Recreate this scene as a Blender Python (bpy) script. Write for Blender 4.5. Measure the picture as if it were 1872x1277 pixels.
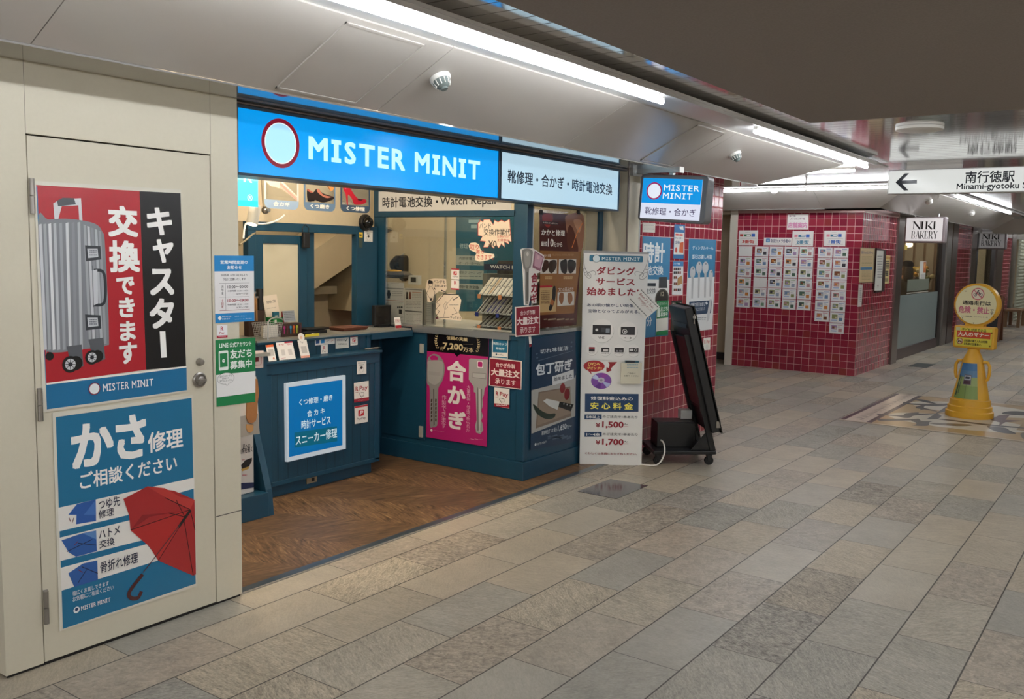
import bpy, bmesh, math, random
from mathutils import Vector, Matrix
random.seed(7)
SC = bpy.context.scene
COL = SC.collection
for _o in list(bpy.data.objects):
    bpy.data.objects.remove(_o)

# ------------------------------------------------------------------ camera, world, exposure
EYE = Vector((0.0, 0.0, 1.6))
FPX = 1686.28                       # focal length in pixels of the 1872 x 1277 frame
YAW, PITCH, ROLL = 0.61803, -0.10569, 0.0201
_f = Vector((math.cos(PITCH)*math.cos(YAW), math.cos(PITCH)*math.sin(YAW), math.sin(PITCH)))
_r0 = Vector((math.sin(YAW), -math.cos(YAW), 0)); _u0 = _r0.cross(_f)
_r = math.cos(ROLL)*_r0 + math.sin(ROLL)*_u0
_u = -math.sin(ROLL)*_r0 + math.cos(ROLL)*_u0
cam_data = bpy.data.cameras.new('camera'); cam = bpy.data.objects.new('camera', cam_data); COL.objects.link(cam)
cam.matrix_world = Matrix(((_r.x, _u.x, -_f.x, EYE.x), (_r.y, _u.y, -_f.y, EYE.y), (_r.z, _u.z, -_f.z, EYE.z), (0, 0, 0, 1)))
cam_data.sensor_width = 36.0; cam_data.lens = FPX/1872*36; cam_data.clip_start = 0.05; cam_data.clip_end = 200
SC.camera = cam
world = bpy.data.worlds.new('station_ambience'); SC.world = world; world.use_nodes = True
world.node_tree.nodes['Background'].inputs[0].default_value = (0.95, 0.93, 0.9, 1)
world.node_tree.nodes['Background'].inputs[1].default_value = 0.32
SC.view_settings.view_transform = 'Standard'; SC.view_settings.look = 'None'
SC.view_settings.exposure = 1.6; SC.view_settings.gamma = 1.0
TUBE = 10.5                         # emission of the white LED tubes
SIGN = 0.30                          # emission of backlit sign faces
WARM = 9.5                         # watts of the warm lamps inside the shop

def ray(px, py):
    return _f*FPX + _r*(px-936.0) - _u*(py-638.5)
def hit(px, py, o, n):              # the point of a real plane (through o, normal n) seen in the photograph at px, py
    d = ray(px, py); return EYE + d*((Vector(o)-EYE).dot(n)/d.dot(n))
def on_y(px, py, y): return hit(px, py, (0, y, 0), Vector((0, 1, 0)))
def on_x(px, py, x): return hit(px, py, (x, 0, 0), Vector((1, 0, 0)))
def on_z(px, py, z): return hit(px, py, (0, 0, z), Vector((0, 0, 1)))

# ------------------------------------------------------------------ materials
def lin(c):
    c = c/255.0
    return c/12.92 if c <= 0.04045 else ((c+0.055)/1.055)**2.4
def rgb(h):
    if isinstance(h, str):
        h = h.lstrip('#'); return tuple(lin(int(h[i:i+2], 16)) for i in (0, 2, 4))
    return tuple(lin(x) for x in h)
MATS = {}
class NT:
    def __init__(s, m): s.t = m.node_tree; s.n = s.t.nodes; s.l = s.t.links
    def new(s, k, **kw):
        x = s.n.new(k)
        for a, b in kw.items(): setattr(x, a, b)
        return x
    def put(s, sock, v):
        if isinstance(v, bpy.types.NodeSocket): s.l.new(v, sock)
        elif isinstance(v, tuple) and len(v) == 3 and sock.type == 'RGBA': sock.default_value = (*v, 1)
        else: sock.default_value = v
    def math(s, op, a, b=0.0, c=0.0):
        x = s.new('ShaderNodeMath', operation=op)
        for i, v in enumerate((a, b, c)): s.put(x.inputs[i], v)
        return x.outputs[0]
    def mix(s, f, a, b, blend='MIX'):
        x = s.new('ShaderNodeMix', data_type='RGBA', blend_type=blend)
        s.put(x.inputs['Factor'], f); s.put(x.inputs[6], a); s.put(x.inputs[7], b)
        return x.outputs[2]
    def noise(s, vec, scale, detail=3.0, rough=0.55, dist=0.0):
        x = s.new('ShaderNodeTexNoise'); s.put(x.inputs['Vector'], vec)
        x.inputs['Scale'].default_value = scale; x.inputs['Detail'].default_value = detail
        x.inputs['Roughness'].default_value = rough; x.inputs['Distortion'].default_value = dist
        return x.outputs['Fac']
    def ramp(s, f, stops):
        x = s.new('ShaderNodeValToRGB'); s.put(x.inputs[0], f); e = x.color_ramp.elements
        while len(e) < len(stops): e.new(0.5)
        for q, (p, c) in zip(e, stops): q.position = p; q.color = (*c, 1)
        return x.outputs[0]
    def xyz(s, vec):
        x = s.new('ShaderNodeSeparateXYZ'); s.put(x.inputs[0], vec); return x.outputs
    def comb(s, a, b, c=0.0):
        x = s.new('ShaderNodeCombineXYZ')
        for i, v in enumerate((a, b, c)): s.put(x.inputs[i], v)
        return x.outputs[0]
    def pos(s): return s.new('ShaderNodeNewGeometry').outputs['Position']
    def obj(s): return s.new('ShaderNodeTexCoord').outputs['Object']
    def bump(s, h, strength, dist, bsdf):
        x = s.new('ShaderNodeBump'); x.inputs['Strength'].default_value = strength; x.inputs['Distance'].default_value = dist
        s.put(x.inputs['Height'], h); s.l.new(x.outputs[0], bsdf.inputs['Normal'])
def mk(name):
    m = bpy.data.materials.new(name); m.use_nodes = True
    b = m.node_tree.nodes['Principled BSDF']; MATS[name] = m
    return m, NT(m), b
def mat(name, col, rough=0.5, metal=0.0, spec=0.5, emit=0.0, var=0.0, coat=0.0, alpha=1.0, bump=0.0, scale=40.0):
    if name in MATS: return MATS[name]
    m, t, b = mk(name); c = rgb(col)
    b.inputs['Roughness'].default_value = rough; b.inputs['Metallic'].default_value = metal
    b.inputs['Specular IOR Level'].default_value = spec; b.inputs['Coat Weight'].default_value = coat
    b.inputs['Alpha'].default_value = alpha
    if var or bump:
        n = t.noise(t.obj(), scale)
        if var:
            t.put(b.inputs['Base Color'], t.mix(n, tuple(x*(1-var) for x in c), tuple(min(1, x*(1+var)) for x in c)))
        else: b.inputs['Base Color'].default_value = (*c, 1)
        if bump: t.bump(n, bump, 0.002, b)
    else:
        b.inputs['Base Color'].default_value = (*c, 1)
    if emit:
        b.inputs['Emission Color'].default_value = (*c, 1); b.inputs['Emission Strength'].default_value = emit
        if emit < 2: b.inputs['Specular IOR Level'].default_value = 0.22; b.inputs['Base Color'].default_value = (*[x*0.45 for x in c], 1)   # translucent printed film: less comes back off it than through it
    return m
def ink(col, rough=0.45, emit=0.0):
    col = col if isinstance(col, str) else '%02x%02x%02x' % tuple(col)
    col = col.lstrip('#')
    return mat('print_%s_%d_%d' % (col, int(rough*100), int(emit*100)), col, rough, emit=emit)

def make_floor_tiles():
    m, t, b = mk('slate_floor_tiles')
    p = t.xyz(t.pos()); x, y = p[0], p[1]
    ry = t.math('DIVIDE', t.math('SUBTRACT', y, 0.55), 0.2948)
    row = t.math('FLOOR', ry); fy = t.math('SUBTRACT', ry, row)
    odd = t.math('FLOORED_MODULO', row, 2.0)
    rx = t.math('DIVIDE', t.math('ADD', t.math('SUBTRACT', x, 2.57-0.303), t.math('MULTIPLY', odd, 0.303)), 0.6057)
    rx = t.math('SUBTRACT', rx, t.math('MULTIPLY', odd, 1.0))
    colm = t.math('FLOOR', rx); fx = t.math('SUBTRACT', rx, colm)
    wn = t.new('ShaderNodeTexWhiteNoise', noise_dimensions='2D'); t.put(wn.inputs['Vector'], t.comb(row, colm))
    rnd = wn.outputs['Value']; r3 = t.xyz(wn.outputs['Color'])
    # distance to the nearest joint, in metres
    dx = t.math('MULTIPLY', t.math('MINIMUM', fx, t.math('SUBTRACT', 1.0, fx)), 0.6057)
    dy = t.math('MULTIPLY', t.math('MINIMUM', fy, t.math('SUBTRACT', 1.0, fy)), 0.2948)
    joint = t.math('MAXIMUM', t.math('LESS_THAN', dx, 0.0019), t.math('LESS_THAN', dy, 0.0031))
    off = t.math('MULTIPLY', rnd, 37.0)
    ang = t.math('ADD', t.math('MULTIPLY', r3[1], 2.2), 0.4)
    ca, sa = t.math('COSINE', ang), t.math('SINE', ang)
    u = t.math('ADD', t.math('MULTIPLY', x, ca), t.math('MULTIPLY', y, sa))
    v = t.math('SUBTRACT', t.math('MULTIPLY', y, ca), t.math('MULTIPLY', x, sa))
    vec = t.comb(t.math('ADD', t.math('MULTIPLY', u, 9.0), off), t.math('MULTIPLY', v, 38.0), off)
    grain = t.noise(vec, 1.6, 6.0, 0.72, 0.9)
    fine = t.noise(t.comb(t.math('ADD', t.math('MULTIPLY', u, 60.0), off), t.math('MULTIPLY', v, 150.0), off), 1.0, 4.0, 0.7, 0.4)
    crag = t.noise(t.comb(t.math('ADD', x, off), y, off), 26.0, 6.0, 0.75, 1.2)
    blotch = t.noise(t.comb(x, y, off), 4.0, 4.0, 0.62, 0.3)
    base = t.ramp(r3[0], [(0.0, rgb('b0a592')), (0.28, rgb('b8ac97')), (0.5, rgb('aaa496')), (0.68, rgb('a19d92')), (0.86, rgb('b5a794')), (1.0, rgb('a8a297'))])
    rugged = t.math('MULTIPLY', t.math('MAXIMUM', t.math('SUBTRACT', r3[2], 0.35), 0.0), 1.5)
    craggy = t.math('MULTIPLY', t.math('MAXIMUM', t.math('SUBTRACT', rnd, 0.55), 0.0), 2.2)
    g2 = t.math('MULTIPLY', t.math('SUBTRACT', grain, 0.5), t.math('ADD', 0.45, t.math('MULTIPLY', rugged, 1.4)))
    g3 = t.math('MULTIPLY', t.math('SUBTRACT', crag, 0.52), t.math('MULTIPLY', craggy, 2.3))
    g4 = t.math('MULTIPLY', t.math('SUBTRACT', fine, 0.5), t.math('ADD', 0.5, t.math('MULTIPLY', rugged, 1.4)))
    b2 = t.math('MULTIPLY', t.math('SUBTRACT', blotch, 0.5), 0.5)
    k = t.math('ADD', t.math('SUBTRACT', 1.0, t.math('MULTIPLY', t.math('ADD', rugged, craggy), 0.10)), t.math('ADD', t.math('ADD', g2, g3), t.math('ADD', b2, g4)))
    k = t.math('MAXIMUM', k, 0.35)
    vm = t.new('ShaderNodeVectorMath', operation='SCALE'); t.put(vm.inputs[0], base); t.put(vm.inputs['Scale'], k)
    t.put(b.inputs['Base Color'], t.mix(joint, vm.outputs[0], rgb('4a443e')))
    t.put(b.inputs['Roughness'], t.math('ADD', 0.38, t.math('MULTIPLY', rugged, 0.2)))
    b.inputs['Specular IOR Level'].default_value = 0.35
    h = t.math('SUBTRACT', t.math('ADD', t.math('MULTIPLY', grain, t.math('ADD', 0.1, rugged)), t.math('MULTIPLY', crag, craggy)), t.math('MULTIPLY', joint, 0.6))
    t.bump(h, 0.5, 0.004, b)
    return m
def make_wall_tiles(name, axis, shift=0.0, z0=0.0, w=0.0975):
    m, t, b = mk(name)
    p = t.xyz(t.pos()); a = p[0 if axis == 'x' else 1]
    ra = t.math('DIVIDE', t.math('SUBTRACT', a, shift), w); rz = t.math('DIVIDE', t.math('SUBTRACT', p[2], z0), 0.0968)
    ia, iz = t.math('FLOOR', ra), t.math('FLOOR', rz)
    fa, fz = t.math('SUBTRACT', ra, ia), t.math('SUBTRACT', rz, iz)
    da = t.math('MULTIPLY', t.math('MINIMUM', fa, t.math('SUBTRACT', 1.0, fa)), w)
    dz = t.math('MULTIPLY', t.math('MINIMUM', fz, t.math('SUBTRACT', 1.0, fz)), 0.0968)
    d = t.math('MINIMUM', da, dz); joint = t.math('LESS_THAN', d, 0.0026)
    wn = t.new('ShaderNodeTexWhiteNoise', noise_dimensions='2D'); t.put(wn.inputs['Vector'], t.comb(ia, iz))
    tile = t.ramp(wn.outputs['Value'], [(0.0, rgb('85263a')), (0.5, rgb('962e42')), (0.85, rgb('a03748')), (1.0, rgb('903a3a'))])
    t.put(b.inputs['Base Color'], t.mix(joint, tile, rgb('dba3a3')))
    t.put(b.inputs['Roughness'], t.math('ADD', 0.12, t.math('MULTIPLY', joint, 0.6)))
    dome = t.math('MINIMUM', t.math('MULTIPLY', d, 120.0), 1.0)
    wob = t.noise(t.pos(), 9.0, 2.0)
    t.bump(t.math('ADD', dome, t.math('MULTIPLY', wob, 0.5)), 0.25, 0.003, b)
    return m
def make_wood():
    m, t, b = mk('herringbone_vinyl')
    p = t.xyz(t.pos())
    a = math.radians(24)
    x = t.math('ADD', t.math('MULTIPLY', p[0], math.cos(a)), t.math('MULTIPLY', p[1], math.sin(a)))
    y = t.math('SUBTRACT', t.math('MULTIPLY', p[1], math.cos(a)), t.math('MULTIPLY', p[0], math.sin(a)))
    band = t.math('FLOOR', t.math('DIVIDE', x, 0.42)); odd = t.math('FLOORED_MODULO', band, 2.0)
    s = t.math('SUBTRACT', t.math('MULTIPLY', odd, 2.0), 1.0)
    u = t.math('ADD', y, t.math('MULTIPLY', x, s)); v = t.math('SUBTRACT', x, t.math('MULTIPLY', y, s))
    pl = t.math('FLOOR', t.math('DIVIDE', u, 0.13))
    wn = t.new('ShaderNodeTexWhiteNoise', noise_dimensions='2D'); t.put(wn.inputs['Vector'], t.comb(pl, band))
    r = wn.outputs['Value']; off = t.math('MULTIPLY', r, 23.0)
    g = t.noise(t.comb(t.math('ADD', t.math('MULTIPLY', u, 9.0), off), t.math('MULTIPLY', v, 1.3), off), 3.0, 6.0, 0.6, 1.6)
    c = t.ramp(g, [(0.30, rgb('35261a')), (0.44, rgb('6c5036')), (0.58, rgb('8a6a48')), (0.75, rgb('b8946a'))])
    t.put(b.inputs['Base Color'], t.mix(t.math('MULTIPLY', t.math('ADD', r, odd), 0.28), c, rgb('4a3828')))
    b.inputs['Roughness'].default_value = 0.42
    t.bump(g, 0.15, 0.002, b)
    return m
def make_board_blue(name, axis):
    m, t, b = mk(name)
    p = t.xyz(t.obj()); a = p[0 if axis == 'x' else 1]
    f = t.math('FRACT', t.math('DIVIDE', a, 0.082)); d = t.math('MINIMUM', f, t.math('SUBTRACT', 1.0, f))
    groove = t.math('LESS_THAN', d, 0.03)
    n = t.noise(t.comb(t.math('MULTIPLY', p[0], 60.0), t.math('MULTIPLY', p[1], 60.0), t.math('MULTIPLY', p[2], 3.0)), 1.0, 3.0)
    c = t.mix(n, rgb('14384c'), rgb('1b475d'))
    t.put(b.inputs['Base Color'], t.mix(groove, c, rgb('0f2c3d')))
    b.inputs['Roughness'].default_value = 0.38
    t.bump(t.math('SUBTRACT', 1.0, groove), 0.6, 0.003, b)
    return m
FLOOR_M = make_floor_tiles(); WOOD_M = make_wood()
TILE_X = make_wall_tiles('red_tiles_along', 'x', 8.071, 0.0); TILE_Y = make_wall_tiles('red_tiles_across', 'y', 3.43, 0.0, 0.1045)
BOARD_X = make_board_blue('blue_boarding', 'x'); BOARD_Y = make_board_blue('blue_boarding_side', 'y')
BLUE = mat('blue_paint', '18435a', 0.36, var=0.08, scale=14)
CREAM = mat('cream_paint', 'cfc8b4', 0.42, var=0.03, bump=0.06, scale=60)
COVE = mat('cove_white', 'd9d9d8', 0.25)
SOFFIT = mat('white_soffit', 'bab5ae', 0.2, spec=0.4, var=0.015, scale=6)
LIP = mat('gloss_soffit', 'b9b7b4', 0.05, metal=0.6)
STEEL = mat('brushed_steel', '9b9690', 0.3, metal=0.85, var=0.06, scale=30)
DSTEEL = mat('bronze_steel', '7d726c', 0.28, metal=0.8, var=0.06, scale=20)
ALU = mat('aluminium', 'bfc2c2', 0.28, metal=0.8)
BLACK = mat('black_metal', '151517', 0.35, var=0.15, scale=30)
BLACKP = mat('black_plastic', '1b1b1d', 0.4)
RUBBER = mat('rubber', '121212', 0.7)
WHITE = mat('white_plastic', 'e4e2dc', 0.35)
LAMP = mat('led_diffuser', 'f6faff', 0.4, emit=TUBE)
CONC = mat('speckled_ceiling_coat', '8f8681', 0.8, var=0.2, bump=0.3, scale=120)
BACKW = mat('stair_underside', 'b5aa92', 0.75, var=0.06, bump=0.15, scale=9)
BEIGE = mat('beige_wall', 'd3c5a9', 0.6, var=0.05, bump=0.1, scale=30)
DARKB = mat('dark_skirting', '3a393b', 0.5)
YELLOW = mat('yellow_plastic', 'e3ad35', 0.38, var=0.05, scale=8)
CLOTHB = mat('black_cloth', '141416', 0.75, var=0.2, scale=25)
BROWNW = mat('brown_wood', '6b4127', 0.5, var=0.2, scale=18)
def make_glass(name, tint=(0.96, 0.98, 0.98), refl=0.015):
    m = bpy.data.materials.new(name); m.use_nodes = True; t = NT(m)
    t.n.remove(t.n['Principled BSDF'])
    a = t.new('ShaderNodeBsdfTransparent'); a.inputs[0].default_value = (*tint, 1)
    g = t.new('ShaderNodeBsdfGlossy'); g.inputs['Roughness'].default_value = 0.02
    fr = t.new('ShaderNodeFresnel'); fr.inputs[0].default_value = 1.45
    mx = t.new('ShaderNodeMixShader')
    t.put(mx.inputs[0], t.math('ADD', t.math('MULTIPLY', fr.outputs[0], 0.45), refl)); t.l.new(a.outputs[0], mx.inputs[1]); t.l.new(g.outputs[0], mx.inputs[2])
    t.l.new(mx.outputs[0], t.n['Material Output'].inputs[0])
    return m
GLASS = make_glass('window_glass'); ACRYL = make_glass('clear_acrylic', (0.93, 0.95, 0.96), 0.01)
FILM = mat('frosted_film', '7f8c8a', 0.35, var=0.02)
FROST = mat('frosted_pane', 'c9c4ae', 0.3, var=0.02, scale=5)

# ------------------------------------------------------------------ mesh helpers
def V(*a): return Vector(a)
class MB:
    def __init__(s): s.v = []; s.f = []; s.fm = []; s.ms = []; s.sm = []
    def mi(s, m):
        if m not in s.ms: s.ms.append(m)
        return s.ms.index(m)
    def add(s, vs, fs, m, smooth=False):
        o = len(s.v); s.v += [tuple(v) for v in vs]; i = s.mi(m)
        for f in fs: s.f.append(tuple(o+k for k in f)); s.fm.append(i); s.sm.append(smooth)
        return s
    def poly(s, pts, m): return s.add(pts, [tuple(range(len(pts)))], m)
    def box(s, a, b, m):
        x0, x1 = sorted((a[0], b[0])); y0, y1 = sorted((a[1], b[1])); z0, z1 = sorted((a[2], b[2]))
        return s.hexa([(x0, y0, z0), (x1, y0, z0), (x1, y1, z0), (x0, y1, z0), (x0, y0, z1), (x1, y0, z1), (x1, y1, z1), (x0, y1, z1)], m)
    def hexa(s, q, m):
        return s.add(q, [(0, 3, 2, 1), (4, 5, 6, 7), (0, 1, 5, 4), (1, 2, 6, 5), (2, 3, 7, 6), (3, 0, 4, 7)], m)
    def prism(s, pts, d, m, smooth=False):        # polygon pushed along the vector d
        n = len(pts); P = [Vector(p) for p in pts]; D = Vector(d)
        fs = [tuple(range(n))[::-1], tuple(range(n, 2*n))] + [(i, (i+1) % n, n+(i+1) % n, n+i) for i in range(n)]
        return s.add(P+[p+D for p in P], fs, m, smooth)
    def tube(s, pts, r, m, n=10, cap=True, smooth=True):
        P = [Vector(p) for p in pts]; R = r if isinstance(r, (list, tuple)) else [r]*len(P)
        vs, fs = [], []; up = None
        for i, p in enumerate(P):
            t = (P[min(i+1, len(P)-1)]-P[max(i-1, 0)]).normalized()
            if up is None: up = Vector((0, 0, 1)) if abs(t.z) < 0.9 else Vector((1, 0, 0))
            a = t.cross(up).normalized(); up = a.cross(t).normalized()
            for k in range(n):
                w = 2*math.pi*k/n; vs.append(p+(a*math.cos(w)+up*math.sin(w))*R[i])
        for i in range(len(P)-1):
            for k in range(n):
                fs.append((i*n+k, i*n+(k+1) % n, (i+1)*n+(k+1) % n, (i+1)*n+k))
        if cap: fs += [tuple(range(n))[::-1], tuple((len(P)-1)*n+k for k in range(n))]
        return s.add(vs, fs, m, smooth)
    def cyl(s, a, b, r, m, n=24, r2=None): return s.tube([a, b], [r, r if r2 is None else r2], m, n)
    def lathe(s, prof, o, m, n=32, squash=1.0, ax=None):   # prof = (radius, height) pairs about the z axis (or ax) through o
        vs, fs = [], []; o = Vector(o)
        if ax is None: X, Y, Z = V(1, 0, 0), V(0, 1, 0), V(0, 0, 1)
        else:
            Z = Vector(ax).normalized(); X = Z.orthogonal().normalized(); Y = Z.cross(X)
        for r, h in prof:
            for k in range(n):
                w = 2*math.pi*k/n; vs.append(o+X*(r*math.cos(w))+Y*(r*math.sin(w)*squash)+Z*h)
        for i in range(len(prof)-1):
            for k in range(n): fs.append((i*n+k, i*n+(k+1) % n, (i+1)*n+(k+1) % n, (i+1)*n+k))
        fs += [tuple(range(n))[::-1], tuple((len(prof)-1)*n+k for k in range(n))]
        return s.add(vs, fs, m, True)
    def sphere(s, o, r, m, n=20, z0=-1.0, z1=1.0, ax=None):
        pr = []
        for i in range(n//2+1):
            w = math.asin(z0)+(math.asin(z1)-math.asin(z0))*i/(n//2); pr.append((max(r*math.cos(w), 1e-4), r*math.sin(w)))
        return s.lathe(pr, o, m, n, ax=ax)
def obj(name, mb, parent=None, bevel=0.0, loc=None, **tags):
    me = bpy.data.meshes.new(name); me.from_pydata(mb.v, [], mb.f)
    for m in mb.ms: me.materials.append(m)
    me.polygons.foreach_set('material_index', mb.fm); me.polygons.foreach_set('use_smooth', mb.sm)
    me.update()
    o = bpy.data.objects.new(name, me); COL.objects.link(o)
    if any(mb.sm):
        e = o.modifiers.new('edges', 'EDGE_SPLIT'); e.split_angle = math.radians(38)
    if parent: o.parent = parent
    if loc is not None: o.location = loc
    if bevel:
        b = o.modifiers.new('bevel', 'BEVEL'); b.width = bevel; b.segments = 2; b.limit_method = 'ANGLE'; b.angle_limit = math.radians(40)
    for k, v in tags.items(): o[k] = v
    return o
def thing(name, label, category, loc=(0, 0, 0), rotz=0.0, group=None):
    o = bpy.data.objects.new(name, None); COL.objects.link(o); o.location = loc; o.rotation_euler = (0, 0, rotz)
    o.empty_display_size = 0.05; o['label'] = label; o['category'] = category
    if group: o['group'] = group
    return o
def struct(name, mb, parent=None, bevel=0.0):
    o = obj(name, mb, parent, bevel)
    if parent is None: o['kind'] = 'structure'
    return o
def dup(src, loc=None, rotz=None, label=None, group=None, scale=None):
    r = src.copy(); COL.objects.link(r)
    if loc is not None: r.location = loc
    if rotz is not None: r.rotation_euler = (0, 0, rotz)
    if scale is not None: r.scale = scale
    if label: r['label'] = label
    if group: r['group'] = group
    for ch in list(src.children):
        c = ch.copy(); COL.objects.link(c); c.parent = r
        for g in ch.children:
            d = g.copy(); COL.objects.link(d); d.parent = c
    return r

# ------------------------------------------------------------------ lettering and printed sheets
_TXT = {}
def text_mesh(s, bold):
    k = (s, bold)
    if k not in _TXT:
        c = bpy.data.curves.new('lettering', 'FONT'); c.body = s; c.resolution_u = 2; c.fill_mode = 'FRONT'
        o = bpy.data.objects.new('lettering', c); me = o.to_mesh()
        if me is None or len(me.vertices) == 0:
            o.to_mesh_clear(); COL.objects.link(o); bpy.context.view_layer.update()
            dg = bpy.context.evaluated_depsgraph_get(); e = o.evaluated_get(dg); me = e.to_mesh()
            vs = [(v.co.x, v.co.y) for v in me.vertices]; fs = [tuple(p.vertices) for p in me.polygons]
            e.to_mesh_clear()
        else:
            vs = [(v.co.x, v.co.y) for v in me.vertices]; fs = [tuple(p.vertices) for p in me.polygons]; o.to_mesh_clear()
        bpy.data.objects.remove(o); bpy.data.curves.remove(c)
        vs = [(x, y, 0) for x, y in vs]
        if bold > 0.15:                       # bold: the strokes widened by shifted copies, each a hair higher than the last
            d = bold*0.0155; dirs = [(1, 1), (-1, 1), (1, -1), (-1, -1)]
            if bold > 0.7: dirs += [(1, 0), (-1, 0), (0, 1), (0, -1)]
            v0, f0, n = vs, fs, len(vs); vs = list(v0); fs = list(f0)
            for k_, (p, q) in enumerate(dirs, 1):
                vs += [(x+p*d, y+q*d, k_) for x, y, _ in v0]; fs += [tuple(i+n*k_ for i in f) for f in f0]
        xs = [v[0] for v in vs] or [0]; ys = [v[1] for v in vs] or [0]
        _TXT[k] = (vs, fs, min(xs), max(xs), min(ys), max(ys))
    return _TXT[k]
def slab_text(s, bold):                       # capitals with a slab-seriffed I, set letter by letter
    vs, fs, x = [], [], 0.0
    for ch in s:
        if ch == ' ': x += 0.3; continue
        if ch == 'I':
            w = 0.36; st = 0.055+0.02*bold; e = 0.05+0.012*bold
            for (a, b, c, d) in ((x, 0, x+w, 2*e), (x, 0.72-2*e, x+w, 0.72), (x+w/2-st, 2*e, x+w/2+st, 0.72-2*e)):
                n = len(vs); kk = 0; vs += [(a, b, kk), (c, b, kk), (c, d, kk), (a, d, kk)]; fs.append((n, n+1, n+2, n+3))
            x += w+0.13
        else:
            v, f, x0, x1, y0, y1 = text_mesh(ch, bold); n = len(vs)
            vs += [(p[0]-x0+x, (p[1]-y0)*0.72/(y1-y0), p[2]) for p in v]; fs += [tuple(n+i for i in q) for q in f]
            x += x1-x0+0.13
    xs = [v[0] for v in vs]; ys = [v[1] for v in vs]
    return vs, fs, min(xs), max(xs), min(ys), max(ys)
def smooth(pts, closed=False, n=5):           # a curve through the points
    P = [Vector(p) for p in pts]; N = len(P); out = []
    for i in range(N if closed else N-1):
        if closed: a, b, c, d = P[i-1], P[i], P[(i+1) % N], P[(i+2) % N]
        else: a, b, c, d = P[max(i-1, 0)], P[i], P[i+1], P[min(i+2, N-1)]
        for k in range(n):
            t = k/n; out.append(0.5*((2*b)+(c-a)*t+(2*a-5*b+4*c-d)*t*t+(3*b-a-3*c+d)*t**3))
    if not closed: out.append(P[-1])
    return [tuple(v) for v in out]
class Face:
    """A flat side of something real: o a point on it, u to the reader's right, v up; the outward normal is u x v."""
    def __init__(s, o, u, v):
        s.o = Vector(o); s.u = Vector(u).normalized(); s.v = Vector(v).normalized(); s.n = s.u.cross(s.v)
    def uv(s, px, py):
        d = hit(px, py, s.o, s.n)-s.o; return d.dot(s.u), d.dot(s.v)
    def at(s, a, b, h=0.0): return s.o+s.u*a+s.v*b+s.n*h
    def off(s, h): return Face(s.o+s.n*h, s.u, s.v)
def face_y(y): return Face((0, y, 0), (1, 0, 0), (0, 0, 1))
def face_x(x): return Face((x, 0, 0), (0, -1, 0), (0, 0, 1))
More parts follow.
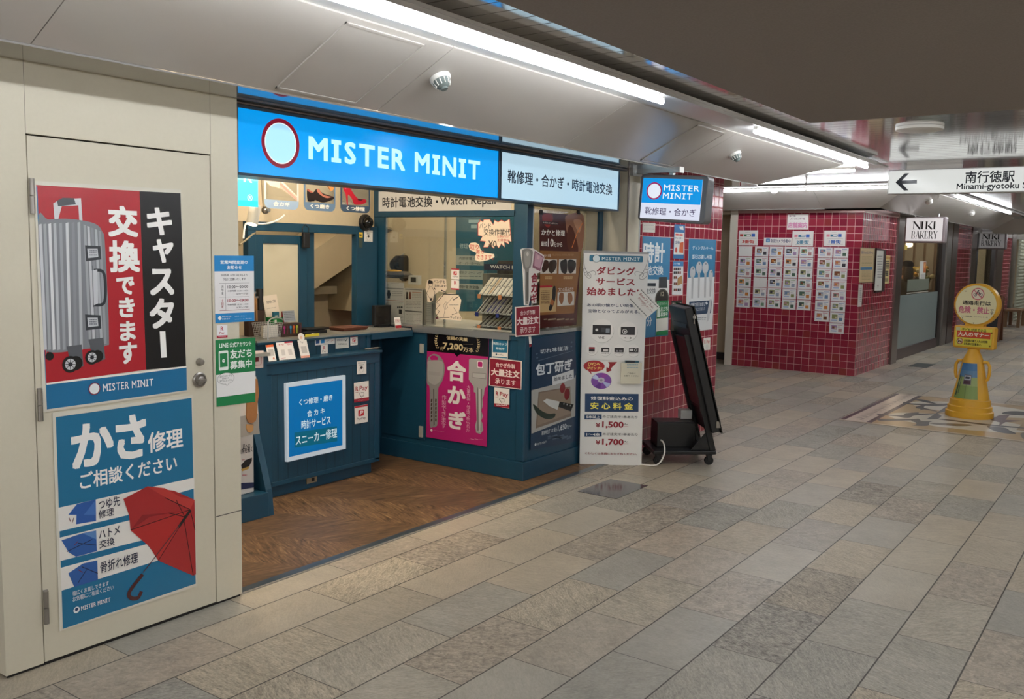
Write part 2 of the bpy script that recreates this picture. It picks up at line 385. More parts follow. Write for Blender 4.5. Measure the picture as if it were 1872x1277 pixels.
class Sheet:
    """A printed sheet lying on a Face. crop = (x0, y0, scale): positions are read off an enlargement of the photograph
    that starts at x0, y0, and are turned into metres on the face."""
    def __init__(s, face, crop=(0, 0, 1), th=0.002, emit=0.0, rough=0.4, step=0.00006):
        s.F = face; s.cr = crop; s.th = th; s.mb = MB(); s.h = th; s.e = emit; s.r = rough; s.step = step
    def q(s, x, y): return s.F.uv(s.cr[0]+x/s.cr[2], s.cr[1]+y/s.cr[2])
    def ink(s, c): return c if isinstance(c, bpy.types.Material) else ink(c, s.r, s.e)
    def up(s): s.h += s.step; return s.h
    def base(s, col, *a, uv=None):
        if uv is None:
            if len(a) == 4 and not isinstance(a[0], tuple):
                (u0, v1), (u1, v0) = s.q(a[0], a[1]), s.q(a[2], a[3]); uv = [(u0, v0), (u1, v0), (u1, v1), (u0, v1)]
            else: uv = [s.q(*p) for p in a]
        A = sum(uv[i][0]*uv[(i+1) % len(uv)][1]-uv[(i+1) % len(uv)][0]*uv[i][1] for i in range(len(uv)))
        if A < 0: uv = uv[::-1]
        s.mb.prism([s.F.at(u, v, 0.0003) for u, v in uv], s.F.n*(s.th-0.0003), s.ink(col)); s.rect = (min(p[0] for p in uv), min(p[1] for p in uv), max(p[0] for p in uv), max(p[1] for p in uv))
        return s
    def flat(s, uv, col, h=None):
        h = h or s.up()
        A = sum(uv[i][0]*uv[(i+1) % len(uv)][1]-uv[(i+1) % len(uv)][0]*uv[i][1] for i in range(len(uv)))
        s.mb.poly([s.F.at(u, v, h) for u, v in (uv if A > 0 else uv[::-1])], s.ink(col)); return s
    def r_(s, col, x0, y0, x1, y1, h=None):
        (u0, v1), (u1, v0) = s.q(x0, y0), s.q(x1, y1); return s.flat([(u0, v0), (u1, v0), (u1, v1), (u0, v1)], col, h)
    def p(s, col, *pts, h=None): return s.flat([s.q(*p) for p in pts], col, h)
    def s(s, col, *pts, h=None): return s.p(col, *smooth(pts, True), h=h)
    def rr(s, col, x0, y0, x1, y1, rad=0.2, h=None):
        (u0, v1), (u1, v0) = s.q(x0, y0), s.q(x1, y1); r = rad*min(abs(u1-u0), abs(v1-v0)); P = []
        for cx, cy, a0 in ((u1-r, v1-r, 0), (u0+r, v1-r, 90), (u0+r, v0+r, 180), (u1-r, v0+r, 270)):
            for k in range(6): w = math.radians(a0+18*k); P.append((cx+r*math.cos(w), cy+r*math.sin(w)))
        return s.flat(P, col, h)
    def c(s, col, cx, cy, ry, rx=None, h=None, n=40):
        u, v = s.q(cx, cy); R = abs(s.q(cx, cy-ry)[1]-s.q(cx, cy+ry)[1])/2
        Rx = R if rx is None else abs(s.q(cx+rx, cy)[0]-s.q(cx-rx, cy)[0])/2
        return s.flat([(u+Rx*math.cos(2*math.pi*k/n), v+R*math.sin(2*math.pi*k/n)) for k in range(n)], col, h)
    def l(s, col, w, *pts, h=None):             # a drawn line w crop pixels wide
        P = [Vector(s.q(*p)) for p in pts]; x, y = pts[0]; W = abs(s.q(x, y-w/2)[1]-s.q(x, y+w/2)[1])/2; h = h or s.up()
        vs, fs = [], []
        for i, p in enumerate(P):
            t = (P[min(i+1, len(P)-1)]-P[max(i-1, 0)]).normalized(); n = Vector((-t.y, t.x))*W
            vs += [s.F.at(*(p+n), h), s.F.at(*(p-n), h)]
        for i in range(len(P)-1): fs.append((2*i, 2*i+1, 2*i+3, 2*i+2))
        s.mb.add(vs, fs, s.ink(col)); return s
    def t(s, col, txt, x0, y0, x1, y1, b=0, vert=False, slab=False, shear=0.0, h=None):
        (u0, v1), (u1, v0) = s.q(x0, y0), s.q(x1, y1); h = h or s.up(); m = s.ink(col)
        if vert:
            n = len(txt)
            for i, ch in enumerate(txt):
                if ch == ' ': continue
                a, c_ = v1+(v0-v1)*i/n, v1+(v0-v1)*(i+0.93)/n
                if ch in '・。、': s._t(ch, u0+0.35*(u1-u0), c_+0.3*(a-c_), u0+0.65*(u1-u0), a-0.4*(a-c_), m, b, h)
                elif ch in 'ーI': s._t('I', u0+0.4*(u1-u0), c_, u0+0.6*(u1-u0), a, m, b, h)
                else: s._t(ch, u0, c_, u1, a, m, b, h)
        else: s._t(txt, u0, v0, u1, v1, m, b, h, slab, shear)
        return s
    def _t(s, txt, u0, v0, u1, v1, m, b, h, slab=False, shear=0.0):
        vs, fs, x0, x1, y0, y1 = slab_text(txt, b) if slab else text_mesh(txt, b)
        if not fs or x1 <= x0 or y1 <= y0: return
        kx, ky = (u1-u0)/(x1-x0), (v1-v0)/(y1-y0)
        s.mb.add([s.F.at(u0+(x-x0)*kx+shear*(y-y0)*ky, v0+(y-y0)*ky, h+k*8e-6) for x, y, k in vs], fs, m)
    def bars(s, col, x0, y0, x1, y1, n, fill=0.45, seed=1):   # rows of print too small to read
        rg = random.Random(seed); h = s.up()
        for i in range(n):
            ya = y0+(y1-y0)*i/n; yb = ya+(y1-y0)/n*fill; x = x0
            sk = 0
            while x < x1:
                w = min((x1-x0)*rg.uniform(0.08, 0.3), x1-x); s.r_(col, x, ya, x+w, yb, h); x += w+(x1-x0)*0.03
        return s
    def done(s, name, label=None, category=None, group=None, parent=None, **k):
        o = obj(name, s.mb, parent, **k)
        if label: o['label'] = label
        if category: o['category'] = category
        if group: o['group'] = group
        return o
def emblem(S, cx, cy, ry, ring='8e1f38', disc='bfe6fb'):       # the sign's round badge: a ring round a pale disc
    S.c(ring, cx, cy, ry); S.c('e9f4f8', cx, cy, ry*0.83); S.c(disc, cx, cy, ry*0.79)

# ================================================================== THE SETTING
m = MB(); m.poly([(-5, -8, 0), (45, -8, 0), (45, 14, 0), (-5, 14, 0)], FLOOR_M); struct('floor', m)
m = MB(); m.box((2.64, 3.445, 0.0), (6.25, 6.6, 0.004), WOOD_M); struct('floor_wood', m)
m = MB()
m.box((2.64, 3.395, 0.0), (6.46, 3.445, 0.006), mat('threshold_metal', '59636a', 0.3, metal=0.5)); m.box((2.64, 3.383, 0.0), (6.46, 3.395, 0.005), mat('threshold_edge', '8f8a82', 0.5))
struct('trim_threshold', m)
# ---- cream wall with the steel door
Y0 = 3.37; DX0, DX1, DZ = 1.717, 2.498, 1.985
m = MB()
m.box((1.577, Y0, 0.012), (DX0, 3.95, 2.255), CREAM); m.box((DX1, Y0, 0.012), (2.637, 3.95, 2.255), CREAM)
m.box((DX0, Y0, DZ), (DX1, 3.95, 2.255), CREAM); m.box((DX0, 3.405, 0.0), (DX1, 3.95, DZ), mat('door_gap', '1c1a18', 0.8))
m.box((1.585, 3.378, 0.0), (2.632, 3.40, 0.012), mat('door_gap', '1c1a18'))
for x in (DX0+0.0, DX1): m.box((x-0.001, Y0-0.0006, DZ), (x+0.001, Y0, 2.25), mat('paint_seam', '8f897b', 0.6))
m.box((DX1, Y0-0.0006, 0.402), (2.637, Y0, 0.406), mat('paint_crack', '4f4a42', 0.7))
struct('wall_left', m, bevel=0.003)
m = MB(); m.box((DX0+0.004, Y0+0.001, 0.014), (DX1-0.004, 3.405, DZ-0.006), CREAM)
door = struct('door_1', m, bevel=0.002)
def hinge(px, py0, py1):
    a, b = on_y(px, py0, Y0), on_y(px, py1, Y0); k = MB()
    for i in range(2):
        z0 = b.z+(a.z-b.z)*i/2; k.cyl((a.x, Y0-0.010, z0+0.002), (a.x, Y0-0.010, z0+(a.z-b.z)/2-0.002), 0.0095, STEEL, 14)
    k.box((a.x-0.004, Y0-0.002, b.z), (a.x+0.012, Y0+0.002, a.z), STEEL)
    o = obj('hinge', k, door)
hinge(55, 325, 391); hinge(70, 709, 770); hinge(81, 1078, 1140)
k = MB(); p = on_y(364, 661, Y0)
k.lathe([(0.0165, 0), (0.0165, 0.008), (0.012, 0.014), (0.012, 0.022), (0.004, 0.023)], p, STEEL, 24, ax=(0, -1, 0)); obj('lock_cylinder', k, door)
k = MB(); p = on_y(364, 694, Y0)
k.lathe([(0.033, 0), (0.033, 0.006), (0.027, 0.010), (0.023, 0.006), (0.021, 0.006), (0.016, 0.016), (0.004, 0.019)], p, STEEL, 28, ax=(0, -1, 0))
k.box((p.x-0.019, Y0-0.028, p.z-0.0055), (p.x+0.019, Y0-0.012, p.z+0.0055), STEEL); obj('door_handle', k, door)

# ---- the sloping soffit over the shop fronts, its gloss lip and the light cove
SL0, SL1 = V(0, 3.107, 2.245), V(0, 2.644, 2.484)
sv = (SL1-SL0).normalized(); SLOPE = Face(SL0, (1, 0, 0), sv)
SLOPE_B = Face((0, 3.19, 2.262), (1, 0, 0), V(0, -0.475, 0.245)); L_B = V(0, -0.475, 0.245).length
def slope_panels(name, edges, hip=None, lab=None):
    m = MB(); L = (SL1-SL0).length
    for i in range(len(edges)-1):
        a, b = edges[i]+0.002, edges[i+1]-0.002; b2 = b
        if hip and i == len(edges)-2: b2 = hip
        m.prism([SLOPE.at(a, 0), SLOPE.at(b, 0), SLOPE.at(b2, L), SLOPE.at(a, L)], -SLOPE.n*0.02, SOFFIT)
    m.prism([SLOPE.at(edges[0], 0, -0.012), SLOPE.at(edges[-1], 0, -0.012), SLOPE.at(hip or edges[-1], L, -0.012), SLOPE.at(edges[0], L, -0.012)], -SLOPE.n*0.02, mat('soffit_joint', 'c4c1bb', 0.6))
    return struct(name, m)
slope_panels('soffit', [-4.88, -3.258, -1.635, -0.012, 1.61, 3.232, 4.855, 6.477, 8.15], 9.13)
m = MB(); m.box((-5, 3.107, 2.237), (8.15, 3.60, 2.2445), LIP)
m.box((2.64, 3.41, 2.2185), (6.25, 3.44, 2.237), mat('sign_head_trim', '2a2d31', 0.3)); m.box((2.64, 3.397, 2.224), (6.25, 3.41, 2.231), DSTEEL)
struct('soffit_lip', m)
m = MB(); m.box((-5, 2.33, 2.492), (9.13, 2.65, 2.507), COVE)
m.box((-5, 2.335, 2.472), (9.13, 2.345, 2.5), COVE); m.box((9.13, 2.38, 2.505), (9.75, 9, 2.52), SOFFIT)
m.box((11.9, 2.5, 2.515), (12.30, 9, 2.53), COVE); m.box((11.9, 2.45, 2.515), (22, 2.72, 2.53), COVE); m.box((12.0, 2.462, 2.502), (22, 2.474, 2.53), COVE)
struct('light_cove', m)
# end of the first block, the crossing passage and the second block
m = MB()
m.prism([(8.15, 3.107, 2.245), (8.15, 9, 2.245), (9.13, 9, 2.484), (9.13, 2.644, 2.484)], (0, 0, 0.02), SOFFIT)
m.prism([(12.72, 9, 2.262), (12.72, 5.60, 2.262), (12.245, 5.60, 2.507), (12.245, 9, 2.507)], (0.01, 0, 0.02), SOFFIT)
m.prism([(12.72, 5.597, 2.262), (12.72, 3.933, 2.262), (12.245, 3.933, 2.507), (12.245, 5.597, 2.507)], (0.01, 0, 0.02), SOFFIT)
m.prism([(12.72, 3.930, 2.262), (12.72, 3.19, 2.262), (12.245, 2.715, 2.507), (12.245, 3.930, 2.507)], (0.01, 0, 0.02), SOFFIT)
m.box((12.73, 3.2, 2.27), (12.76, 9, 2.5), mat('soffit_joint', 'c4c1bb'))
m.box((12.72, 3.19, 2.252), (13.0, 9, 2.264), LIP)
struct('soffit_passage', m)
m = MB(); L = (SL1-SL0).length
ed = [12.72, 14.3, 15.9, 17.5, 19.1, 20.7, 22.2]
for i in range(6):
    a, b = ed[i]+0.002, ed[i+1]-0.002
    m.prism([SLOPE_B.at(a, 0), SLOPE_B.at(b, 0), SLOPE_B.at(b, L_B), SLOPE_B.at(a if i else 12.25, L_B)], -SLOPE_B.n*0.02, SOFFIT)
m.box((12.72, 3.19, 2.252), (22.2, 3.9, 2.264), LIP)
struct('soffit_bakery', m)
m = MB()
for i in range(5):
    y1 = 3.2-1.5*i; y0 = y1-1.495
    m.prism([(22.2, y1, 2.19), (22.2, y0, 2.19), (21.7, y0, 2.47), (21.7, y1, 2.47)], (0.01, 0, 0.02), SOFFIT)
m.box((22.2, -5, 2.18), (22.5, 3.4, 2.195), LIP); m.box((21.3, -5, 2.515), (21.75, 2.6, 2.53), LIP)
struct('soffit_far', m)
# slatted ceiling
SLAT = mat('ceiling_slat', 'e6e4e2', 0.1, metal=0.75, spec=0.5)
m = MB(); x = -4.0
while x < 21.7:
    m.box((x+0.004, -6.0, 2.535), (x+0.119, 2.6 if not 9.72 < x < 12.0 else 9.0, 2.547), SLAT); x += 0.123
m.box((-4, -6, 2.553), (30, 9, 2.57), mat('ceiling_gap', '6e6a66', 0.7))
struct('ceiling', m)
m = MB(); m.box((-5, -8, 2.36), (5.33, 1.743, 2.534), CONC); struct('ceiling_low', m)
# ---- red tiled pier between shop and passage, cream post beside it
m = MB()
for f in (((6.46, 3.4, 0), (8.071, 3.4, 0), (8.071, 3.4, 2.25), (6.46, 3.4, 2.25)),): m.poly(f, TILE_X)
m.poly(((8.071, 3.4, 0), (8.071, 9, 0), (8.071, 9, 2.3), (8.071, 3.4, 2.3)), TILE_Y)
m.box((6.47, 3.402, 0), (8.069, 4.2, 2.25), mat('pier_core', '8c3040', 0.7)); struct('wall_pier', m)
m = MB(); m.box((6.25, 3.395, 0.0), (6.45, 3.95, 2.25), CREAM); m.box((6.44, 3.392, 0), (6.462, 3.42, 2.25), ALU); m.box((6.246, 3.391, 0), (6.262, 3.40, 2.25), DSTEEL); struct('wall_post', m, bevel=0.002)
m = MB()
m.poly(((12.9, 5.19, 0), (12.9, 3.43, 0), (12.9, 3.43, 2.252), (12.9, 5.19, 2.252)), TILE_Y)
m.poly(((12.9, 3.43, 0), (14.78, 3.43, 0), (14.78, 3.43, 2.252), (12.9, 3.43, 2.252)), TILE_X)
m.box((12.902, 3.432, 0), (14.78, 5.19, 2.252), mat('pier_core', '8c3040')); m.box((12.885, 3.415, 2.215), (14.78, 5.19, 2.255), mat('gloss_band', 'cfa7a3', 0.2, metal=0.3))
struct('wall_directory', m)
m = MB(); m.box((12.88, 5.19, 0), (13.0, 5.30, 2.255), mat('post_cream', 'd6d0c3', 0.4)); m.box((13.5, 5.3, 0), (13.6, 9, 2.4), BEIGE); m.box((13.49, 5.3, 0), (13.5, 9, 0.11), DARKB); m.box((13.0, 5.28, 0), (13.5, 5.30, 2.3), BEIGE); m.box((12.9, 5.3, 2.2), (13.6, 9, 2.255), BACKW); struct('wall_passage', m)
# ---- enclosing shell beyond the picture's edges
m = MB()
m.poly(((8.071, 9, 0), (13.5, 9, 0), (13.5, 9, 2.6), (8.071, 9, 2.6)), BEIGE); struct('wall_passage_end', m)
m = MB(); m.poly(((-5, -6, 0), (40, -6, 0), (40, -6, 2.6), (-5, -6, 2.6)), BEIGE); struct('wall_opposite', m)
m = MB(); m.box((40, -6, 0), (40.2, 9, 2.6), BEIGE); m.box((23, -6, 2.5), (40, 9, 2.6), SOFFIT); struct('wall_far', m)

# ---- LED tubes
def tube_lamp(a, b, label, group):
    a, b = V(*a), V(*b); mid = (a+b)/2
    t = thing('ceiling_light', label, 'light', mid, 0, group); d = (b-a).normalized()
    k = MB(); k.cyl(a-mid, b-mid, 0.015, LAMP, 12); obj('led_tube', k, t)
    k = MB(); s = V(0.02, 0.02, 0)-0.02*V(abs(d.x), abs(d.y), 0)
    k.box(a-mid+V(-s.x*0.7, -s.y*0.7, 0.0145), b-mid+V(s.x*0.7, s.y*0.7, 0.034), WHITE)
    obj('lamp_housing', k, t)
LY, LZ = 2.42, 2.458
row = 'LED tubes in the cove above the shop fronts'
for x0, x1 in ((-2.9, -1.63), (-1.60, -0.33), (-0.30, 0.97), (1.0, 2.22)):
    tube_lamp((x0, LY, LZ), (x1, LY, LZ), 'white LED tube light in the cove, out past the cream door', row)
for x0, x1, lab in ((2.24, 3.535, 'long white LED tube light above the smoke detector, running out of the picture top'), (3.555, 4.82, 'white LED tube light above the white and black Japanese fascia sign'),
                    (6.25, 7.79, 'white LED tube light above the red tiled pier, near the ceiling hatch'), (7.81, 9.1, 'white LED tube light ending behind the arrow sign')):
    tube_lamp((x0, LY, LZ), (x1, LY, LZ), lab, row)
for y0, y1, lab in ((2.75, 3.95, 'white LED tube light above the shop directory cards, half behind the arrow sign'), (3.98, 5.2, 'white LED tube light above the pale wall post beside the directory cards')):
    tube_lamp((12.10, y0, 2.481), (12.10, y1, 2.481), lab, 'LED tubes over the directory wall')
for y0, y1, lab in ((2.66, 3.30, 'short white LED tube light just behind the end of the long ceiling tube'), (3.32, 4.6, 'white LED tube light along the passage side of the first block')):
    tube_lamp((9.57, y0, 2.471), (9.57, y1, 2.471), lab, 'LED tubes on the passage side')
for x0, x1, lab in ((14.0, 16.6, 'white LED tube light below the arrow sign, above the bakery sign'), (16.65, 19.3, 'far white LED tube light ending near the second bakery doorway')):
    tube_lamp((x0, 2.515, 2.481), (x1, 2.515, 2.481), lab, 'LED tubes over the bakery')
for x0 in (-2.5, 0.5, 3.5, 6.5, 9.5):      # unseen row added across the concourse to raise the general brightness
    tube_lamp((x0, -3.2, 2.32 if x0 < 5 else 2.475), (x0+2.6, -3.2, 2.32 if x0 < 5 else 2.475), 'white LED tube light over the opposite side of the concourse', 'LED tubes across the concourse')
for y0, y1 in ((-0.1, 1.4), (-1.7, -0.2), (-3.3, -1.8), (-4.9, -3.4)):  # hidden tubes added to brighten the concourse floor
    tube_lamp((5.85, y0, 2.475), (5.85, y1, 2.475), 'white LED tube light hidden behind the edge of the low grey ceiling', 'LED tubes behind the low ceiling')
for y in (-1.3, -3.0):  # unseen tubes added to light the shop front from the camera side
    for x0 in (-4.2, -2.6, -1.0, 0.6, 2.2, 3.7):
        tube_lamp((x0, y, 2.325), (x0+1.5, y, 2.325), 'white LED tube light under the low grey ceiling', 'LED tubes under the low ceiling')
for x0 in (10.8, 13.6, 16.4, 19.0, 24.0, 28.0):  # unseen row added so the far floor comes up brighter
    tube_lamp((x0, 0.3, 2.475), (x0+2.6, 0.3, 2.475), 'white LED tube light down the middle of the concourse', 'LED tubes down the middle')

for x0 in (23.4, 26.2, 29.0):  # hidden tubes added to brighten the roller shutter
    tube_lamp((x0, 2.3, 2.475), (x0+2.6, 2.3, 2.475), 'white LED tube light beyond the far soffit, over the roller shutter', 'LED tubes beyond the far soffit')
# ---- hatches and heat detectors on the soffit
def hatch(quad, label):
    P = [SLOPE.uv(*q) for q in quad]; m = MB(); c = (sum(p[0] for p in P)/4, sum(p[1] for p in P)/4)
    x0, x1 = min(p[0] for p in P), max(p[0] for p in P); y0, y1 = min(p[1] for p in P), max(p[1] for p in P)
    x0, x1 = (P[0][0]+P[3][0])/2, (P[1][0]+P[2][0])/2; y0, y1 = (P[0][1]+P[1][1])/2, (P[2][1]+P[3][1])/2
    def bx(a, b, c_, d, h0, h1, mt): m.prism([SLOPE.at(a, b, h0), SLOPE.at(c_, b, h0), SLOPE.at(c_, d, h0), SLOPE.at(a, d, h0)], SLOPE.n*(h1-h0), mt)
    t = thing('ceiling_hatch', label, 'hatch', SLOPE.at((x0+x1)/2, (y0+y1)/2)); inv = -t.location
    w = 0.012
    for a, b, c_, d in ((x0, y0, x1, y0+w), (x0, y1-w, x1, y1), (x0, y0, x0+w, y1), (x1-w, y0, x1, y1)): bx(a, b, c_, d, 0.0, 0.006, SOFFIT)
    k = m; k.v = [tuple(Vector(v)+inv) for v in k.v]; obj('frame', k, t)
    m = MB(); bx(x0+w+0.002, y0+w+0.002, x1-w-0.002, y1-w-0.002, 0.0005, 0.003, SOFFIT); bx(x0+w, y0+w, x1-w, y1-w, 0.0001, 0.0004, mat('soffit_joint', 'c4c1bb'))
    m.v = [tuple(Vector(v)+inv) for v in m.v]; obj('panel', m, t)
hatch([(505, 160), (652, 190), (775, 81), (632, 38)], 'square white access hatch in the soffit above the blue fascia sign')
hatch([(1173, 293), (1229, 304), (1325, 241), (1271, 228)], 'square white access hatch in the soffit above the hanging shop sign')
def detector(px, py, label):
    u, v = SLOPE.uv(px, py); t = thing('heat_detector', label, 'detector', SLOPE.at(u, v))
    k = MB(); k.lathe([(0.05, 0), (0.05, 0.012), (0.044, 0.02)], (0, 0, 0), WHITE, 28, ax=SLOPE.n); obj('base', k, t)
    k = MB(); g = mat('detector_grey', '6f7a78', 0.5)
    k.lathe([(0.042, 0.02), (0.04, 0.034), (0.026, 0.052), (0.016, 0.056), (0.016, 0.066), (0.004, 0.067)], (0, 0, 0), g, 28, ax=SLOPE.n)
    X = V(1, 0, 0); Y = SLOPE.n.cross(X)
    for i in range(12):
        a = 2*math.pi*i/12; d = X*math.cos(a)+Y*math.sin(a); k.tube([d*0.041+SLOPE.n*0.022, d*0.034+SLOPE.n*0.048], 0.003, WHITE, 6)
    obj('sensor_head', k, t)
detector(804, 141, 'round white and grey heat detector beside the square hatch above the blue fascia sign')
detector(1343, 281, 'small round heat detector on the soffit above the red tiled pier')
k = MB(); k.lathe([(0.16, 0.0), (0.16, -0.02), (0.13, -0.028), (0.004, -0.03)], (0, 0, 0), WHITE, 32)
tg = obj('speaker_disc', k, None, loc=(7.1, 1.54, 2.534)); tg['label'] = 'round pale disc fixture on the slatted ceiling beyond the low grey ceiling'; tg['category'] = 'fixture'
def small_detector(o, ax, label):
    k = MB(); k.lathe([(0.05, 0), (0.05, 0.02), (0.03, 0.05), (0.004, 0.055)], (0, 0, 0), WHITE, 20, ax=ax)
    d = obj('heat_detector', k, None, loc=o); d['label'] = label; d['category'] = 'detector'
FA = Face((12.72, 0, 2.262), (0, -1, 0), V(-0.475, 0, 0.245)); u_, v_ = FA.uv(1416, 347)
small_detector(FA.at(u_, v_), FA.n, 'tiny pale detector under the LED tube over the directory cards')
for px, py, lab in ((1698, 367, 'small pale detector on the soffit above the bakery sign'), (1776, 389, 'small pale detector on the soffit further along from the bakery sign')):
    u_, v_ = SLOPE_B.uv(px, py); small_detector(SLOPE_B.at(u_, v_), SLOPE_B.n, lab)

# ================================================================== THE REPAIR SHOP
# ---- shell
m = MB(); m.box((2.64, 6.6, 0), (6.5, 6.7, 2.5), BACKW)
m.box((3.9, 5.06, 1.765), (5.2, 5.1, 2.5), BEIGE); struct('wall_back', m)
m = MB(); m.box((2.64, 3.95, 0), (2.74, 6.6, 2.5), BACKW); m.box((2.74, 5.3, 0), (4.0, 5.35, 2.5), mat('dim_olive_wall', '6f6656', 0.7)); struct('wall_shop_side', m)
m = MB(); m.box((6.02, 3.62, 1.03), (6.25, 6.6, 2.5), mat('shop_inner_wall', 'b3a78c', 0.65, var=0.04)); struct('wall_shop_right', m)
m = MB(); m.box((2.64, 3.60, 2.42), (6.5, 6.6, 2.47), BEIGE); struct('ceiling_shop', m)
m = MB(); F6 = face_y(6.0); S6 = lambda px, py: V(*F6.at(*F6.uv(px, py)))
m.prism([S6(540, 552), S6(720, 430), S6(720, 372), S6(650, 405), S6(540, 480)], (0, 0.5, 0), BACKW)
m.box((5.2, 6.28, 1.18), (6.4, 6.42, 1.25), BACKW); m.box((4.0, 6.40, 0), (6.4, 6.5, 1.2), BEIGE)
m.prism([S6(690, 560), S6(800, 472), S6(800, 330), S6(690, 330)], (0, 0.5, 0), BACKW)
struct('stair_underside', m)

# ---- fascia light boxes
def fascia(name, label, x0, x1, face, y0=3.40, z0=1.925, z1=2.206):
    t = thing(name, label, 'sign', ((x0+x1)/2, y0, z0)); o = -t.location; k = MB(); w = 0.012
    k.box((x0-w, y0+0.002, z0-w), (x1+w, y0+0.15, z1+w), mat('sign_frame_blue', '16364a', 0.3))
    for a, b in (((x0-w, y0-0.006, z0-w), (x1+w, y0+0.004, z0)), ((x0-w, y0-0.006, z1), (x1+w, y0+0.004, z1+w)), ((x0-w, y0-0.006, z0), (x0, y0+0.004, z1)), ((x1, y0-0.006, z0), (x1+w, y0+0.004, z1))): k.box(a, b, mat('sign_frame_blue', '16364a'))
    k.v = [tuple(Vector(v)+o) for v in k.v]; obj('frame', k, t)
    face.mb.v = [tuple(Vector(v)+o) for v in face.mb.v]; face.done('lit_face', parent=t)
    return t
FS = Face((0, 3.402, 0), (1, 0, 0), (0, 0, 1)); C4 = (420, 140, 1815/540)
S = Sheet(FS, C4, emit=SIGN, rough=0.15); S.base('0096e8', uv=[(2.662, 1.925), (4.598, 1.925), (4.598, 2.206), (2.662, 2.206)])
emblem(S, 312, 410, 152, '7a1228', 'a9dcf4')
S.t('b9f2fb', 'MISTER MINIT', 482, 364, 1535, 635, b=1.7, slab=True)
fascia('fascia_sign', 'long bright blue fascia light box with round red badge and white lettering', 2.662, 4.598, S)
C7 = (900, 240, 1277/420)
S = Sheet(FS, C7, emit=SIGN*0.85, rough=0.15); S.base('b9d9ea', uv=[(4.628, 1.925), (6.10, 1.925), (6.10, 2.206), (4.628, 2.206)])
S.t('1c2b3c', '靴修理・合かぎ・時計電池交換', 85, 210, 664, 356, b=1)
fascia('fascia_sign', 'pale blue-white fascia light box with black Japanese lettering', 4.628, 6.10, S)

# ---- window counter on the right of the entrance (glass case above a blue base)
t = thing('display_counter', 'dark blue corner display counter with sliding glass window above', 'counter', (5.72, 4.3, 0.0)); o = -t.location
def part(name, k, par=t, bevel=0.0, off=None):
    off = o if off is None else off
    k.v = [tuple(Vector(v)+off) for v in k.v]; return obj(name, k, par, bevel)
k = MB(); k.box((5.22, 3.60, 0.004), (6.24, 4.95, 1.02), BLUE); k.box((5.212, 3.592, 0.14), (5.26, 3.66, 1.02), BLUE); k.box((5.214, 3.66, 0.985), (5.23, 4.6, 1.02), BLUE); base = part('base_cabinet', k, bevel=0.004)
k = MB(); k.box((5.206, 3.586, 0.004), (6.242, 4.95, 0.135), BLUE); part('plinth', k, bevel=0.004)
k = MB(); k.box((5.1885, 4.95, 0.004), (5.24, 4.97, 1.0), BLUE); part('filler_strip', k)
k = MB(); k.box((5.212, 4.50, 0.17), (5.222, 4.93, 0.985), BLUE); part('panel', k, bevel=0.002)
for z0, z1 in ((0.83, 0.90), (0.19, 0.275)): k = MB(); k.box((5.202, 4.515, z0), (5.216, 4.55, z1), mat('hinge_white', 'c9c6bd', 0.35, metal=0.4)); part('hinge', k, bevel=0.002)
k = MB(); k.box((5.20, 3.60, 1.02), (5.30, 4.93, 1.032), ALU); k.box((5.197, 3.72, 0.985), (5.213, 4.62, 1.035), ALU); k.box((5.24, 3.592, 1.02), (6.24, 3.70, 1.045), ALU); part('sill', k)
k = MB(); k.box((5.215, 3.60, 1.03), (5.285, 3.715, 2.2), BLUE); part('corner_post', k, bevel=0.003)
k = MB(); k.box((5.215, 3.70, 1.842), (5.30, 5.04, 1.885), BLUE); k.box((5.215, 3.70, 2.035), (5.30, 5.04, 2.2), BLUE); k.box((5.215, 4.99, 1.88), (5.30, 5.04, 2.04), BLUE); part('header', k, bevel=0.003)
k = MB(); k.box((6.19, 3.60, 1.04), (6.245, 3.66, 2.2), BLUE); k.box((5.28, 3.60, 1.915), (6.2, 3.66, 2.2), BLUE); k.box((5.285, 3.602, 1.05), (5.30, 3.65, 1.92), ALU); part('window_frame', k, bevel=0.003)
k = MB(); k.box((5.30, 3.622, 1.045), (6.19, 3.626, 1.915), GLASS); part('front_glass', k)
for y0, y1, x in ((4.33, 4.93, 5.238), (3.715, 4.36, 5.250)):
    k = MB(); k.box((x, y0, 1.034), (x+0.004, y1, 1.842), GLASS); g = part('sliding_glass', k)
    for y in (y0, y1-0.012): k = MB(); k.box((x-0.003, y, 1.034), (x+0.007, y+0.012, 1.842), ACRYL); part('glass_edge', k, g)
k = MB(); k.box((5.25, 3.63, 1.02), (6.02, 4.95, 1.03), WHITE); part('shelf_deck', k)
k = MB(); k.box((5.22, 4.93, 1.02), (5.235, 5.04, 2.2), BLUE); k.box((5.22, 4.93, 1.842), (5.30, 5.04, 1.885), BLUE); part('end_post', k)
# back lit name board above the window
S = Sheet(Face((5.213, 0, 0), (0, -1, 0), (0, 0, 1)), C4, emit=0.12, rough=0.3); S.base('d9d2c3', uv=[(-4.985, 1.885), (-3.735, 1.885), (-3.735, 2.035), (-4.985, 2.035)])
S.t('1d2026', '時計電池交換・', 940, 740, 1280, 800, b=1); S.t('26282c', 'Watch Repair', 1294, 738, 1650, 800, b=0.6)
S.done('window_sign', 'white board with black lettering above the sliding counter window', 'sign')

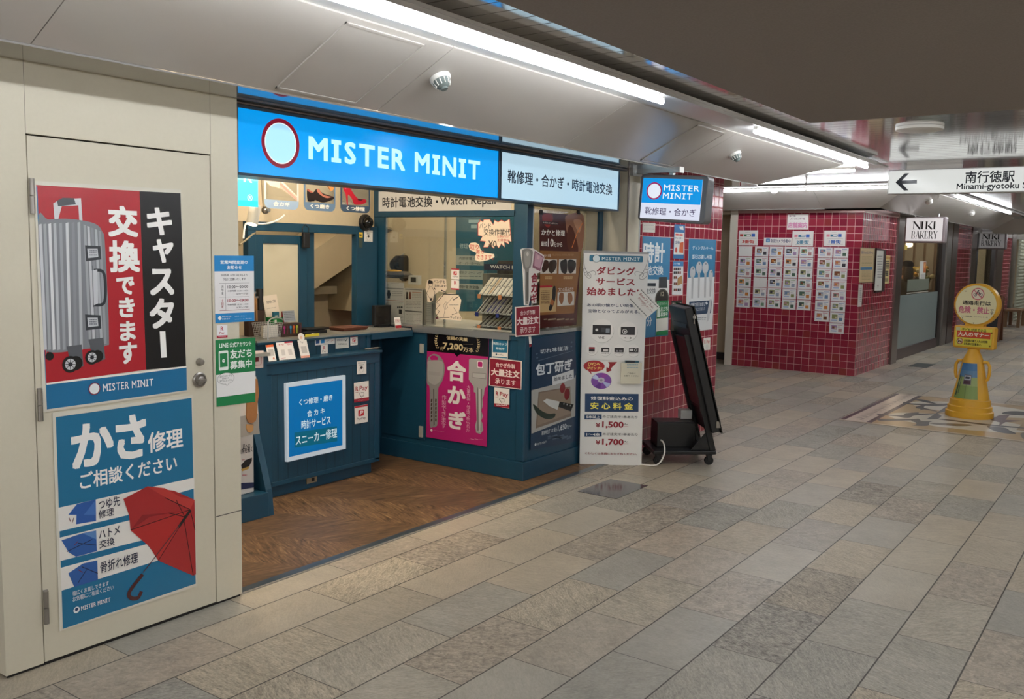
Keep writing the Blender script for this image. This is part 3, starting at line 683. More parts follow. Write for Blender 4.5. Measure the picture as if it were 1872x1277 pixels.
# ---- service counter in front, clad in blue boarding
t2 = thing('service_counter', 'dark blue boarded service counter with a stepped ledge and toe recess', 'counter', (4.25, 4.54, 0.0)); o2 = -t2.location
P2 = lambda n, k, b=0.0: part(n, k, t2, b, o2)
k = MB(); k.box((3.74, 4.54, 0.09), (4.755, 4.97, 0.87), BOARD_X); P2('body', k)
k = MB(); k.box((3.735, 4.534, 0.086), (4.762, 4.56, 0.115), BLUE); k.box((3.735, 4.534, 0.80), (4.762, 4.552, 0.872), BLUE); k.box((3.735, 4.534, 0.1), (3.79, 4.552, 0.81), BLUE); k.box((4.712, 4.534, 0.1), (4.762, 4.552, 0.81), BLUE); P2('front_frame', k, 0.003)
k = MB(); k.box((3.78, 4.575, 0.004), (4.72, 4.98, 0.09), BLUE); P2('plinth', k, 0.003)
k = MB(); k.box((3.73, 4.515, 0.872), (4.768, 4.66, 0.888), BLUE); P2('ledge', k, 0.003)
k = MB(); k.box((3.74, 4.632, 0.888), (4.755, 4.97, 0.99), BOARD_X); k.box((4.72, 4.622, 0.888), (4.758, 4.66, 0.99), BLUE); P2('riser', k)
CT = mat('grey_worktop', '8d8d88', 0.3, var=0.05, scale=30)
k = MB(); k.box((3.745, 4.61, 0.988), (5.19, 4.98, 1.0), BLUE); k.box((3.75, 4.622, 1.0), (5.19, 4.98, 1.012), CT); k.box((4.755, 4.605, 0.955), (5.19, 4.64, 1.0), BLUE); P2('worktop', k)
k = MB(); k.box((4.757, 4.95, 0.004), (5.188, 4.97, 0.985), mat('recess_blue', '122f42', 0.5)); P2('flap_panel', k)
k = MB(); p = on_y(569, 876, 4.575); k.box((p.x-0.045, 4.568, p.z-0.022), (p.x+0.045, 4.576, p.z+0.022), mat('socket_plate', '9a8c74', 0.4, metal=0.3)); k.box((p.x-0.002, 4.566, p.z-0.012), (p.x+0.022, 4.569, p.z+0.012), BLACK); P2('floor_socket', k, 0.001)
# ---- shelf unit left of the counter
t3 = thing('display_shelf', 'low dark blue display shelf between the cream post and the counter', 'shelf', (3.15, 4.5, 0.004)); o3 = -t3.location
P3 = lambda n, k, b=0.0: part(n, k, t3, b, o3)
k = MB(); k.box((2.76, 4.27, 0.004), (3.54, 4.86, 0.15), BLUE); P3('base', k, 0.003)
k = MB(); k.box((2.76, 4.82, 0.15), (3.60, 4.86, 0.93), BLUE); P3('back_panel', k)
k = MB(); k.prism([(3.535, 4.27, 0.004), (3.535, 4.29, 0.16), (3.535, 4.40, 0.5), (3.535, 4.47, 0.95), (3.535, 4.86, 0.95), (3.535, 4.86, 0.004)], (0.045, 0, 0), BLUE); P3('side_panel', k)
k = MB(); k.box((3.58, 4.50, 0.004), (3.725, 4.55, 0.93), BLUE); P3('filler_panel', k)
k = MB(); k.box((2.76, 4.46, 0.935), (3.72, 4.9, 0.955), CT); P3('top', k)
# ---- blue framed screen with sliding frosted door behind the counter
t4 = thing('counter_screen', 'dark blue partition frame with frosted sliding door behind the counter', 'partition', (4.5, 5.0, 1.0)); o4 = -t4.location
P4 = lambda n, k, b=0.0, par=None: part(n, k, par or t4, b, o4)
k = MB(); k.box((3.98, 4.985, 1.705), (4.979, 5.04, 1.765), BLUE); P4('header', k, 0.003)
k = MB(); k.box((3.98, 4.985, 0.0), (4.045, 5.04, 1.705), BLUE); P4('jamb', k, 0.003)
k = MB(); k.box((4.98, 4.985, 1.0125), (5.205, 5.04, 1.765), BLUE); P4('post', k, 0.003)
k = MB()
for a, b in (((4.045, 1.0), (4.116, 1.68)), ((4.43, 1.0), (4.505, 1.68)), ((4.116, 1.622), (4.43, 1.68)), ((4.116, 1.0), (4.43, 1.06))): k.box((a[0], 5.0, a[1]), (b[0], 5.03, b[1]), BLUE)
sd = P4('sliding_door', k, 0.003)
k = MB(); k.box((4.116, 5.012, 1.06), (4.43, 5.018, 1.622), FROST); part('frosted_pane', k, sd, 0, o4)
k = MB(); k.box((4.505, 5.03, 1.0), (4.60, 5.055, 1.705), BLUE); P4('stile', k, 0.003)

# ---- hanging printed picture boards under the fascia
FB = face_y(4.02); C5 = (430, 310, 1872/270)
S = Sheet(FB, C5, th=0.006, emit=0.35); S.base('4fb7de', -20, 10, 282, 475); S.r_('7cd0ea', -20, 10, 282, 150); S.r_('2fc3ea', -20, 380, 282, 475)  # emission stands in for spotlights falling on this board
S.t('f3e6d0', 'E R', -60, -5, 205, 165, b=0.5); S.c('d9f2fb', 178, 355, 40); S.c('49bfe4', 178, 355, 34); S.t('d9f2fb', 'R', 163, 332, 195, 378, b=1)
S.done('hanging_board', 'pale blue hanging board beside the cream post, showing a capital R', 'sign', 'picture boards hung under the fascia')
def board(x0, x1, y0, y1, cap, txt, tx, col, label, draw):
    t = thing('hanging_board', label, 'sign', FB.at(*FB.uv(C5[0]+x0/C5[2], C5[1]+y1/C5[2])), 0, 'picture boards hung under the fascia'); o = -t.location
    G = Sheet(FB, C5, th=0.004); (a, d), (c_, b) = G.q(x0, y0), G.q(x1, y1); r = 0.035; d = 2.06
    P = [(a, d), (a, b+r)]+[(a+r-r*math.cos(math.radians(18*i)), b+r-r*math.sin(math.radians(18*i))) for i in range(1, 6)]+[(c_-r+r*math.sin(math.radians(18*i)), b+r-r*math.cos(math.radians(18*i))) for i in range(0, 6)]+[(c_, d)]
    G.mb.prism([FB.at(u, v) for u, v in P], FB.n*0.004, ACRYL); G.mb.v = [tuple(Vector(v)+o) for v in G.mb.v]; G.done('clear_panel', parent=t)
    G = Sheet(FB.off(0.004), C5, th=0.001); cz = G.q(x0, cap)[1]; h = 0.001
    G.mb.poly([FB.at(u, v, 0.005) for u, v in [(a, cz)]+P[1:-1]+[(c_, cz)]], ink(col)); G.h = 0.0015
    for u in (a, c_-0.012): G.flat([(u, cz), (u+0.012, cz), (u+0.012, d), (u, d)], 'c8c9c8' if col == '8fa5bf' else col, 0.0012)
    G.t('efe9dc', txt, *tx, b=1.6); G.mb.v = [tuple(Vector(v)+o) for v in G.mb.v]; G.done('caption', parent=t)
    G = Sheet(FB.off(0.004), C5, th=0.0025); G.h = 0.003; draw(G); G.mb.v = [tuple(Vector(v)+o) for v in G.mb.v]; G.done('picture', parent=t)
def d_key(G):
    G.s('e6cdbf', (370, 100), (590, 95), (610, 170), (560, 235), (500, 215), (440, 200)); G.p('d8b8a8', (560, 130), (610, 155), (690, 245), (720, 270), (780, 340), (775, 395), (690, 320), (620, 270), (560, 230))
    G.p('c39b90', (570, 160), (775, 370), (775, 392), (560, 190)); G.p('efe0d6', (590, 150), (780, 335), (780, 348), (582, 165))
def d_shoe(G):
    G.s('241c1c', (905, 255), (930, 252), (980, 290), (1030, 245), (1110, 300), (1200, 330), (1245, 345), (1240, 375), (1150, 410), (1080, 412), (1010, 385), (990, 400), (915, 395))
    G.s('b3705f', (1030, 245), (1060, 250), (1110, 315), (1200, 340), (1230, 340), (1160, 360), (1090, 330), (1040, 285)); G.s('a75a4c', (905, 255), (930, 254), (985, 292), (940, 285))
    G.p('0f0d0d', (915, 380), (1000, 385), (1000, 402), (915, 398)); G.p('c98a4f', (1120, 150), (1190, 150), (1250, 240), (1215, 275), (1190, 255)); G.p('7a4a2a', (1120, 150), (1140, 150), (1205, 262), (1190, 255))
def d_heel(G):
    G.s('a5182c', (1370, 205), (1405, 185), (1450, 230), (1500, 310), (1560, 370), (1640, 375), (1660, 400), (1630, 430), (1550, 445), (1500, 430), (1470, 360), (1425, 320), (1425, 440), (1410, 440), (1395, 310), (1370, 260))
    G.p('d6566a', (1385, 210), (1405, 200), (1400, 250), (1388, 250)); G.p('3c0a12', (1545, 370), (1620, 376), (1590, 395), (1555, 388))
board(358, 798, 60, 512, 372, '合カギ', (480, 398, 690, 470), '8fa5bf', 'clear hanging board with a picture of a key over a grey-blue caption', d_key)
board(862, 1262, 90, 535, 405, 'くつ磨き', (950, 430, 1190, 500), '5d7793', 'clear hanging board with a picture of a black shoe and brush', d_shoe)
board(1328, 1700, 120, 555, 440, 'くつ修理', (1405, 460, 1640, 528), '33475c', 'clear hanging board with a picture of a red high heel', d_heel)

# ---- fittings around the top of the shop
t = thing('spotlight', 'white cylindrical spotlight hanging below the pale blue board', 'light', on_y(462, 392, 4.2)); 
k = MB(); k.cyl((0.02, 0, 0.05), (-0.015, -0.01, -0.055), 0.032, WHITE, 24); obj('lamp_head', k, t)
k = MB(); k.cyl((0.01, 0.0, 0.05), (0.0, 0.02, 0.30), 0.006, WHITE, 10); obj('stem', k, t)
k = MB(); k.cyl((-0.0152, -0.0101, -0.0551), (-0.0156, -0.0102, -0.0565), 0.026, mat('spot_lens', 'ffe9c8', 0.3, emit=8), 20); obj('lens', k, t)
t = thing('pipe_valve', 'round chrome valve fitting below the key picture board', 'fitting', on_y(485, 384, 4.6))
k = MB(); k.sphere((0, 0, 0), 0.024, STEEL, 16); k.cyl((0, 0, 0.02), (0, 0.03, 0.32), 0.016, BACKW, 12); obj('valve_body', k, t)
k = MB(); k.cyl((0, -0.02, 0), (0, -0.035, 0), 0.012, ALU, 16); obj('valve_stem', k, t)
t = thing('dome_camera', 'black dome security camera on the blue post beside the white window sign', 'camera', (5.06, 4.985, 1.795))
k = MB(); k.lathe([(0.062, 0), (0.062, 0.02), (0.055, 0.03)], (0, 0, 0), BLACKP, 28, ax=(0, -1, 0)); obj('mount', k, t)
k = MB(); k.sphere((0, -0.028, 0), 0.047, mat('camera_dome', '0b0b0c', 0.06), 24, z0=0.0, z1=0.999, ax=(0, -1, 0)); obj('dome', k, t)
t = thing('hanging_speaker', 'small black box hanging by a strap from the blue partition header', 'speaker', (4.462, 4.98, 1.66))
k = MB(); k.box((-0.03, -0.028, -0.065), (0.03, 0.0, 0.045), BLACKP); obj('speaker_body', k, t, bevel=0.008)
k = MB(); k.tube([(-0.026, -0.014, 0.04), (-0.03, -0.012, 0.075), (0, -0.008, 0.1), (0.03, -0.012, 0.075), (0.026, -0.014, 0.04)], 0.003, BLACKP, 8); obj('strap', k, t)
cb = MB(); cb.tube(smooth([on_y(445, 436, 4.5), on_y(448, 412, 4.55), on_y(456, 406, 4.6), on_y(470, 409, 4.6), on_y(490, 408, 4.6), on_y(508, 402, 4.6), on_y(520, 393, 4.6)]), 0.006, WHITE, 10)
c = obj('cable', cb); c['label'] = 'white cable looping along the top of the blue partition'; c['category'] = 'cable'
cb = MB(); cb.tube([on_y(438, 447, 4.3), on_y(448, 440, 4.35), on_y(462, 428, 4.4), on_y(467, 426, 4.4)], 0.006, mat('lit_rod', '8f8468', 0.4), 10)
c = obj('hook_rod', cb); c['label'] = 'thin pale hooked rod sticking out beside the cream post'; c['category'] = 'rod'
# lamps inside the shop
def shop_lamp(loc, watts, label):
    t = thing('downlight', label, 'light', loc, 0, 'downlights inside the shop')
    k = MB(); k.lathe([(0.06, 0), (0.06, -0.03), (0.05, -0.03), (0.045, -0.01), (0.004, -0.01)], (0, 0, 0), WHITE, 24); obj('lamp_rim', k, t)
    l = bpy.data.lights.new('lamp_bulb', 'POINT'); l.energy = watts; l.color = (1.0, 0.86, 0.68); l.shadow_soft_size = 0.05
    b = bpy.data.objects.new('lamp_bulb', l); COL.objects.link(b); b.parent = t; b.location = (0, 0, -0.07)
for x, y, w in ((2.95, 3.68, 1.8), (3.9, 3.70, 0.5), (4.3, 4.2, 0.6), (4.7, 5.45, 0.9), (5.62, 4.3, 0.55)):
    shop_lamp((x, y, 2.418), WARM*w, 'round recessed downlight in the shop ceiling behind the fascia sign')

# ================================================================== POSTERS AND STICKERS
FD = face_y(Y0-0.0006)            # on the cream wall and door
# ---- suitcase poster
S = Sheet(FD, (40, 320, 929/320), th=0.002, rough=0.25)
S.base('d8d4c6', (62, 30), (842, 78), (875, 1148), (112, 1258)); S.p('b3232f', (74, 52), (623, 85), (658, 1032), (128, 1103)); S.p('17171a', (623, 85), (840, 96), (870, 1014), (658, 1032))
S.p('f3efe6', (128, 1102), (872, 1012), (872, 1020), (129, 1112)); S.p('1c6f9f', (129, 1112), (872, 1020), (874, 1140), (131, 1242)); S.p('3f7fae', (74, 60), (80, 60), (131, 1235), (129, 1110), h=S.h)
# the suitcase picture
S.p('d5d5d8', (165, 150), (200, 128), (312, 122), (320, 245), (303, 245), (298, 160), (210, 165), (190, 240), (172, 240)); S.p('4e5258', (185, 135), (215, 120), (275, 122), (285, 155), (215, 163), (190, 165))
S.s('83868c', (84, 250), (140, 236), (250, 232), (380, 255), (425, 300), (440, 380), (460, 840), (440, 905), (300, 925), (200, 940), (135, 935), (122, 900))
for i, x in enumerate((88, 112, 138, 165, 196, 230, 262, 293)):
    c = ('c9cbd0', 'a7aab0', 'dcdde0', 'b9bcc2', '9da1a8', 'd2d4d8', '8d9198', 'b4b7bd')[i]
    S.p(c, (x, 262-i*1.5), (x+15, 258-i*1.5), (x+43-i*2, 925), (x+28-i*2, 928), h=S.up() if i == 0 else S.h)
for i, x in enumerate((325, 345, 365, 385, 405)): S.p(('a4a7ad', 'c5c7cc', '8f9399', 'b5b8be', '9b9ea5')[i], (x, 262+i*8), (x+13, 266+i*8), (x+43, 905-i*3), (x+30, 910-i*3), h=S.h)
for y in (372, 738): S.p('3c4046', (333, y), (415, y+5), (420, y+75), (338, y+85)); S.p('c3c6cb', (345, y+18), (400, y+18), (404, y+62), (350, y+68)); S.bars('70757d', 356, y+26, 396, y+60, 3)
S.l('33373d', 16, *smooth([(380, 505), (425, 510), (440, 560), (440, 650), (425, 685), (378, 688)])); S.p('c9ccd1', (368, 505), (398, 500), (402, 680), (380, 690)); S.l('5a5f66', 4, (372, 480), (378, 700))
for cx, cy, r in ((255, 1003, 44), (370, 966, 38)):
    S.p('5b5e64', (cx-20, cy-95), (cx+60, cy-105), (cx+70, cy+10), (cx+10, cy+30)); S.c('17181a', cx+28, cy-6, r*0.86); S.c('1b1c1e', cx, cy, r); S.c('c8cacd', cx, cy, r*0.66); S.c('2a2b2e', cx, cy, r*0.28)
    for i in range(8): a = i*math.pi/4; S.l('33353a', 3, (cx, cy), (cx+r*0.6*math.cos(a), cy+r*0.6*math.sin(a)), h=S.h+0.0001)
S.c('1b1c1e', 145, 960, 22)
W = 'f4f2ee'
for ch, x0, y0, x1, y1 in (('交', 452, 158, 615, 330), ('換', 458, 345, 625, 515), ('で', 497, 540, 595, 632), ('き', 510, 650, 598, 752), ('ま', 516, 775, 602, 875), ('す', 512, 890, 610, 995)): S.t(W, ch, x0, y0, x1, y1, b=2.2)
for ch, x0, y0, x1, y1 in (('キ', 658, 168, 795, 320), ('ャ', 690, 338, 803, 465), ('ス', 675, 497, 806, 635), ('タ', 672, 655, 806, 808)): S.t(W, ch, x0, y0, x1, y1, b=2.2)
S.p(W, (728, 828), (758, 828), (766, 966), (736, 968)); emblem(S, 382, 1132, 33, '7c2440', 'e9eef0'); S.t('eef2f4', 'MISTER MINIT', 425, 1110, 695, 1107, b=0.5, slab=True) if False else S.t('eef2f4', 'MISTER MINIT', 426, 1108, 694, 1108+8, b=0.5, slab=True)
S.done('poster', 'red and black poster of a silver suitcase in a clear sleeve on the cream door', 'poster')
# ---- umbrella poster
S = Sheet(FD, (80, 720, 871/300), th=0.002, rough=0.25)
S.base('d8d4c6', (45, 100), (788, 5), (812, 1018), (82, 1258)); S.p('1c7099', (62, 122), (783, 20), (805, 1005), (100, 1245))
S.p('e9e6e0', (74, 603), (797, 442), (798, 500), (440, 600), (450, 640), (78, 728)); S.p('e9e6e0', (80, 762), (456, 668), (540, 770), (84, 885)); S.p('e9e6e0', (86, 922), (545, 795), (610, 880), (92, 1042))
S.t(W, 'か', 140, 168, 372, 330+30, b=2.2); S.t(W, 'さ', 378, 122, 545, 300+28, b=2.2); S.t(W, '修理', 550, 205, 738, 280, b=1.2); S.t(W, 'ご相談ください', 188, 418, 706, 395+8, b=1)
for i, (y, a) in enumerate(((562, 0), (728, 1), (885, 2))):
    if i == 0: S.p('2b5aa6', (175, 582), (274, 558), (276, 672), (170, 690), (172, 640), (128, 640)); S.p('4473bd', (210, 640), (274, 560), (276, 640)); S.l('5d2b2b', 4, (132, 655), (140, 675)); S.l('5d2b2b', 4, (158, 655), (150, 680))
    elif i == 1: S.p('2f5ea6', (92, 775), (200, 738), (276, 722), (280, 832), (170, 862), (130, 838)); S.p('5a86c0', (205, 738), (276, 722), (278, 770)); S.l('1c2440', 4, (120, 835), (255, 770)); S.l('1c2440', 4, (180, 790), (275, 800)); S.l('6b2c3a', 4, (160, 800), (180, 780))
    else: S.p('2f5ea6', (128, 950), (205, 898), (282, 880), (285, 985), (160, 1022)); S.l('1c2440', 4, (200, 915), (285, 950)); S.l('1c2440', 4, (180, 1000), (225, 930)); S.l('6b2c3a', 4, (180, 930), (205, 945))
N = '2c2f45'
S.t(N, 'つゆ先', 288, 560, 403, 590, b=0.6); S.t(N, '修理', 288, 618, 370, 642, b=0.6); S.t(N, 'ハトメ', 290, 722, 402, 740, b=0.6); S.t(N, '交換', 292, 775, 374, 798, b=0.6); S.t(N, '骨折れ修理', 297, 890, 498, 890+3, b=0.6)
S.p('a82a2c', (420, 555), (545, 490), (690, 512), (798, 560), (805, 955), (790, 962), (605, 882), (555, 805), (458, 720), (450, 640)); S.p('bd3a35', (545, 488), (640, 498), (720, 545), (798, 560), (775, 610), (640, 545)); S.p('8c2024', (458, 720), (560, 650), (775, 612), (660, 628), (520, 640))
S.p('b32b2a', (458, 722), (700, 625), (775, 615), (605, 880), (555, 805))
for q in (((775, 612), (640, 548)), ((775, 612), (605, 882)), ((775, 612), (458, 720)), ((775, 615), (800, 720)), ((745, 650), (700, 560)), ((745, 650), (660, 630)), ((740, 660), (790, 960))): S.l('3a1416', 4, *q)
S.l('2b1a1c', 16, (775, 615), (712, 705)); S.l('53343a', 5, (720, 690), (525, 945)); S.l('4a2326', 20, *smooth([(522, 955), (470, 1020), (448, 1060), (465, 1082), (498, 1078), (515, 1045)]))
S.t('d9e4ea', '幅広くお直しできます', 150, 1025, 342, 1015, b=0.2) if False else S.t('d9e4ea', '幅広くお直しできます', 150, 1045, 342, 1013, b=0.2)
S.t('d9e4ea', 'お気軽にご相談ください', 150, 1075, 368, 1035, b=0.2); S.c('e9eef0', 171, 1143, 17); S.c('1d3a66', 171, 1140, 9); S.t('e9eef0', 'MISTER MINIT', 194, 1125, 350, 1098, b=0.6, slab=True)
S.done('poster', 'blue poster of a red umbrella in a clear sleeve low on the cream door', 'poster')
# ---- opening hours notice, pay sticker and green notice on the cream post
CP = (380, 460, 4.4)
S = Sheet(FD, CP, th=0.002); S.base('e8e6e6', (48, 30), (367, 32), (372, 555), (58, 575)); B1 = '1c86c8'
S.p(B1, (48, 30), (367, 32), (368, 155), (50, 158)); S.p(B1, (56, 498), (371, 484), (372, 555), (58, 575))
S.t('f3f5f7', '営業時間変更の', 98, 68, 318, 98, b=1.4); S.t('f3f5f7', 'お知らせ', 152, 110, 270, 140, b=1.4)
S.t('35323a', '2025年 4月1日(火)より', 102, 178, 318, 197, b=0.5); S.t('35323a', '下記に変更いたします', 118, 210, 302, 230, b=0.3)
for y in (252, 362): S.l('77747a', 2, (88, y+2), (332, y-2))
S.l('77747a', 2, (138, 252), (142, 470)); S.l('a04050', 2.5, (92, 474), (334, 462))
S.t('35323a', '10:00〜20:00', 155, 272, 320, 290, b=0.6); S.t('35323a', '月〜金', 106, 272, 122, 345, vert=True); S.t('6b6870', '休憩時間 13:30〜14:30', 155, 308, 320, 318); S.t('6b6870', '16:30〜17:00', 222, 332, 320, 342)
S.t('b03048', '10:00〜19:00', 155, 382, 324, 398, b=0.6); S.t('b03048', '土日祝', 106, 382, 122, 455, vert=True); S.t('6b6870', '休憩時間 13:30〜14:30', 155, 418, 322, 426); S.t('6b6870', '16:30〜17:00', 224, 441, 322, 449)
S.c('f1f1f1', 93, 533, 16); S.t('f1f1f1', 'MISTER', 112, 518, 186, 523, slab=True); S.t('f1f1f1', 'MINIT', 112, 536, 174, 543, slab=True); S.t('f1f1f1', 'ミスターミニット', 212, 514, 308, 518); S.t('f1f1f1', 'メトロセンター南行徳店', 212, 540, 350, 538)
S.done('notice', 'white and blue opening hours notice on the cream post', 'notice')
S = Sheet(FD, CP, th=0.001); S.base('eae8ea', (70, 590), (155, 588), (157, 688), (72, 692)); S.p('b8223f', (71, 675), (157, 670), (157, 688), (72, 692)); S.t('b8223f', 'R', 102, 600, 124, 634, b=1); S.t('b8223f', 'Pay', 92, 644, 133, 663, b=0.3); S.bars('f3dfe2', 82, 679, 142, 684, 1)
S.done('payment_sticker', 'small white and red payment sticker between the two notices on the cream post', 'sticker')
S = Sheet(FD, CP, th=0.002); G1 = '168049'; S.base(G1, (60, 710), (380, 688), (380, 1206), (70, 1245)); S.p('ecebea', (64, 990), (380, 958), (380, 1130), (68, 1172))
S.t('eef4ef', 'LINE', 88, 738, 162, 768, b=1.8); S.t('eef4ef', '公式アカウント', 172, 730, 348, 755, b=1.2); S.t('eef4ef', '友だち', 176, 790, 352, 850-6, b=1.4); S.t('eef4ef', '募集中', 176, 880, 352, 932-6, b=1.4)
S.rr('eef4ef', 84, 798, 163, 948, 0.12); S.p(G1, (93, 818), (154, 812), (156, 922), (95, 930)); S.c('eef4ef', 124, 876, 14); S.t(G1, 'LINE', 116, 871, 132, 877, b=1)
S.c('3b3b3f', 142, 1018, 47, rx=68); S.c('ecebea', 142, 1018, 45, rx=66); S.p('ecebea', (140, 1058), (168, 1052), (150, 1078)); S.l('3b3b3f', 2, (140, 1062), (150, 1078), (168, 1056))
for i, tx in enumerate(('右のこのコードを', '読み取って', '友だちになってね')): S.t('3b3b3f', tx, 92 if i != 1 else 112, 994+i*19, 190 if i != 1 else 166, 1003+i*18-2)
S.done('notice', 'green and white account notice low on the cream post', 'notice')

# ---- service counter front: lit blue menu, stickers
FC = face_y(4.5335); CM = (500, 680, 1405/220)
S = Sheet(FC, CM, th=0.022, emit=0.16, rough=0.3); S.base('c8d3dc', (120, 128), (814, 32), (818, 888), (132, 1042)); S.p('0874ba', (148, 172), (776, 84), (778, 845), (154, 985))
S.p('0f6a86', (218, 700), (715, 625), (718, 800), (222, 875)); S.t('d8eef8', 'くつ修理・磨き', 272, 312, 662, 325, b=1); S.t('d8eef8', '合 カ キ', 366, 440, 570, 495-10, b=1); S.t('d8eef8', '時計サービス', 298, 560, 640, 625-25, b=1); S.t('d8eef8', 'スニーカー修理', 232, 735, 715, 755, b=0.8)
S.done('menu_board', 'lit blue service menu in a white frame on the blue counter front', 'sign')
def sticker(F, crop, quad, label, draw, name='payment_sticker', col='e6e2dd', th=0.001, cat='sticker', group=None):
    S = Sheet(F, crop, th=th); S.base(col, *quad); draw(S); return S.done(name, label, cat, group)
def rpay(S, x0, y0, x1, y1, sl=0.0):        # proportions of the square red-and-white pay sticker
    w, h = x1-x0, y1-y0; f = lambda a, b: (x0+a*w, y0+b*h+sl*a*w)
    S.p('9c1f30', f(0, 0.83), f(1, 0.83), f(1, 1), f(0, 1)); S.t('a01f2e', 'R', *f(0.1, 0.2), *f(0.28, 0.44), b=1.5); S.t('a01f2e', 'Pay', *f(0.37, 0.2), *f(0.92, 0.50), b=0.8); S.l('a01f2e', h*0.02, f(0.08, 0.5), f(0.28, 0.49))
    S.l('3c3a3c', h*0.03, f(0.4, 0.52), f(0.34, 0.62), f(0.42, 0.68), f(0.52, 0.8)); S.l('3c3a3c', h*0.03, f(0.46, 0.54), f(0.66, 0.56), f(0.66, 0.72), f(0.5, 0.72)); S.bars('f0dfe0', *f(0.15, 0.89), *f(0.85, 0.95), 1)
def paypay(S, x0, y0, x1, y1, sl=0.0):
    w, h = x1-x0, y1-y0; f = lambda a, b: (x0+a*w, y0+b*h+sl*a*w)
    S.p('b3202f', f(0, 0), f(1, 0), f(1, 0.1), f(0, 0.1)); S.rr('c0202e', *f(0.28, 0.25), *f(0.7, 0.6), 0.18); S.t('f0e6e4', 'P', *f(0.38, 0.3), *f(0.62, 0.56), b=1.6, shear=0.2); S.t('57545a', 'PayPay', *f(0.17, 0.68), *f(0.84, 0.84), b=0.4)
sticker(FC, CM, [(938, 125), (1110, 100), (1112, 330), (942, 355)], 'white and red payment sticker with a pointing hand on the blue counter front', lambda S: rpay(S, 940, 125, 1111, 355, -0.145))
sticker(FC, CM, [(944, 400), (1098, 372), (1100, 578), (948, 605)], 'white payment sticker with a red P square, lowest on the blue counter front', lambda S: paypay(S, 946, 400, 1099, 605, -0.17))
def camnote(S, x0, y0, x1, y1, sl=0.0):
    w, h = x1-x0, y1-y0; f = lambda a, b: (x0+a*w, y0+b*h+sl*a*w)
    S.t('3a3a3c', '防犯カメラ', *f(0.15, 0.08), *f(0.85, 0.18), b=0.6); S.t('3a3a3c', '録画中', *f(0.28, 0.24), *f(0.72, 0.36), b=0.6); S.rr('1f1f22', *f(0.36, 0.42), *f(0.62, 0.62), 0.5); S.l('8a8a8c', h*0.02, f(0.3, 0.5), f(0.26, 0.7), f(0.4, 0.85)); S.l('8a8a8c', h*0.02, f(0.68, 0.5), f(0.72, 0.7), f(0.6, 0.85)); S.bars('9a9a9c', *f(0.15, 0.92), *f(0.85, 0.95), 1)
CK = (430, 500, 1724/270)
sticker(FC, CK, [(1418, 1025), (1530, 1015), (1530, 1165), (1420, 1175)], 'small white camera notice high on the blue counter front', lambda S: camnote(S, 1419, 1025, 1530, 1173, -0.09), 'camera_notice')
FR = face_y(4.6315)
def cards(S):
    for x, tx, c, b in ((940, 'JCB', '1c4a86', 1.5), (1000, 'AX', '1c86c8', 1), (1062, 'D', '77777a', 0), (1118, 'DC', 'b8503c', 0)):
        S.p(c, (x, 775-(x-940)*0.07), (x+42, 770-(x-940)*0.07), (x+42, 812-(x-940)*0.07), (x, 818-(x-940)*0.07)) if x < 1060 else S.l(c, 4, (x, 800-(x-940)*0.07), (x+36, 785-(x-940)*0.07))
sticker(FR, CK, [(930, 758), (1162, 735), (1162, 815), (932, 838)], 'wide white card sticker with small logos on the counter riser', cards, 'card_sticker')
sticker(FR, CK, [(1170, 735), (1325, 720), (1325, 862), (1172, 875)], 'pale grey square card sticker on the counter riser', lambda S: (S.bars('9a9a98', 1185, 765, 1275, 790, 2), S.l('55605a', 12, (1275, 770), (1290, 785), (1308, 755)), S.bars('8a8a88', 1200, 815, 1300, 840, 1)), 'card_sticker', 'd3d2cc')
sticker(FR, CK, [(1342, 735), (1428, 725), (1428, 830), (1344, 840)], 'white payment sticker with a red P square on the counter riser', lambda S: paypay(S, 1343, 735, 1428, 838, -0.1))
sticker(FR, CK, [(998, 833), (1080, 825), (1080, 928), (1000, 936)], 'small white payment sticker with a red R on the counter riser', lambda S: (S.t('b8223f', 'R', 1028, 845, 1052, 885, b=1), S.t('6a5a60', 'Pay', 1016, 895, 1062, 918)))

# ---- display counter side facing the entrance
FX = face_x(5.2115); CX = (760, 590, 1117/210)
S = Sheet(FX, CX, th=0.002, rough=0.2); S.base('b3266f', (115, 62), (712, 108), (692, 1202), (102, 1108)); S.p('121013', (115, 62), (712, 108), (706, 330), (112, 272)); S.p('121013', (370, 290), (440, 297), (403, 328))
GO = 'c6b48c'
S.t(GO, '信頼の実績', 302, 125, 505, 180, b=1); S.t(GO, '約', 242, 228, 270, 268); S.t(GO, '7,200', 266, 188, 462, 280, b=1.6); S.t(GO, '万本', 464, 232, 564, 290, b=1); S.bars('8d8268', 466, 205, 560, 214, 1)
for sx, x0 in ((1, 190), (-1, 622)):
    for i in range(7):
        y = 110+i*22+(0 if sx > 0 else 35); bx = x0+sx*(abs(i-3)**1.7)*2.4
        S.p(GO, (bx, y), (bx+sx*(16+i), y-12), (bx+sx*16, y+6), h=S.h); S.p(GO, (bx, y+8), (bx-sx*8, y-14), (bx+sx*3, y-4), h=S.h)
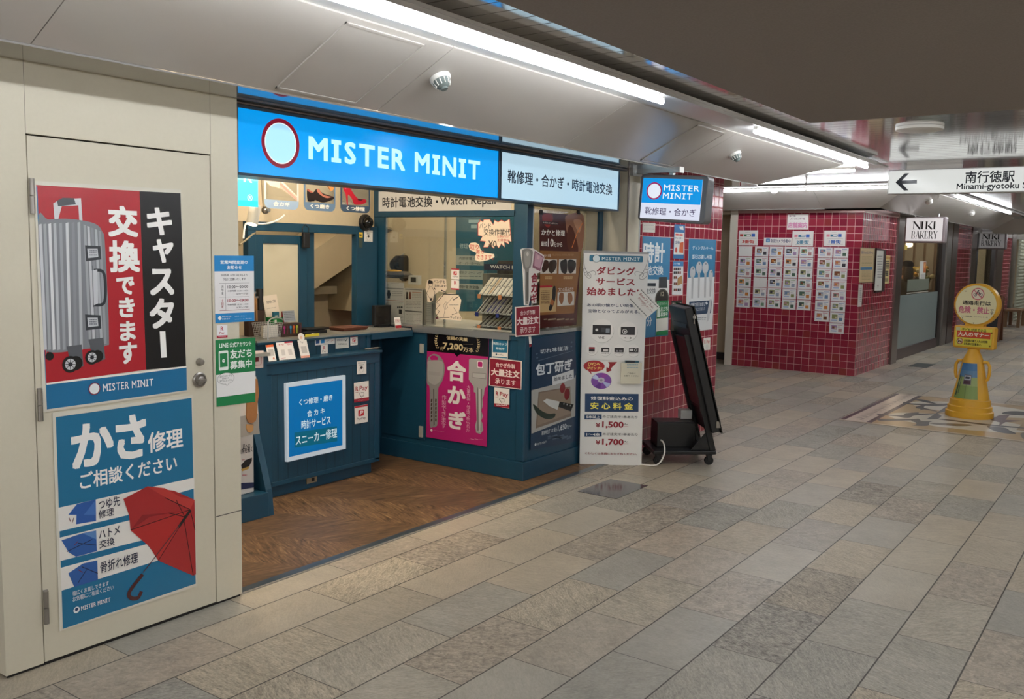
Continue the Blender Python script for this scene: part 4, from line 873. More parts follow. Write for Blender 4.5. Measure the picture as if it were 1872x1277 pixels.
# left key of the picture
S.s('8e8c8b', (115, 380), (130, 330), (175, 302), (230, 318), (275, 385), (282, 470), (262, 560), (225, 625), (220, 690), (214, 960), (200, 1005), (170, 1012), (140, 985), (138, 640), (112, 580)); S.c('b3266f', 180, 343, 28, rx=38)
S.s('a5a3a1', (128, 368), (258, 372), (268, 470), (250, 550), (190, 600), (125, 560), (118, 420), h=S.h+0.0001); S.p('7c7a79', (125, 463), (243, 475), (241, 520), (123, 508)); S.p('9f9d9b', (128, 468), (240, 480), (238, 515), (127, 503)); S.p('55524f', (172, 640), (182, 640), (186, 990), (176, 1000))
for i in range(6): S.p('4d4038', (150, 740+i*38), (165, 738+i*38), (163, 765+i*38), (148, 768+i*38), h=S.h); S.p('4d4038', (192, 735+i*38), (206, 740+i*38), (204, 768+i*38), (190, 764+i*38), h=S.h)
S.p('a3a2a0', (520, 355), (535, 345), (703, 355), (698, 600), (672, 640), (665, 700), (650, 735), (655, 800), (640, 850), (655, 905), (640, 950), (650, 975), (658, 1040), (632, 1080), (590, 1065), (580, 1000), (595, 940), (585, 680), (568, 670), (566, 620), (518, 550))
S.rr('e7d9df', 600, 366, 657, 442, 0.25); S.rr('b3266f', 607, 374, 650, 432, 0.25); S.p('7c7a79', (556, 480), (686, 490), (685, 545), (555, 532)); S.p('b1b0ae', (560, 485), (682, 495), (681, 540), (559, 527)); S.p('6e6c6a', (600, 640), (608, 620), (614, 1040), (602, 1050)); S.p('c4c3c1', (618, 640), (630, 640), (636, 1060), (622, 1060)); S.p('6e6c6a', (640, 640), (648, 640), (640, 1040), (632, 1060))
WP = 'ece4e2'
for ch, x0, y0, x1, y1 in (('合', 310, 358, 490, 590), ('か', 315, 605, 486, 810), ('ぎ', 322, 845, 486, 1055)): S.t(WP, ch, x0, y0, x1, y1-8, b=2.4)
S.t('e2a9c2', '作製できます', 258, 695, 296, 1030, vert=True); S.t('e2a9c2', '大量作製・他店で断られた', 500, 605, 528, 1065, vert=True); S.c('ece4e2', 156, 1042, 13); S.t('d9b3c4', 'MISTER MINIT', 175, 1040, 292, 1062, slab=True); S.bars('d9a3bb', 516, 1128, 655, 1142, 1, fill=0.15)
S.done('poster', 'magenta and black key cutting poster on the blue counter by the entrance', 'poster')
def cam2(S):
    S.p('1f6f92', (752, 155), (893, 168), (892, 290), (750, 285)); S.t('dfeaee', '防犯カメラ', 756, 185, 888, 222, b=1); S.t('dfeaee', '録画中', 780, 234, 862, 266, b=1); S.c('20506a', 785, 305, 10); S.t('5a6a70', 'safie', 803, 298, 852, 318); S.p('1f6f92', (748, 325), (893, 335), (893, 345), (748, 335))
sticker(FX, CX, [(742, 145), (900, 160), (896, 352), (740, 338)], 'teal and white camera notice above the dark red sign near the blue counter corner', cam2, 'camera_notice')
def bulk(S, x0, y0, x1, y1, sl):
    w, h = x1-x0, y1-y0; f = lambda a, b: (x0+a*w, y0+b*h+sl*a*w)
    S.p('8a1c30', f(0.025, 0.03), f(0.975, 0.03), f(0.975, 0.97), f(0.025, 0.97)); S.t('e9dcd6', '合かぎ作製', *f(0.2, 0.14), *f(0.8, 0.3), b=0.8); S.t('e9dcd6', '大量注文', *f(0.06, 0.36), *f(0.94, 0.62), b=1.8); S.t('e9dcd6', '承ります', *f(0.18, 0.7), *f(0.82, 0.9), b=0.5)
sticker(FX, CX, [(720, 335), (1035, 370), (1028, 648), (714, 608)], 'dark red bulk order sign flat on the blue counter side, above the pay sticker', lambda S: bulk(S, 717, 335, 1031, 612, 0.115), 'small_sign', 'e4d8d0', 0.003, 'sign')
sticker(FX, CX, [(765, 627), (912, 640), (910, 832), (763, 808)], 'white and red payment sticker under the dark red sign on the blue counter side', lambda S: rpay(S, 764, 625, 911, 812, 0.1))
sticker(FX, (640, 360, 1459/320), [(845, 595), (910, 598), (910, 688), (843, 682)], 'white payment sticker with a red P square on the counter window glass', lambda S: paypay(S, 845, 595, 910, 684, 0.05))
sticker(FX, (640, 360, 1459/320), [(845, 690), (910, 695), (908, 775), (843, 770)], 'white payment sticker with a red R low on the counter window glass', lambda S: (S.t('b8223f', 'R', 868, 698, 886, 730, b=1), S.p('b8223f', (843, 758), (908, 763), (908, 775), (843, 770))))
FXP = Face((0, 4.983, 0), (1, 0, 0), (0, 0, 1))
sticker(FXP, (430, 310, 1872/270), [(1636, 765), (1742, 770), (1740, 915), (1634, 910)], 'small white camera notice on the blue post under the black dome camera', lambda S: camnote(S, 1637, 768, 1740, 912, 0.03), 'camera_notice')
sticker(FXP, (430, 310, 1872/270), [(1568, 792), (1616, 795), (1612, 990), (1566, 985)], 'narrow yellow and dark strip sticker on the blue post beside the camera notice', lambda S: (S.p('d9b637', (1568, 792), (1616, 795), (1614, 860), (1567, 856)), S.p('1c1c1c', (1572, 815), (1602, 820), (1600, 838), (1572, 834))), 'strip_sticker', '3c4a44')

# ---- handwritten bubbles on the sliding glass
FG = face_x(5.2365); CG = (640, 360, 1459/320); PAPER = 'e9d9c4'; PK = 'c0392f'; KK = '2b2626'
S = Sheet(FG, CG, th=0.0015)
Q = [(1068, 215), (1085, 205), (1080, 190), (1110, 208), (1115, 188), (1165, 186), (1195, 232), (1205, 192), (1235, 208), (1262, 192), (1290, 206), (1330, 185), (1345, 372), (1318, 362), (1325, 392), (1285, 370), (1290, 420), (1262, 388), (1240, 425), (1218, 395), (1200, 428), (1165, 395), (1150, 418), (1112, 418), (1130, 370), (1085, 365), (1105, 325), (1068, 320)]
S.base(PAPER, *Q); S.l(PK, 6, *(Q+[Q[0]])); S.t(KK, 'バンド', 1080, 218, 1175, 262, b=0.3); S.t(KK, '交換作業代', 1115, 262, 1338, 322, b=0.3); S.t(KK, '¥0', 1155, 362, 1222, 420, b=0.6); S.t(PK, 'お求めの方', 1228, 318, 1330, 340, b=0.3); S.t(PK, '工賃無料', 1228, 348, 1330, 370, b=0.3)
S.done('glass_sticker', 'spiky cream speech bubble with a zero fee on the counter window glass', 'sticker')
S = Sheet(FG, CG, th=0.0015); S.base(PAPER, (988, 405), (1005, 382), (1045, 378), (1075, 395), (1085, 430), (1110, 462), (1200, 475), (1205, 500), (1150, 525), (1080, 538), (1045, 525), (1045, 490), (1055, 465), (1000, 440)); S.t(PK, '取り', 1000, 395, 1072, 440, b=0.5); S.t(PK, '寄せ', 1052, 440, 1118, 475, b=0.5); S.t(PK, 'できます。', 1055, 480, 1195, 525, b=0.5)
S.done('glass_sticker', 'rounded cream speech bubble with red handwriting on the counter window glass', 'sticker')
S = Sheet(FG, CG, th=0.0015); S.base(PAPER, (645, 690), (700, 678), (800, 682), (808, 760), (790, 795), (740, 785), (700, 815), (690, 860), (668, 878), (645, 870), (640, 800), (630, 760)); S.t(KK, 'バンドも', 698, 690, 795, 720, b=0.8); S.t(KK, '交換します!', 705, 728, 802, 752, b=0.8); S.l(KK, 8, (700, 755), (712, 770)); S.l(KK, 8, (760, 775), (790, 788)); S.p(KK, (650, 705), (660, 690), (690, 700), (692, 720), (655, 722)); S.l('4a4442', 4, (656, 724), (662, 748), (684, 748), (690, 722)); S.l('4a4442', 4, (662, 752), (640, 800), (660, 835), (700, 830), (708, 790), (684, 752)); S.p(KK, (662, 842), (688, 840), (676, 870)); S.done('glass_sticker', 'cream bubble with black handwriting above the wavy-edged one on the glass', 'sticker')
S = Sheet(FG, CG, th=0.0015); S.base(PAPER, (770, 815), (830, 800), (900, 810), (928, 860), (915, 930), (905, 960), (930, 1005), (925, 1030), (800, 1020), (740, 1010), (712, 960), (718, 920), (715, 880), (740, 840))
S.l(KK, 7, (770, 825), (785, 808), (900, 812), (905, 830), (860, 858)); S.l(KK, 6, (770, 825), (748, 850), (720, 880), (750, 895), (718, 935), (745, 950), (720, 990), (745, 1003), (830, 1003)); S.l('5c5350', 3, (860, 830), (800, 900), (780, 1000)); S.l('5c5350', 3, (800, 870), (815, 920), (790, 940), (780, 900), (800, 870)); S.bars('77706a', 830, 895, 905, 908, 1); S.l(KK, 5, (865, 920), (895, 965), (850, 980)); S.t(KK, 'やってます', 835, 990, 928, 1020, b=1); S.done('glass_sticker', 'large cream wavy-edged bubble with a sketched watch on the counter window glass', 'sticker')

# ---- counter front: knife poster, key sign, bulk order sign, hanging heel poster
FN = face_y(3.5912); CN = (950, 600, 666/120)
S = Sheet(FN, CN, th=0.002, rough=0.3); S.base('1a3550', (120, 110), (560, 30), (600, 1140), (108, 1235)); WK = 'd3dade'
S.t(WK, '切れ味復活', 205, 212, 490, 238-20, b=0.6); S.l('7d8c9c', 3, (180, 330), (540, 225)); S.t(WK, '包丁研ぎ', 162, 362, 530, 420, b=2); S.p('cfd3d4', (328, 488), (545, 415), (548, 508), (332, 580)); S.t('1f2d40', '始めました', 345, 492, 530, 520-18, b=0.8)
for x, y in ((172, 260), (175, 300), (525, 140), (522, 185)): S.l('8aa0b4', 2.5, (x-9, y), (x+9, y-2)); S.l('8aa0b4', 2.5, (x, y-11), (x, y+11))
S.p('a9a8a4', (116, 628), (330, 572), (332, 580), (548, 508), (566, 470), (560, 890), (116, 1068)); S.p('7b6b5d', (188, 645), (510, 588), (520, 890), (158, 1015)); S.p('8d7c6c', (200, 655), (508, 600), (516, 860), (175, 985))
S.c('7e2026', 432, 605, 50, rx=27); S.c('7e2026', 477, 665, 58, rx=28); S.p('c9cbc9', (235, 735), (270, 712), (402, 742), (380, 825), (300, 790)); S.p('16171a', (402, 742), (545, 770), (515, 840), (390, 795)); 
for x, y in ((445, 764), (477, 772), (510, 782)): S.c('c9cbc9', x, y, 8)
S.s('22332a', (132, 768), (150, 775), (220, 835), (290, 865), (355, 862), (352, 895), (310, 918), (240, 910), (170, 862), (138, 800)); S.t(WK, '家庭用包丁 1本 税込', 220, 1040, 375, 1050-8, b=0.4); S.t(WK, '1,650', 385, 985, 470, 1035-10, b=1.2); S.t(WK, '円〜', 474, 982, 522, 1005); S.bars('4f6278', 280, 1090, 520, 1120, 3, fill=0.3); S.c(WK, 157, 1175, 15); S.t(WK, 'MISTER MINIT', 172, 1165, 266, 1158, slab=True)
S.done('poster', 'dark blue knife sharpening poster with a cucumber and knife on the counter front', 'poster')
FW = face_y(3.6015); CW = (930, 370, 709/150)
S = Sheet(FW.off(0.012), CW, th=0.0015, rough=0.2); S.base('4a1f1c', (265, 85), (645, 110), (583, 1058), (268, 1085)); S.p('6b3424', (300, 100), (380, 90), (385, 150), (330, 200), (290, 160)); S.s('8f2a22', (290, 110), (345, 95), (380, 130), (345, 215), (300, 180))
S.s('9a6a52', (500, 110), (645, 115), (628, 420), (540, 400), (505, 280), (490, 180)); S.s('5a2c22', (520, 200), (560, 240), (600, 420), (520, 410), (500, 300)); S.s('c08e70', (560, 150), (630, 160), (610, 260), (575, 210)); S.l('ef8a4a', 8, (640, 170), (590, 260), (545, 390))
S.rr('3a1816', 288, 160, 428, 195, 0.1); S.t('e4d2c2', 'お待たせしません!', 294, 166, 424, 188, b=0.5); S.t('efe6dc', 'かかと修理', 282, 228, 482, 292, b=1); S.t('efe6dc', '最短', 278, 335, 330, 378, b=0.8); S.t('efe6dc', '10', 338, 312, 385, 382, b=0.8); S.t('efe6dc', '分から', 388, 340, 460, 385, b=0.8)
S.p('8a5c34', (268, 415), (625, 425), (562, 955), (268, 972)); S.t('e4d2c2', 'かかと修理', 298, 445, 362, 472, b=0.5); S.bars('b08a60', 372, 445, 560, 465, 2, fill=0.3)
for (x0, y0, x1, y1) in ((272, 490, 412, 612), (432, 490, 578, 612), (266, 735, 404, 940), (420, 775, 562, 885)): S.r_('c9c3b8' if y0 != 735 else 'b99a6c', x0, y0, x1, y1)
S.s('3a1e18', (285, 510), (335, 500), (342, 560), (300, 605), (285, 585)); S.s('3a2a24', (350, 510), (405, 500), (408, 560), (372, 610), (345, 590)); S.s('241f20', (442, 520), (470, 495), (500, 500), (498, 605), (455, 600)); S.s('1f1b1c', (510, 500), (570, 505), (575, 560), (540, 610), (512, 590)); S.s('2a2422', (378, 735), (402, 730), (400, 830), (375, 905), (360, 935), (343, 915), (370, 830)); S.p('a0623a', (366, 830), (392, 850), (378, 890), (352, 875)); S.s('8a5a3a', (438, 785), (470, 785), (468, 850), (452, 878), (432, 840)); S.s('8a5a3a', (508, 785), (540, 785), (548, 840), (525, 878), (508, 850)); S.bars('6e5236', 275, 760, 350, 880, 8, fill=0.35)
S.r_('a32530', 268, 718, 372, 732); S.t('e4d2c2', 'プロの革みがき', 424, 735, 556, 765, b=0.6); S.bars('c9a878', 310, 640, 375, 668, 2, fill=0.4); S.bars('c9a878', 470, 640, 548, 668, 2, fill=0.4); S.bars('a08a70', 300, 1005, 560, 1018, 1)
S.done('poster', 'brown heel repair poster hanging from two clips in the counter front window', 'poster')
for px, lab in ((990, 'black clip holding the brown poster near the corner post'), (1058, 'black clip holding the outer corner of the brown poster')):
    p = on_y(px, 387, 3.585); k = MB(); k.prism([(p.x-0.02, 3.583, p.z-0.018), (p.x+0.02, 3.583, p.z-0.018), (p.x+0.013, 3.583, p.z+0.012), (p.x-0.013, 3.583, p.z+0.012)], (0, 0.012, 0), BLACKP); k.tube([(p.x-0.006, 3.588, p.z+0.012), (p.x-0.004, 3.588, p.z+0.035), (p.x+0.004, 3.588, p.z+0.035), (p.x+0.006, 3.588, p.z+0.012)], 0.002, ALU, 6); c = obj('clip', k); c['label'] = lab; c['category'] = 'clip'
S = Sheet(face_y(3.66), (930, 370, 709/150), th=0.003); S.base('c9cfca', (645, 100), (775, 110), (775, 1000), (640, 1020)); S.done('window_panel', 'pale grey panel inside the counter front window beside the brown poster', 'panel')
# key shaped sign and bulk sign standing off the corner
t = thing('key_sign', 'key shaped cut-out sign with red Japanese letters stuck on the blue corner post', 'sign', V(5.31, 3.59, 1.4)); o = -t.location
FK = face_y(3.588); S = Sheet(FK, CW, th=0.004); S.base('e2dcd6', (100, 405), (120, 395), (205, 396), (222, 405), (300, 455), (305, 490), (272, 600), (242, 612), (236, 870), (200, 870), (190, 780), (168, 890), (130, 885), (122, 640), (118, 560)); S.mb.v = [tuple(Vector(v)+o) for v in S.mb.v]; S.done('backing', parent=t)
S = Sheet(FK, CW, th=0.0042); S.h = 0.0042; S.s('8b867e', (112, 415), (195, 408), (200, 470), (185, 560), (170, 590), (168, 850), (152, 875), (138, 860), (138, 600), (122, 560)); S.s('a8a298', (130, 430), (180, 425), (182, 520), (160, 560), (138, 545)); S.c('d9d3ca', 158, 445, 18); S.p('55504a', (150, 600), (160, 600), (158, 850), (150, 850)); S.p('8f5a6a', (220, 415), (300, 470), (268, 595), (200, 560)); S.p('c59aa6', (225, 430), (290, 475), (265, 570), (215, 545)); S.p('d9b0b8', (245, 455), (265, 468), (258, 495), (238, 485)); S.mb.v = [tuple(Vector(v)+o) for v in S.mb.v]; S.done('key_picture', parent=t)
S = Sheet(FK, CW, th=0.0047); S.h = 0.0055; S.t('8a1c30', '合カギ', 190, 610, 240, 868, b=2.4, vert=True); S.mb.v = [tuple(Vector(v)+o) for v in S.mb.v]; S.done('lettering', parent=t)
sticker(face_y(3.5815), CW, [(52, 902), (265, 885), (265, 1140), (58, 1160)], 'dark red bulk order sign on the blue corner post below the key shaped sign', lambda S: bulk(S, 55, 902, 265, 1158, -0.08), 'small_sign', 'e4d8d0', 0.004, 'sign')
sticker(face_y(3.5912), CW, [(172, 1158), (192, 1155), (200, 1240), (178, 1250)], 'tiny white and red tag below the dark red sign on the corner post', lambda S: S.r_('8a1c30', 176, 1222, 196, 1244), 'tag_sticker')

# ---- hanging light box on a bracket
t = thing('hanging_sign', 'square hanging light box, blue over white, in a grey frame by the red tiles', 'sign', V(6.3, 3.32, 2.2)); o = -t.location
FH = Face((6.3, 0, 0), (0, -1, -0.075), (0, -0.075, 1)); C3 = (1150, 280, 1642/180)
FH.u = Vector((0, -1, -0.055)).normalized(); FH.v = Vector((0, -0.055, 1)).normalized(); FH.n = FH.u.cross(FH.v)
u0, v1 = FH.uv(1172, 318); u1, v0 = FH.uv(1288, 410); G = mat('sign_grey_frame', '77777a', 0.3, metal=0.5)
k = MB(); r = 0.03; P = []
for cx, cy, a0 in ((u1-r, v1-r, 0), (u0+r, v1-r, 90), (u0+r, v0+r, 180), (u1-r, v0+r, 270)):
    for i in range(5): w = math.radians(a0+22.5*i); P.append((cx+r*math.cos(w), cy+r*math.sin(w)))
k.prism([FH.at(a, b, 0.0) for a, b in P], -FH.n*0.11, G); k.v = [tuple(Vector(v)+o) for v in k.v]; obj('case', k, t, bevel=0.006)
S = Sheet(FH, C3, th=0.003, emit=SIGN*0.9, rough=0.2); S.base('dfe3f5', (245, 410), (1235, 440), (1170, 1128), (182, 1075)); S.p('0f97e6', (245, 410), (1235, 440), (1192, 862), (208, 820)); emblem(S, 422, 628, 146, '9a2060', 'e9eefa'); S.t('eaf7fd', 'MISTER', 588, 522, 1172, 642, b=0.6, slab=True); S.t('eaf7fd', 'MINIT', 572, 655, 1055, 775, b=0.6, slab=True); S.t('45355c', '靴修理・合かぎ', 275, 893, 1112, 1062, b=0.3)
S.mb.v = [tuple(Vector(v)+o) for v in S.mb.v]; S.done('lit_face', parent=t)
k = MB(); k.box((6.30, 3.01, 2.205), (6.37, 3.38, 2.243), ALU); k.box((6.30, 3.00, 2.203), (6.372, 3.012, 2.245), WHITE); k.box((6.27, 3.37, 2.19), (6.40, 3.395, 2.248), ALU); k.v = [tuple(Vector(v)+o) for v in k.v]; obj('bracket', k, t)
for y in (3.08, 3.3): k = MB(); k.box((6.32, y-0.015, 2.15), (6.36, y+0.015, 2.21), ALU); k.v = [tuple(Vector(v)+o) for v in k.v]; obj('hanger', k, t)
# ---- sheets on the red tiled pier
FP = face_y(3.3995); CQ = (1160, 400, 786/160)
S = Sheet(FP, CQ, th=0.0015); S.base('3f87b5', (72, 155), (322, 168), (300, 1045), (60, 1070)); S.p('e2e4e2', (66, 540), (312, 545), (305, 830), (180, 740), (66, 700)); S.t('eef2f4', '時計', 80, 205, 268, 395, b=2); S.t('eef2f4', '電池交換', 60, 420, 255, 502, b=1)
S.p('22303e', (64, 575), (190, 575), (188, 605), (64, 602)); S.t('26323e', '電池交換', 64, 625, 186, 668, b=0.4); S.p('3f4347', (218, 522), (290, 520), (292, 620), (215, 620)); S.c('5b5a52', 246, 715, 88, rx=62); S.c('2d2c2a', 246, 715, 76, rx=52); S.t('c9c2a8', '12', 234, 655, 262, 690); S.t('eef2f4', '分', 112, 880, 152, 958, b=1.5)
S.done('poster', 'tall blue and white watch battery poster on the red tiles behind the standing panel', 'poster')
S = Sheet(FP.off(0.004), CQ, th=0.0015); S.base('e8e7de', (200, 735), (302, 730), (298, 1040), (190, 1045)); S.p(G1, (200, 735), (302, 730), (300, 885), (196, 895)); S.p(G1, (194, 1010), (298, 995), (298, 1040), (190, 1045)); S.t('e4efe6', '友だち', 232, 788, 296, 825, b=1); S.t('e4efe6', '募集中', 232, 838, 294, 872, b=1); S.t('e4efe6', '公式アカウント', 210, 752, 292, 770); S.rr('e4efe6', 204, 800, 226, 880, 0.15); S.done('notice', 'small green and white account notice overlapping the blue watch battery poster', 'notice')
S = Sheet(FP, CQ, th=0.0015); S.base('dedad2', (72, 32), (186, 38), (182, 122), (72, 118)); S.bars('9a9894', 82, 60, 172, 105, 4, fill=0.25); S.done('notice', 'small pale typed notice on the red tiles under the hanging light box', 'notice')
S = Sheet(FP, CQ, th=0.0015); S.base('2c72ae', (358, 48), (452, 55), (438, 360), (345, 355)); S.p('e6e6e4', (358, 120), (446, 125), (438, 320), (350, 318)); S.p('e6e6e4', (400, 70), (435, 65), (440, 100), (410, 95)); S.rr('d34a44', 366, 132, 395, 150, 0.5); S.rr('d34a44', 400, 134, 432, 152, 0.5); S.t('2c4a86', 'キャスター', 364, 160, 432, 185, b=0.8); S.t('2c4a86', '交換!', 364, 195, 405, 225, b=1); S.p('d3622f', (405, 215), (438, 205), (435, 305), (398, 300)); S.c('d34a44', 372, 278, 24); S.done('flyer', 'small blue flyer with an orange suitcase, above the bag flyer on the red tiles', 'flyer')
S = Sheet(FP, CQ, th=0.0015); S.base('dfe0e2', (345, 380), (438, 382), (430, 682), (335, 680)); S.p('3a86c4', (345, 380), (438, 382), (436, 425), (343, 425)); S.t('e6f0f6', 'バッグ修理', 350, 392, 408, 412, b=0.6)
for y in (438, 470, 515, 570, 625):
    for i, x in enumerate((350, 366, 384, 402)):
        if not (y > 490 and y < 600 and x > 380): S.r_(('3a3436', '5c4030', '8a3a2e', '2d2f3a')[(i+y//7) % 4], x, y, x+13, y+22)
S.p('b58a52', (385, 530), (425, 505), (425, 580), (382, 600)); S.done('flyer', 'small white bag repair flyer with rows of product pictures on the red tiles', 'flyer')
S = Sheet(FP, CQ, th=0.0015); S.base('201a19', (332, 735), (425, 728), (418, 1010), (322, 1005)); S.t('d9d3cd', '切れ味復活', 336, 752, 418, 782, b=0.4); S.p('7a4a38', (378, 830), (412, 810), (408, 900), (372, 905)); S.p('b9b4ae', (360, 910), (385, 905), (380, 960), (352, 970)); S.l('8a8682', 3, (330, 880), (360, 915), (415, 915)); S.done('flyer', 'small black knife sharpening flyer on the red tiles above the display stand', 'flyer')
S = Sheet(FP, CQ, th=0.0015); S.base('dfe1e3', (488, 178), (732, 186), (698, 990), (452, 1018)); S.p('2b7fae', (488, 178), (732, 186), (718, 520), (478, 528)); S.t('eef2f4', 'ディンプルキーも', 520, 240, 705, 280, b=0.8); S.t('eef2f4', '即日お渡し可能', 518, 318, 695, 362, b=0.8)
for x, y0, w, y1 in ((520, 425, 24, 712), (578, 382, 27, 708), (635, 382, 27, 705), (682, 455, 20, 695)):
    S.c('c3c5c9', x, y0+55, 55, rx=w); S.p('b4b6ba', (x-10, y0+95), (x+10, y0+95), (x+2, y1), (x-12, y1)); S.c('50596a', x+4, y0+20, 10)
S.p('24405f', (490, 742), (692, 728), (685, 845), (485, 865)); S.t('e4e9ee', '店頭で即日お渡し', 503, 755, 632, 780, b=0.8); S.t('e4e9ee', 'できるようになりました', 500, 800, 628, 820, b=0.4); S.p('e4e9ee', (632, 752), (645, 740), (656, 758), (645, 772)); S.p('c3c5c9', (672, 722), (690, 720), (668, 900), (645, 930), (650, 850)); S.bars('9aa0a8', 496, 885, 640, 915, 2, fill=0.3); S.c('5a80a8', 482, 958, 10); S.bars('8a9ab0', 496, 948, 540, 958, 1)
S.done('poster', 'blue and white dimple key poster with five silver keys on the red tiles', 'poster')
sticker(FP, CQ, [(620, 1068), (680, 1062), (678, 1175), (616, 1180)], 'white and red payment sticker low on the red tiles beside the display stand', lambda S: (S.t('c02a3a', 'R Pay', 626, 1088, 674, 1122, b=0.8), S.rr('d9d6d2', 638, 1130, 662, 1165, 0.3)))

# ================================================================== THINGS ON THE FLOOR
def local(t, k): 
    o = -t.location; k.v = [tuple(Vector(v)+o) for v in k.v]; return k
# ---- standing price panel in front of the counter
BO = V(5.94, 3.545, 0); BU = V(0.27, -0.372, 0).normalized(); BF = Face(BO, BU, (0, 0, 1))
t = thing('standing_panel', 'tall white free-standing panel with red and navy dubbing prices', 'sign', BO+BU*0.23)
CU = (1040, 440, 1045/180); CL = (1040, 640, 929/160); RD = '8e1a2c'; NV = '22386a'
S = Sheet(BF.off(-0.008), CL, th=0.010); S.base('dcdddb', (128, 80), (797, 85), (768, 1216), (112, 1226)); S.h = 0.0104
S.c('a5222c', 266, 166, 60, rx=112); S.p('a5222c', (195, 205), (240, 255), (232, 212)); S.t('f0d878', 'DVDへ', 205, 128, 330, 162, b=1); S.t('f0d878', 'ダビング!!', 190, 172, 348, 202, b=1)
S.p('8f1f27', (395, 205), (398, 175), (420, 185), (430, 150), (415, 122), (510, 122), (445, 190), (450, 215), (398, 230))
S.c('7a4aa0', 342, 322, 86, rx=108)
for a0, c in ((20, 'a9b4dc'), (200, 'b9c4e6'), (95, '5f2f86'), (275, '8a3f98')):
    S.p(c, *([(342, 322)]+[(342+104*math.cos(math.radians(a0+i*9)), 322+83*math.sin(math.radians(a0+i*9))) for i in range(5)]))
S.c('b9b7c6', 342, 314, 28, rx=36); S.c('8d8b98', 342, 314, 12, rx=15)
S.p('1b3d63', (170, 456), (738, 460), (736, 648), (168, 648)); S.t('e6e6e4', '修復料金込みの', 230, 484, 675, 532, b=0.8); S.t('e8dc5a', '安 心 料 金', 228, 548, 678, 628, b=1.4)
for y, tx, pr in ((678, '5本以上', '1,500'), (862, '1〜4本', '1,700')):
    S.p('1b3d63', (165, y), (346, y), (346, y+50), (163, y+52)); S.t('e6e6e4', tx, 185, y+8, 328, y+44, b=1.2); S.t('23242a', 'のご注文で1本あたり', 356, y+8, 726, y+42, b=0.6); S.t(RD, '¥', 284, y+88, 330, y+136, b=1); S.t(RD, pr, 352, y+72, 578, y+150, b=1.8); S.t('23242a', '〜', 586, y+96, 622, y+112, b=0.6); S.bars('b87a82', 584, y+124, 628, y+134, 1)
S.t(RD, 'くわしくは係員におたずねください。', 170, 1075, 722, 1110, b=0.8)
S.mb = local(t, S.mb); S.done('lower_panel', parent=t)
S = Sheet(BF, CU, th=0.010); S.base('dcdddc', (155, 100), (848, 122), (795, 1275), (130, 1255)); S.h = 0.0104
S.p('9b9c9c', (155, 100), (848, 122), (847, 142), (154, 128), h=0.0102); S.rr('1d6d8e', 217, 150, 784, 228, 0.2); S.c('16314a', 290, 188, 41); S.c('cfdfe6', 290, 188, 37); S.t('d8e6ea', 'MISTER MINIT', 350, 170, 752, 212, b=0.8, slab=True)
FG_ = '54575c'
for pts in ([(155, 135), (158, 230), (175, 300), (215, 370), (228, 392)], [(150, 300), (170, 360), (205, 395), (228, 392), (232, 360), (215, 340), (190, 350), (200, 375)], [(205, 335), (250, 318), (275, 325), (282, 345), (275, 362)], [(150, 300), (185, 290)], [(165, 340), (200, 328)], [(840, 175), (815, 270), (775, 345), (750, 375)], [(830, 320), (825, 370), (790, 405), (755, 405), (745, 375), (765, 350), (790, 360), (775, 385)], [(800, 350), (760, 335), (715, 325), (698, 345), (705, 368)], [(800, 300), (838, 305)], [(785, 330), (828, 338)]): S.l(FG_, 4, *smooth(pts))
S.t(RD, 'ダビング', 295, 272, 702, 366, b=1.6); S.t(RD, 'サービス', 288, 390, 696, 474, b=1.6); S.t(RD, '始めました!!', 190, 492, 765, 588, b=1.6)
S.t('1d2f56', 'あの頃の懐かしい映像が', 192, 660, 735, 706, b=0.8); S.t('1d2f56', '宝物となってよみがえる。', 202, 722, 752, 770, b=0.8)
for cx, cy, r, cas, tx in ((348, 952, 125, (252, 890, 440, 995), 'VHS'), (622, 958, 103, (550, 910, 698, 998), 'ベータ')):
    S.c('b5b7b6', cx+3, cy+5, r, h=S.up()); S.c('e3e3e2', cx, cy, r); S.r_('1d1c20', *cas); x0, y0, x1, y1 = cas
    if tx == 'VHS': S.c('d8d8d6', x0+42, (y0+y1)/2, 14); S.r_('7d8590', x1-50, y0+36, x1-10, y1-22); S.r_('3a3a40', x0+90, y0+30, x1-60, y1-30)
    else: S.c('c9c9c8', x0+40, (y0+y1)/2+6, 27); S.c('1d1c20', x0+40, (y0+y1)/2+6, 20); S.c('c9c9c8', x0+40, (y0+y1)/2+6, 11); S.r_('2c2b31', x0+75, y0+12, x1-10, y1-12)
    S.t('1d1c20', tx, cx-36 if tx == 'VHS' else cx-40, y1+18, cx+26 if tx == 'VHS' else cx+38, y1+44, b=1)
for cx, cy, tx, i in ((242, 1152, 'Mini DV', 0), (384, 1158, 'VHS-C', 1), (530, 1160, '8ミリビデオ', 2), (685, 1162, 'カセットテープ', 3)):
    S.c('b5b7b6', cx+2, cy+4, 60+i*2, h=S.up()); S.c('e3e3e2', cx, cy, 60+i*2); w = (30, 42, 48, 50)[i]; S.r_('211f24', cx-w, cy-28, cx+w, cy+22); 
    if i == 0: S.r_('8c2430', cx-w, cy-28, cx+w, cy-5)
    elif i == 1: S.r_('cfcfce', cx-20, cy-10, cx+30, cy+14)
    elif i == 2: S.r_('8a8890', cx-30, cy-2, cx-10, cy+14); S.r_('8a8890', cx+2, cy-2, cx+36, cy+14)
    else: S.r_('cfcfce', cx-44, cy-20, cx-6, cy+4); S.c('cfcfce', cx+22, cy-6, 16); S.c('211f24', cx+22, cy-6, 9)
    S.t('1d1c20', tx, cx-w, cy+28, cx+w, cy+40, b=0.6)
S.mb = local(t, S.mb); S.done('upper_panel', parent=t)
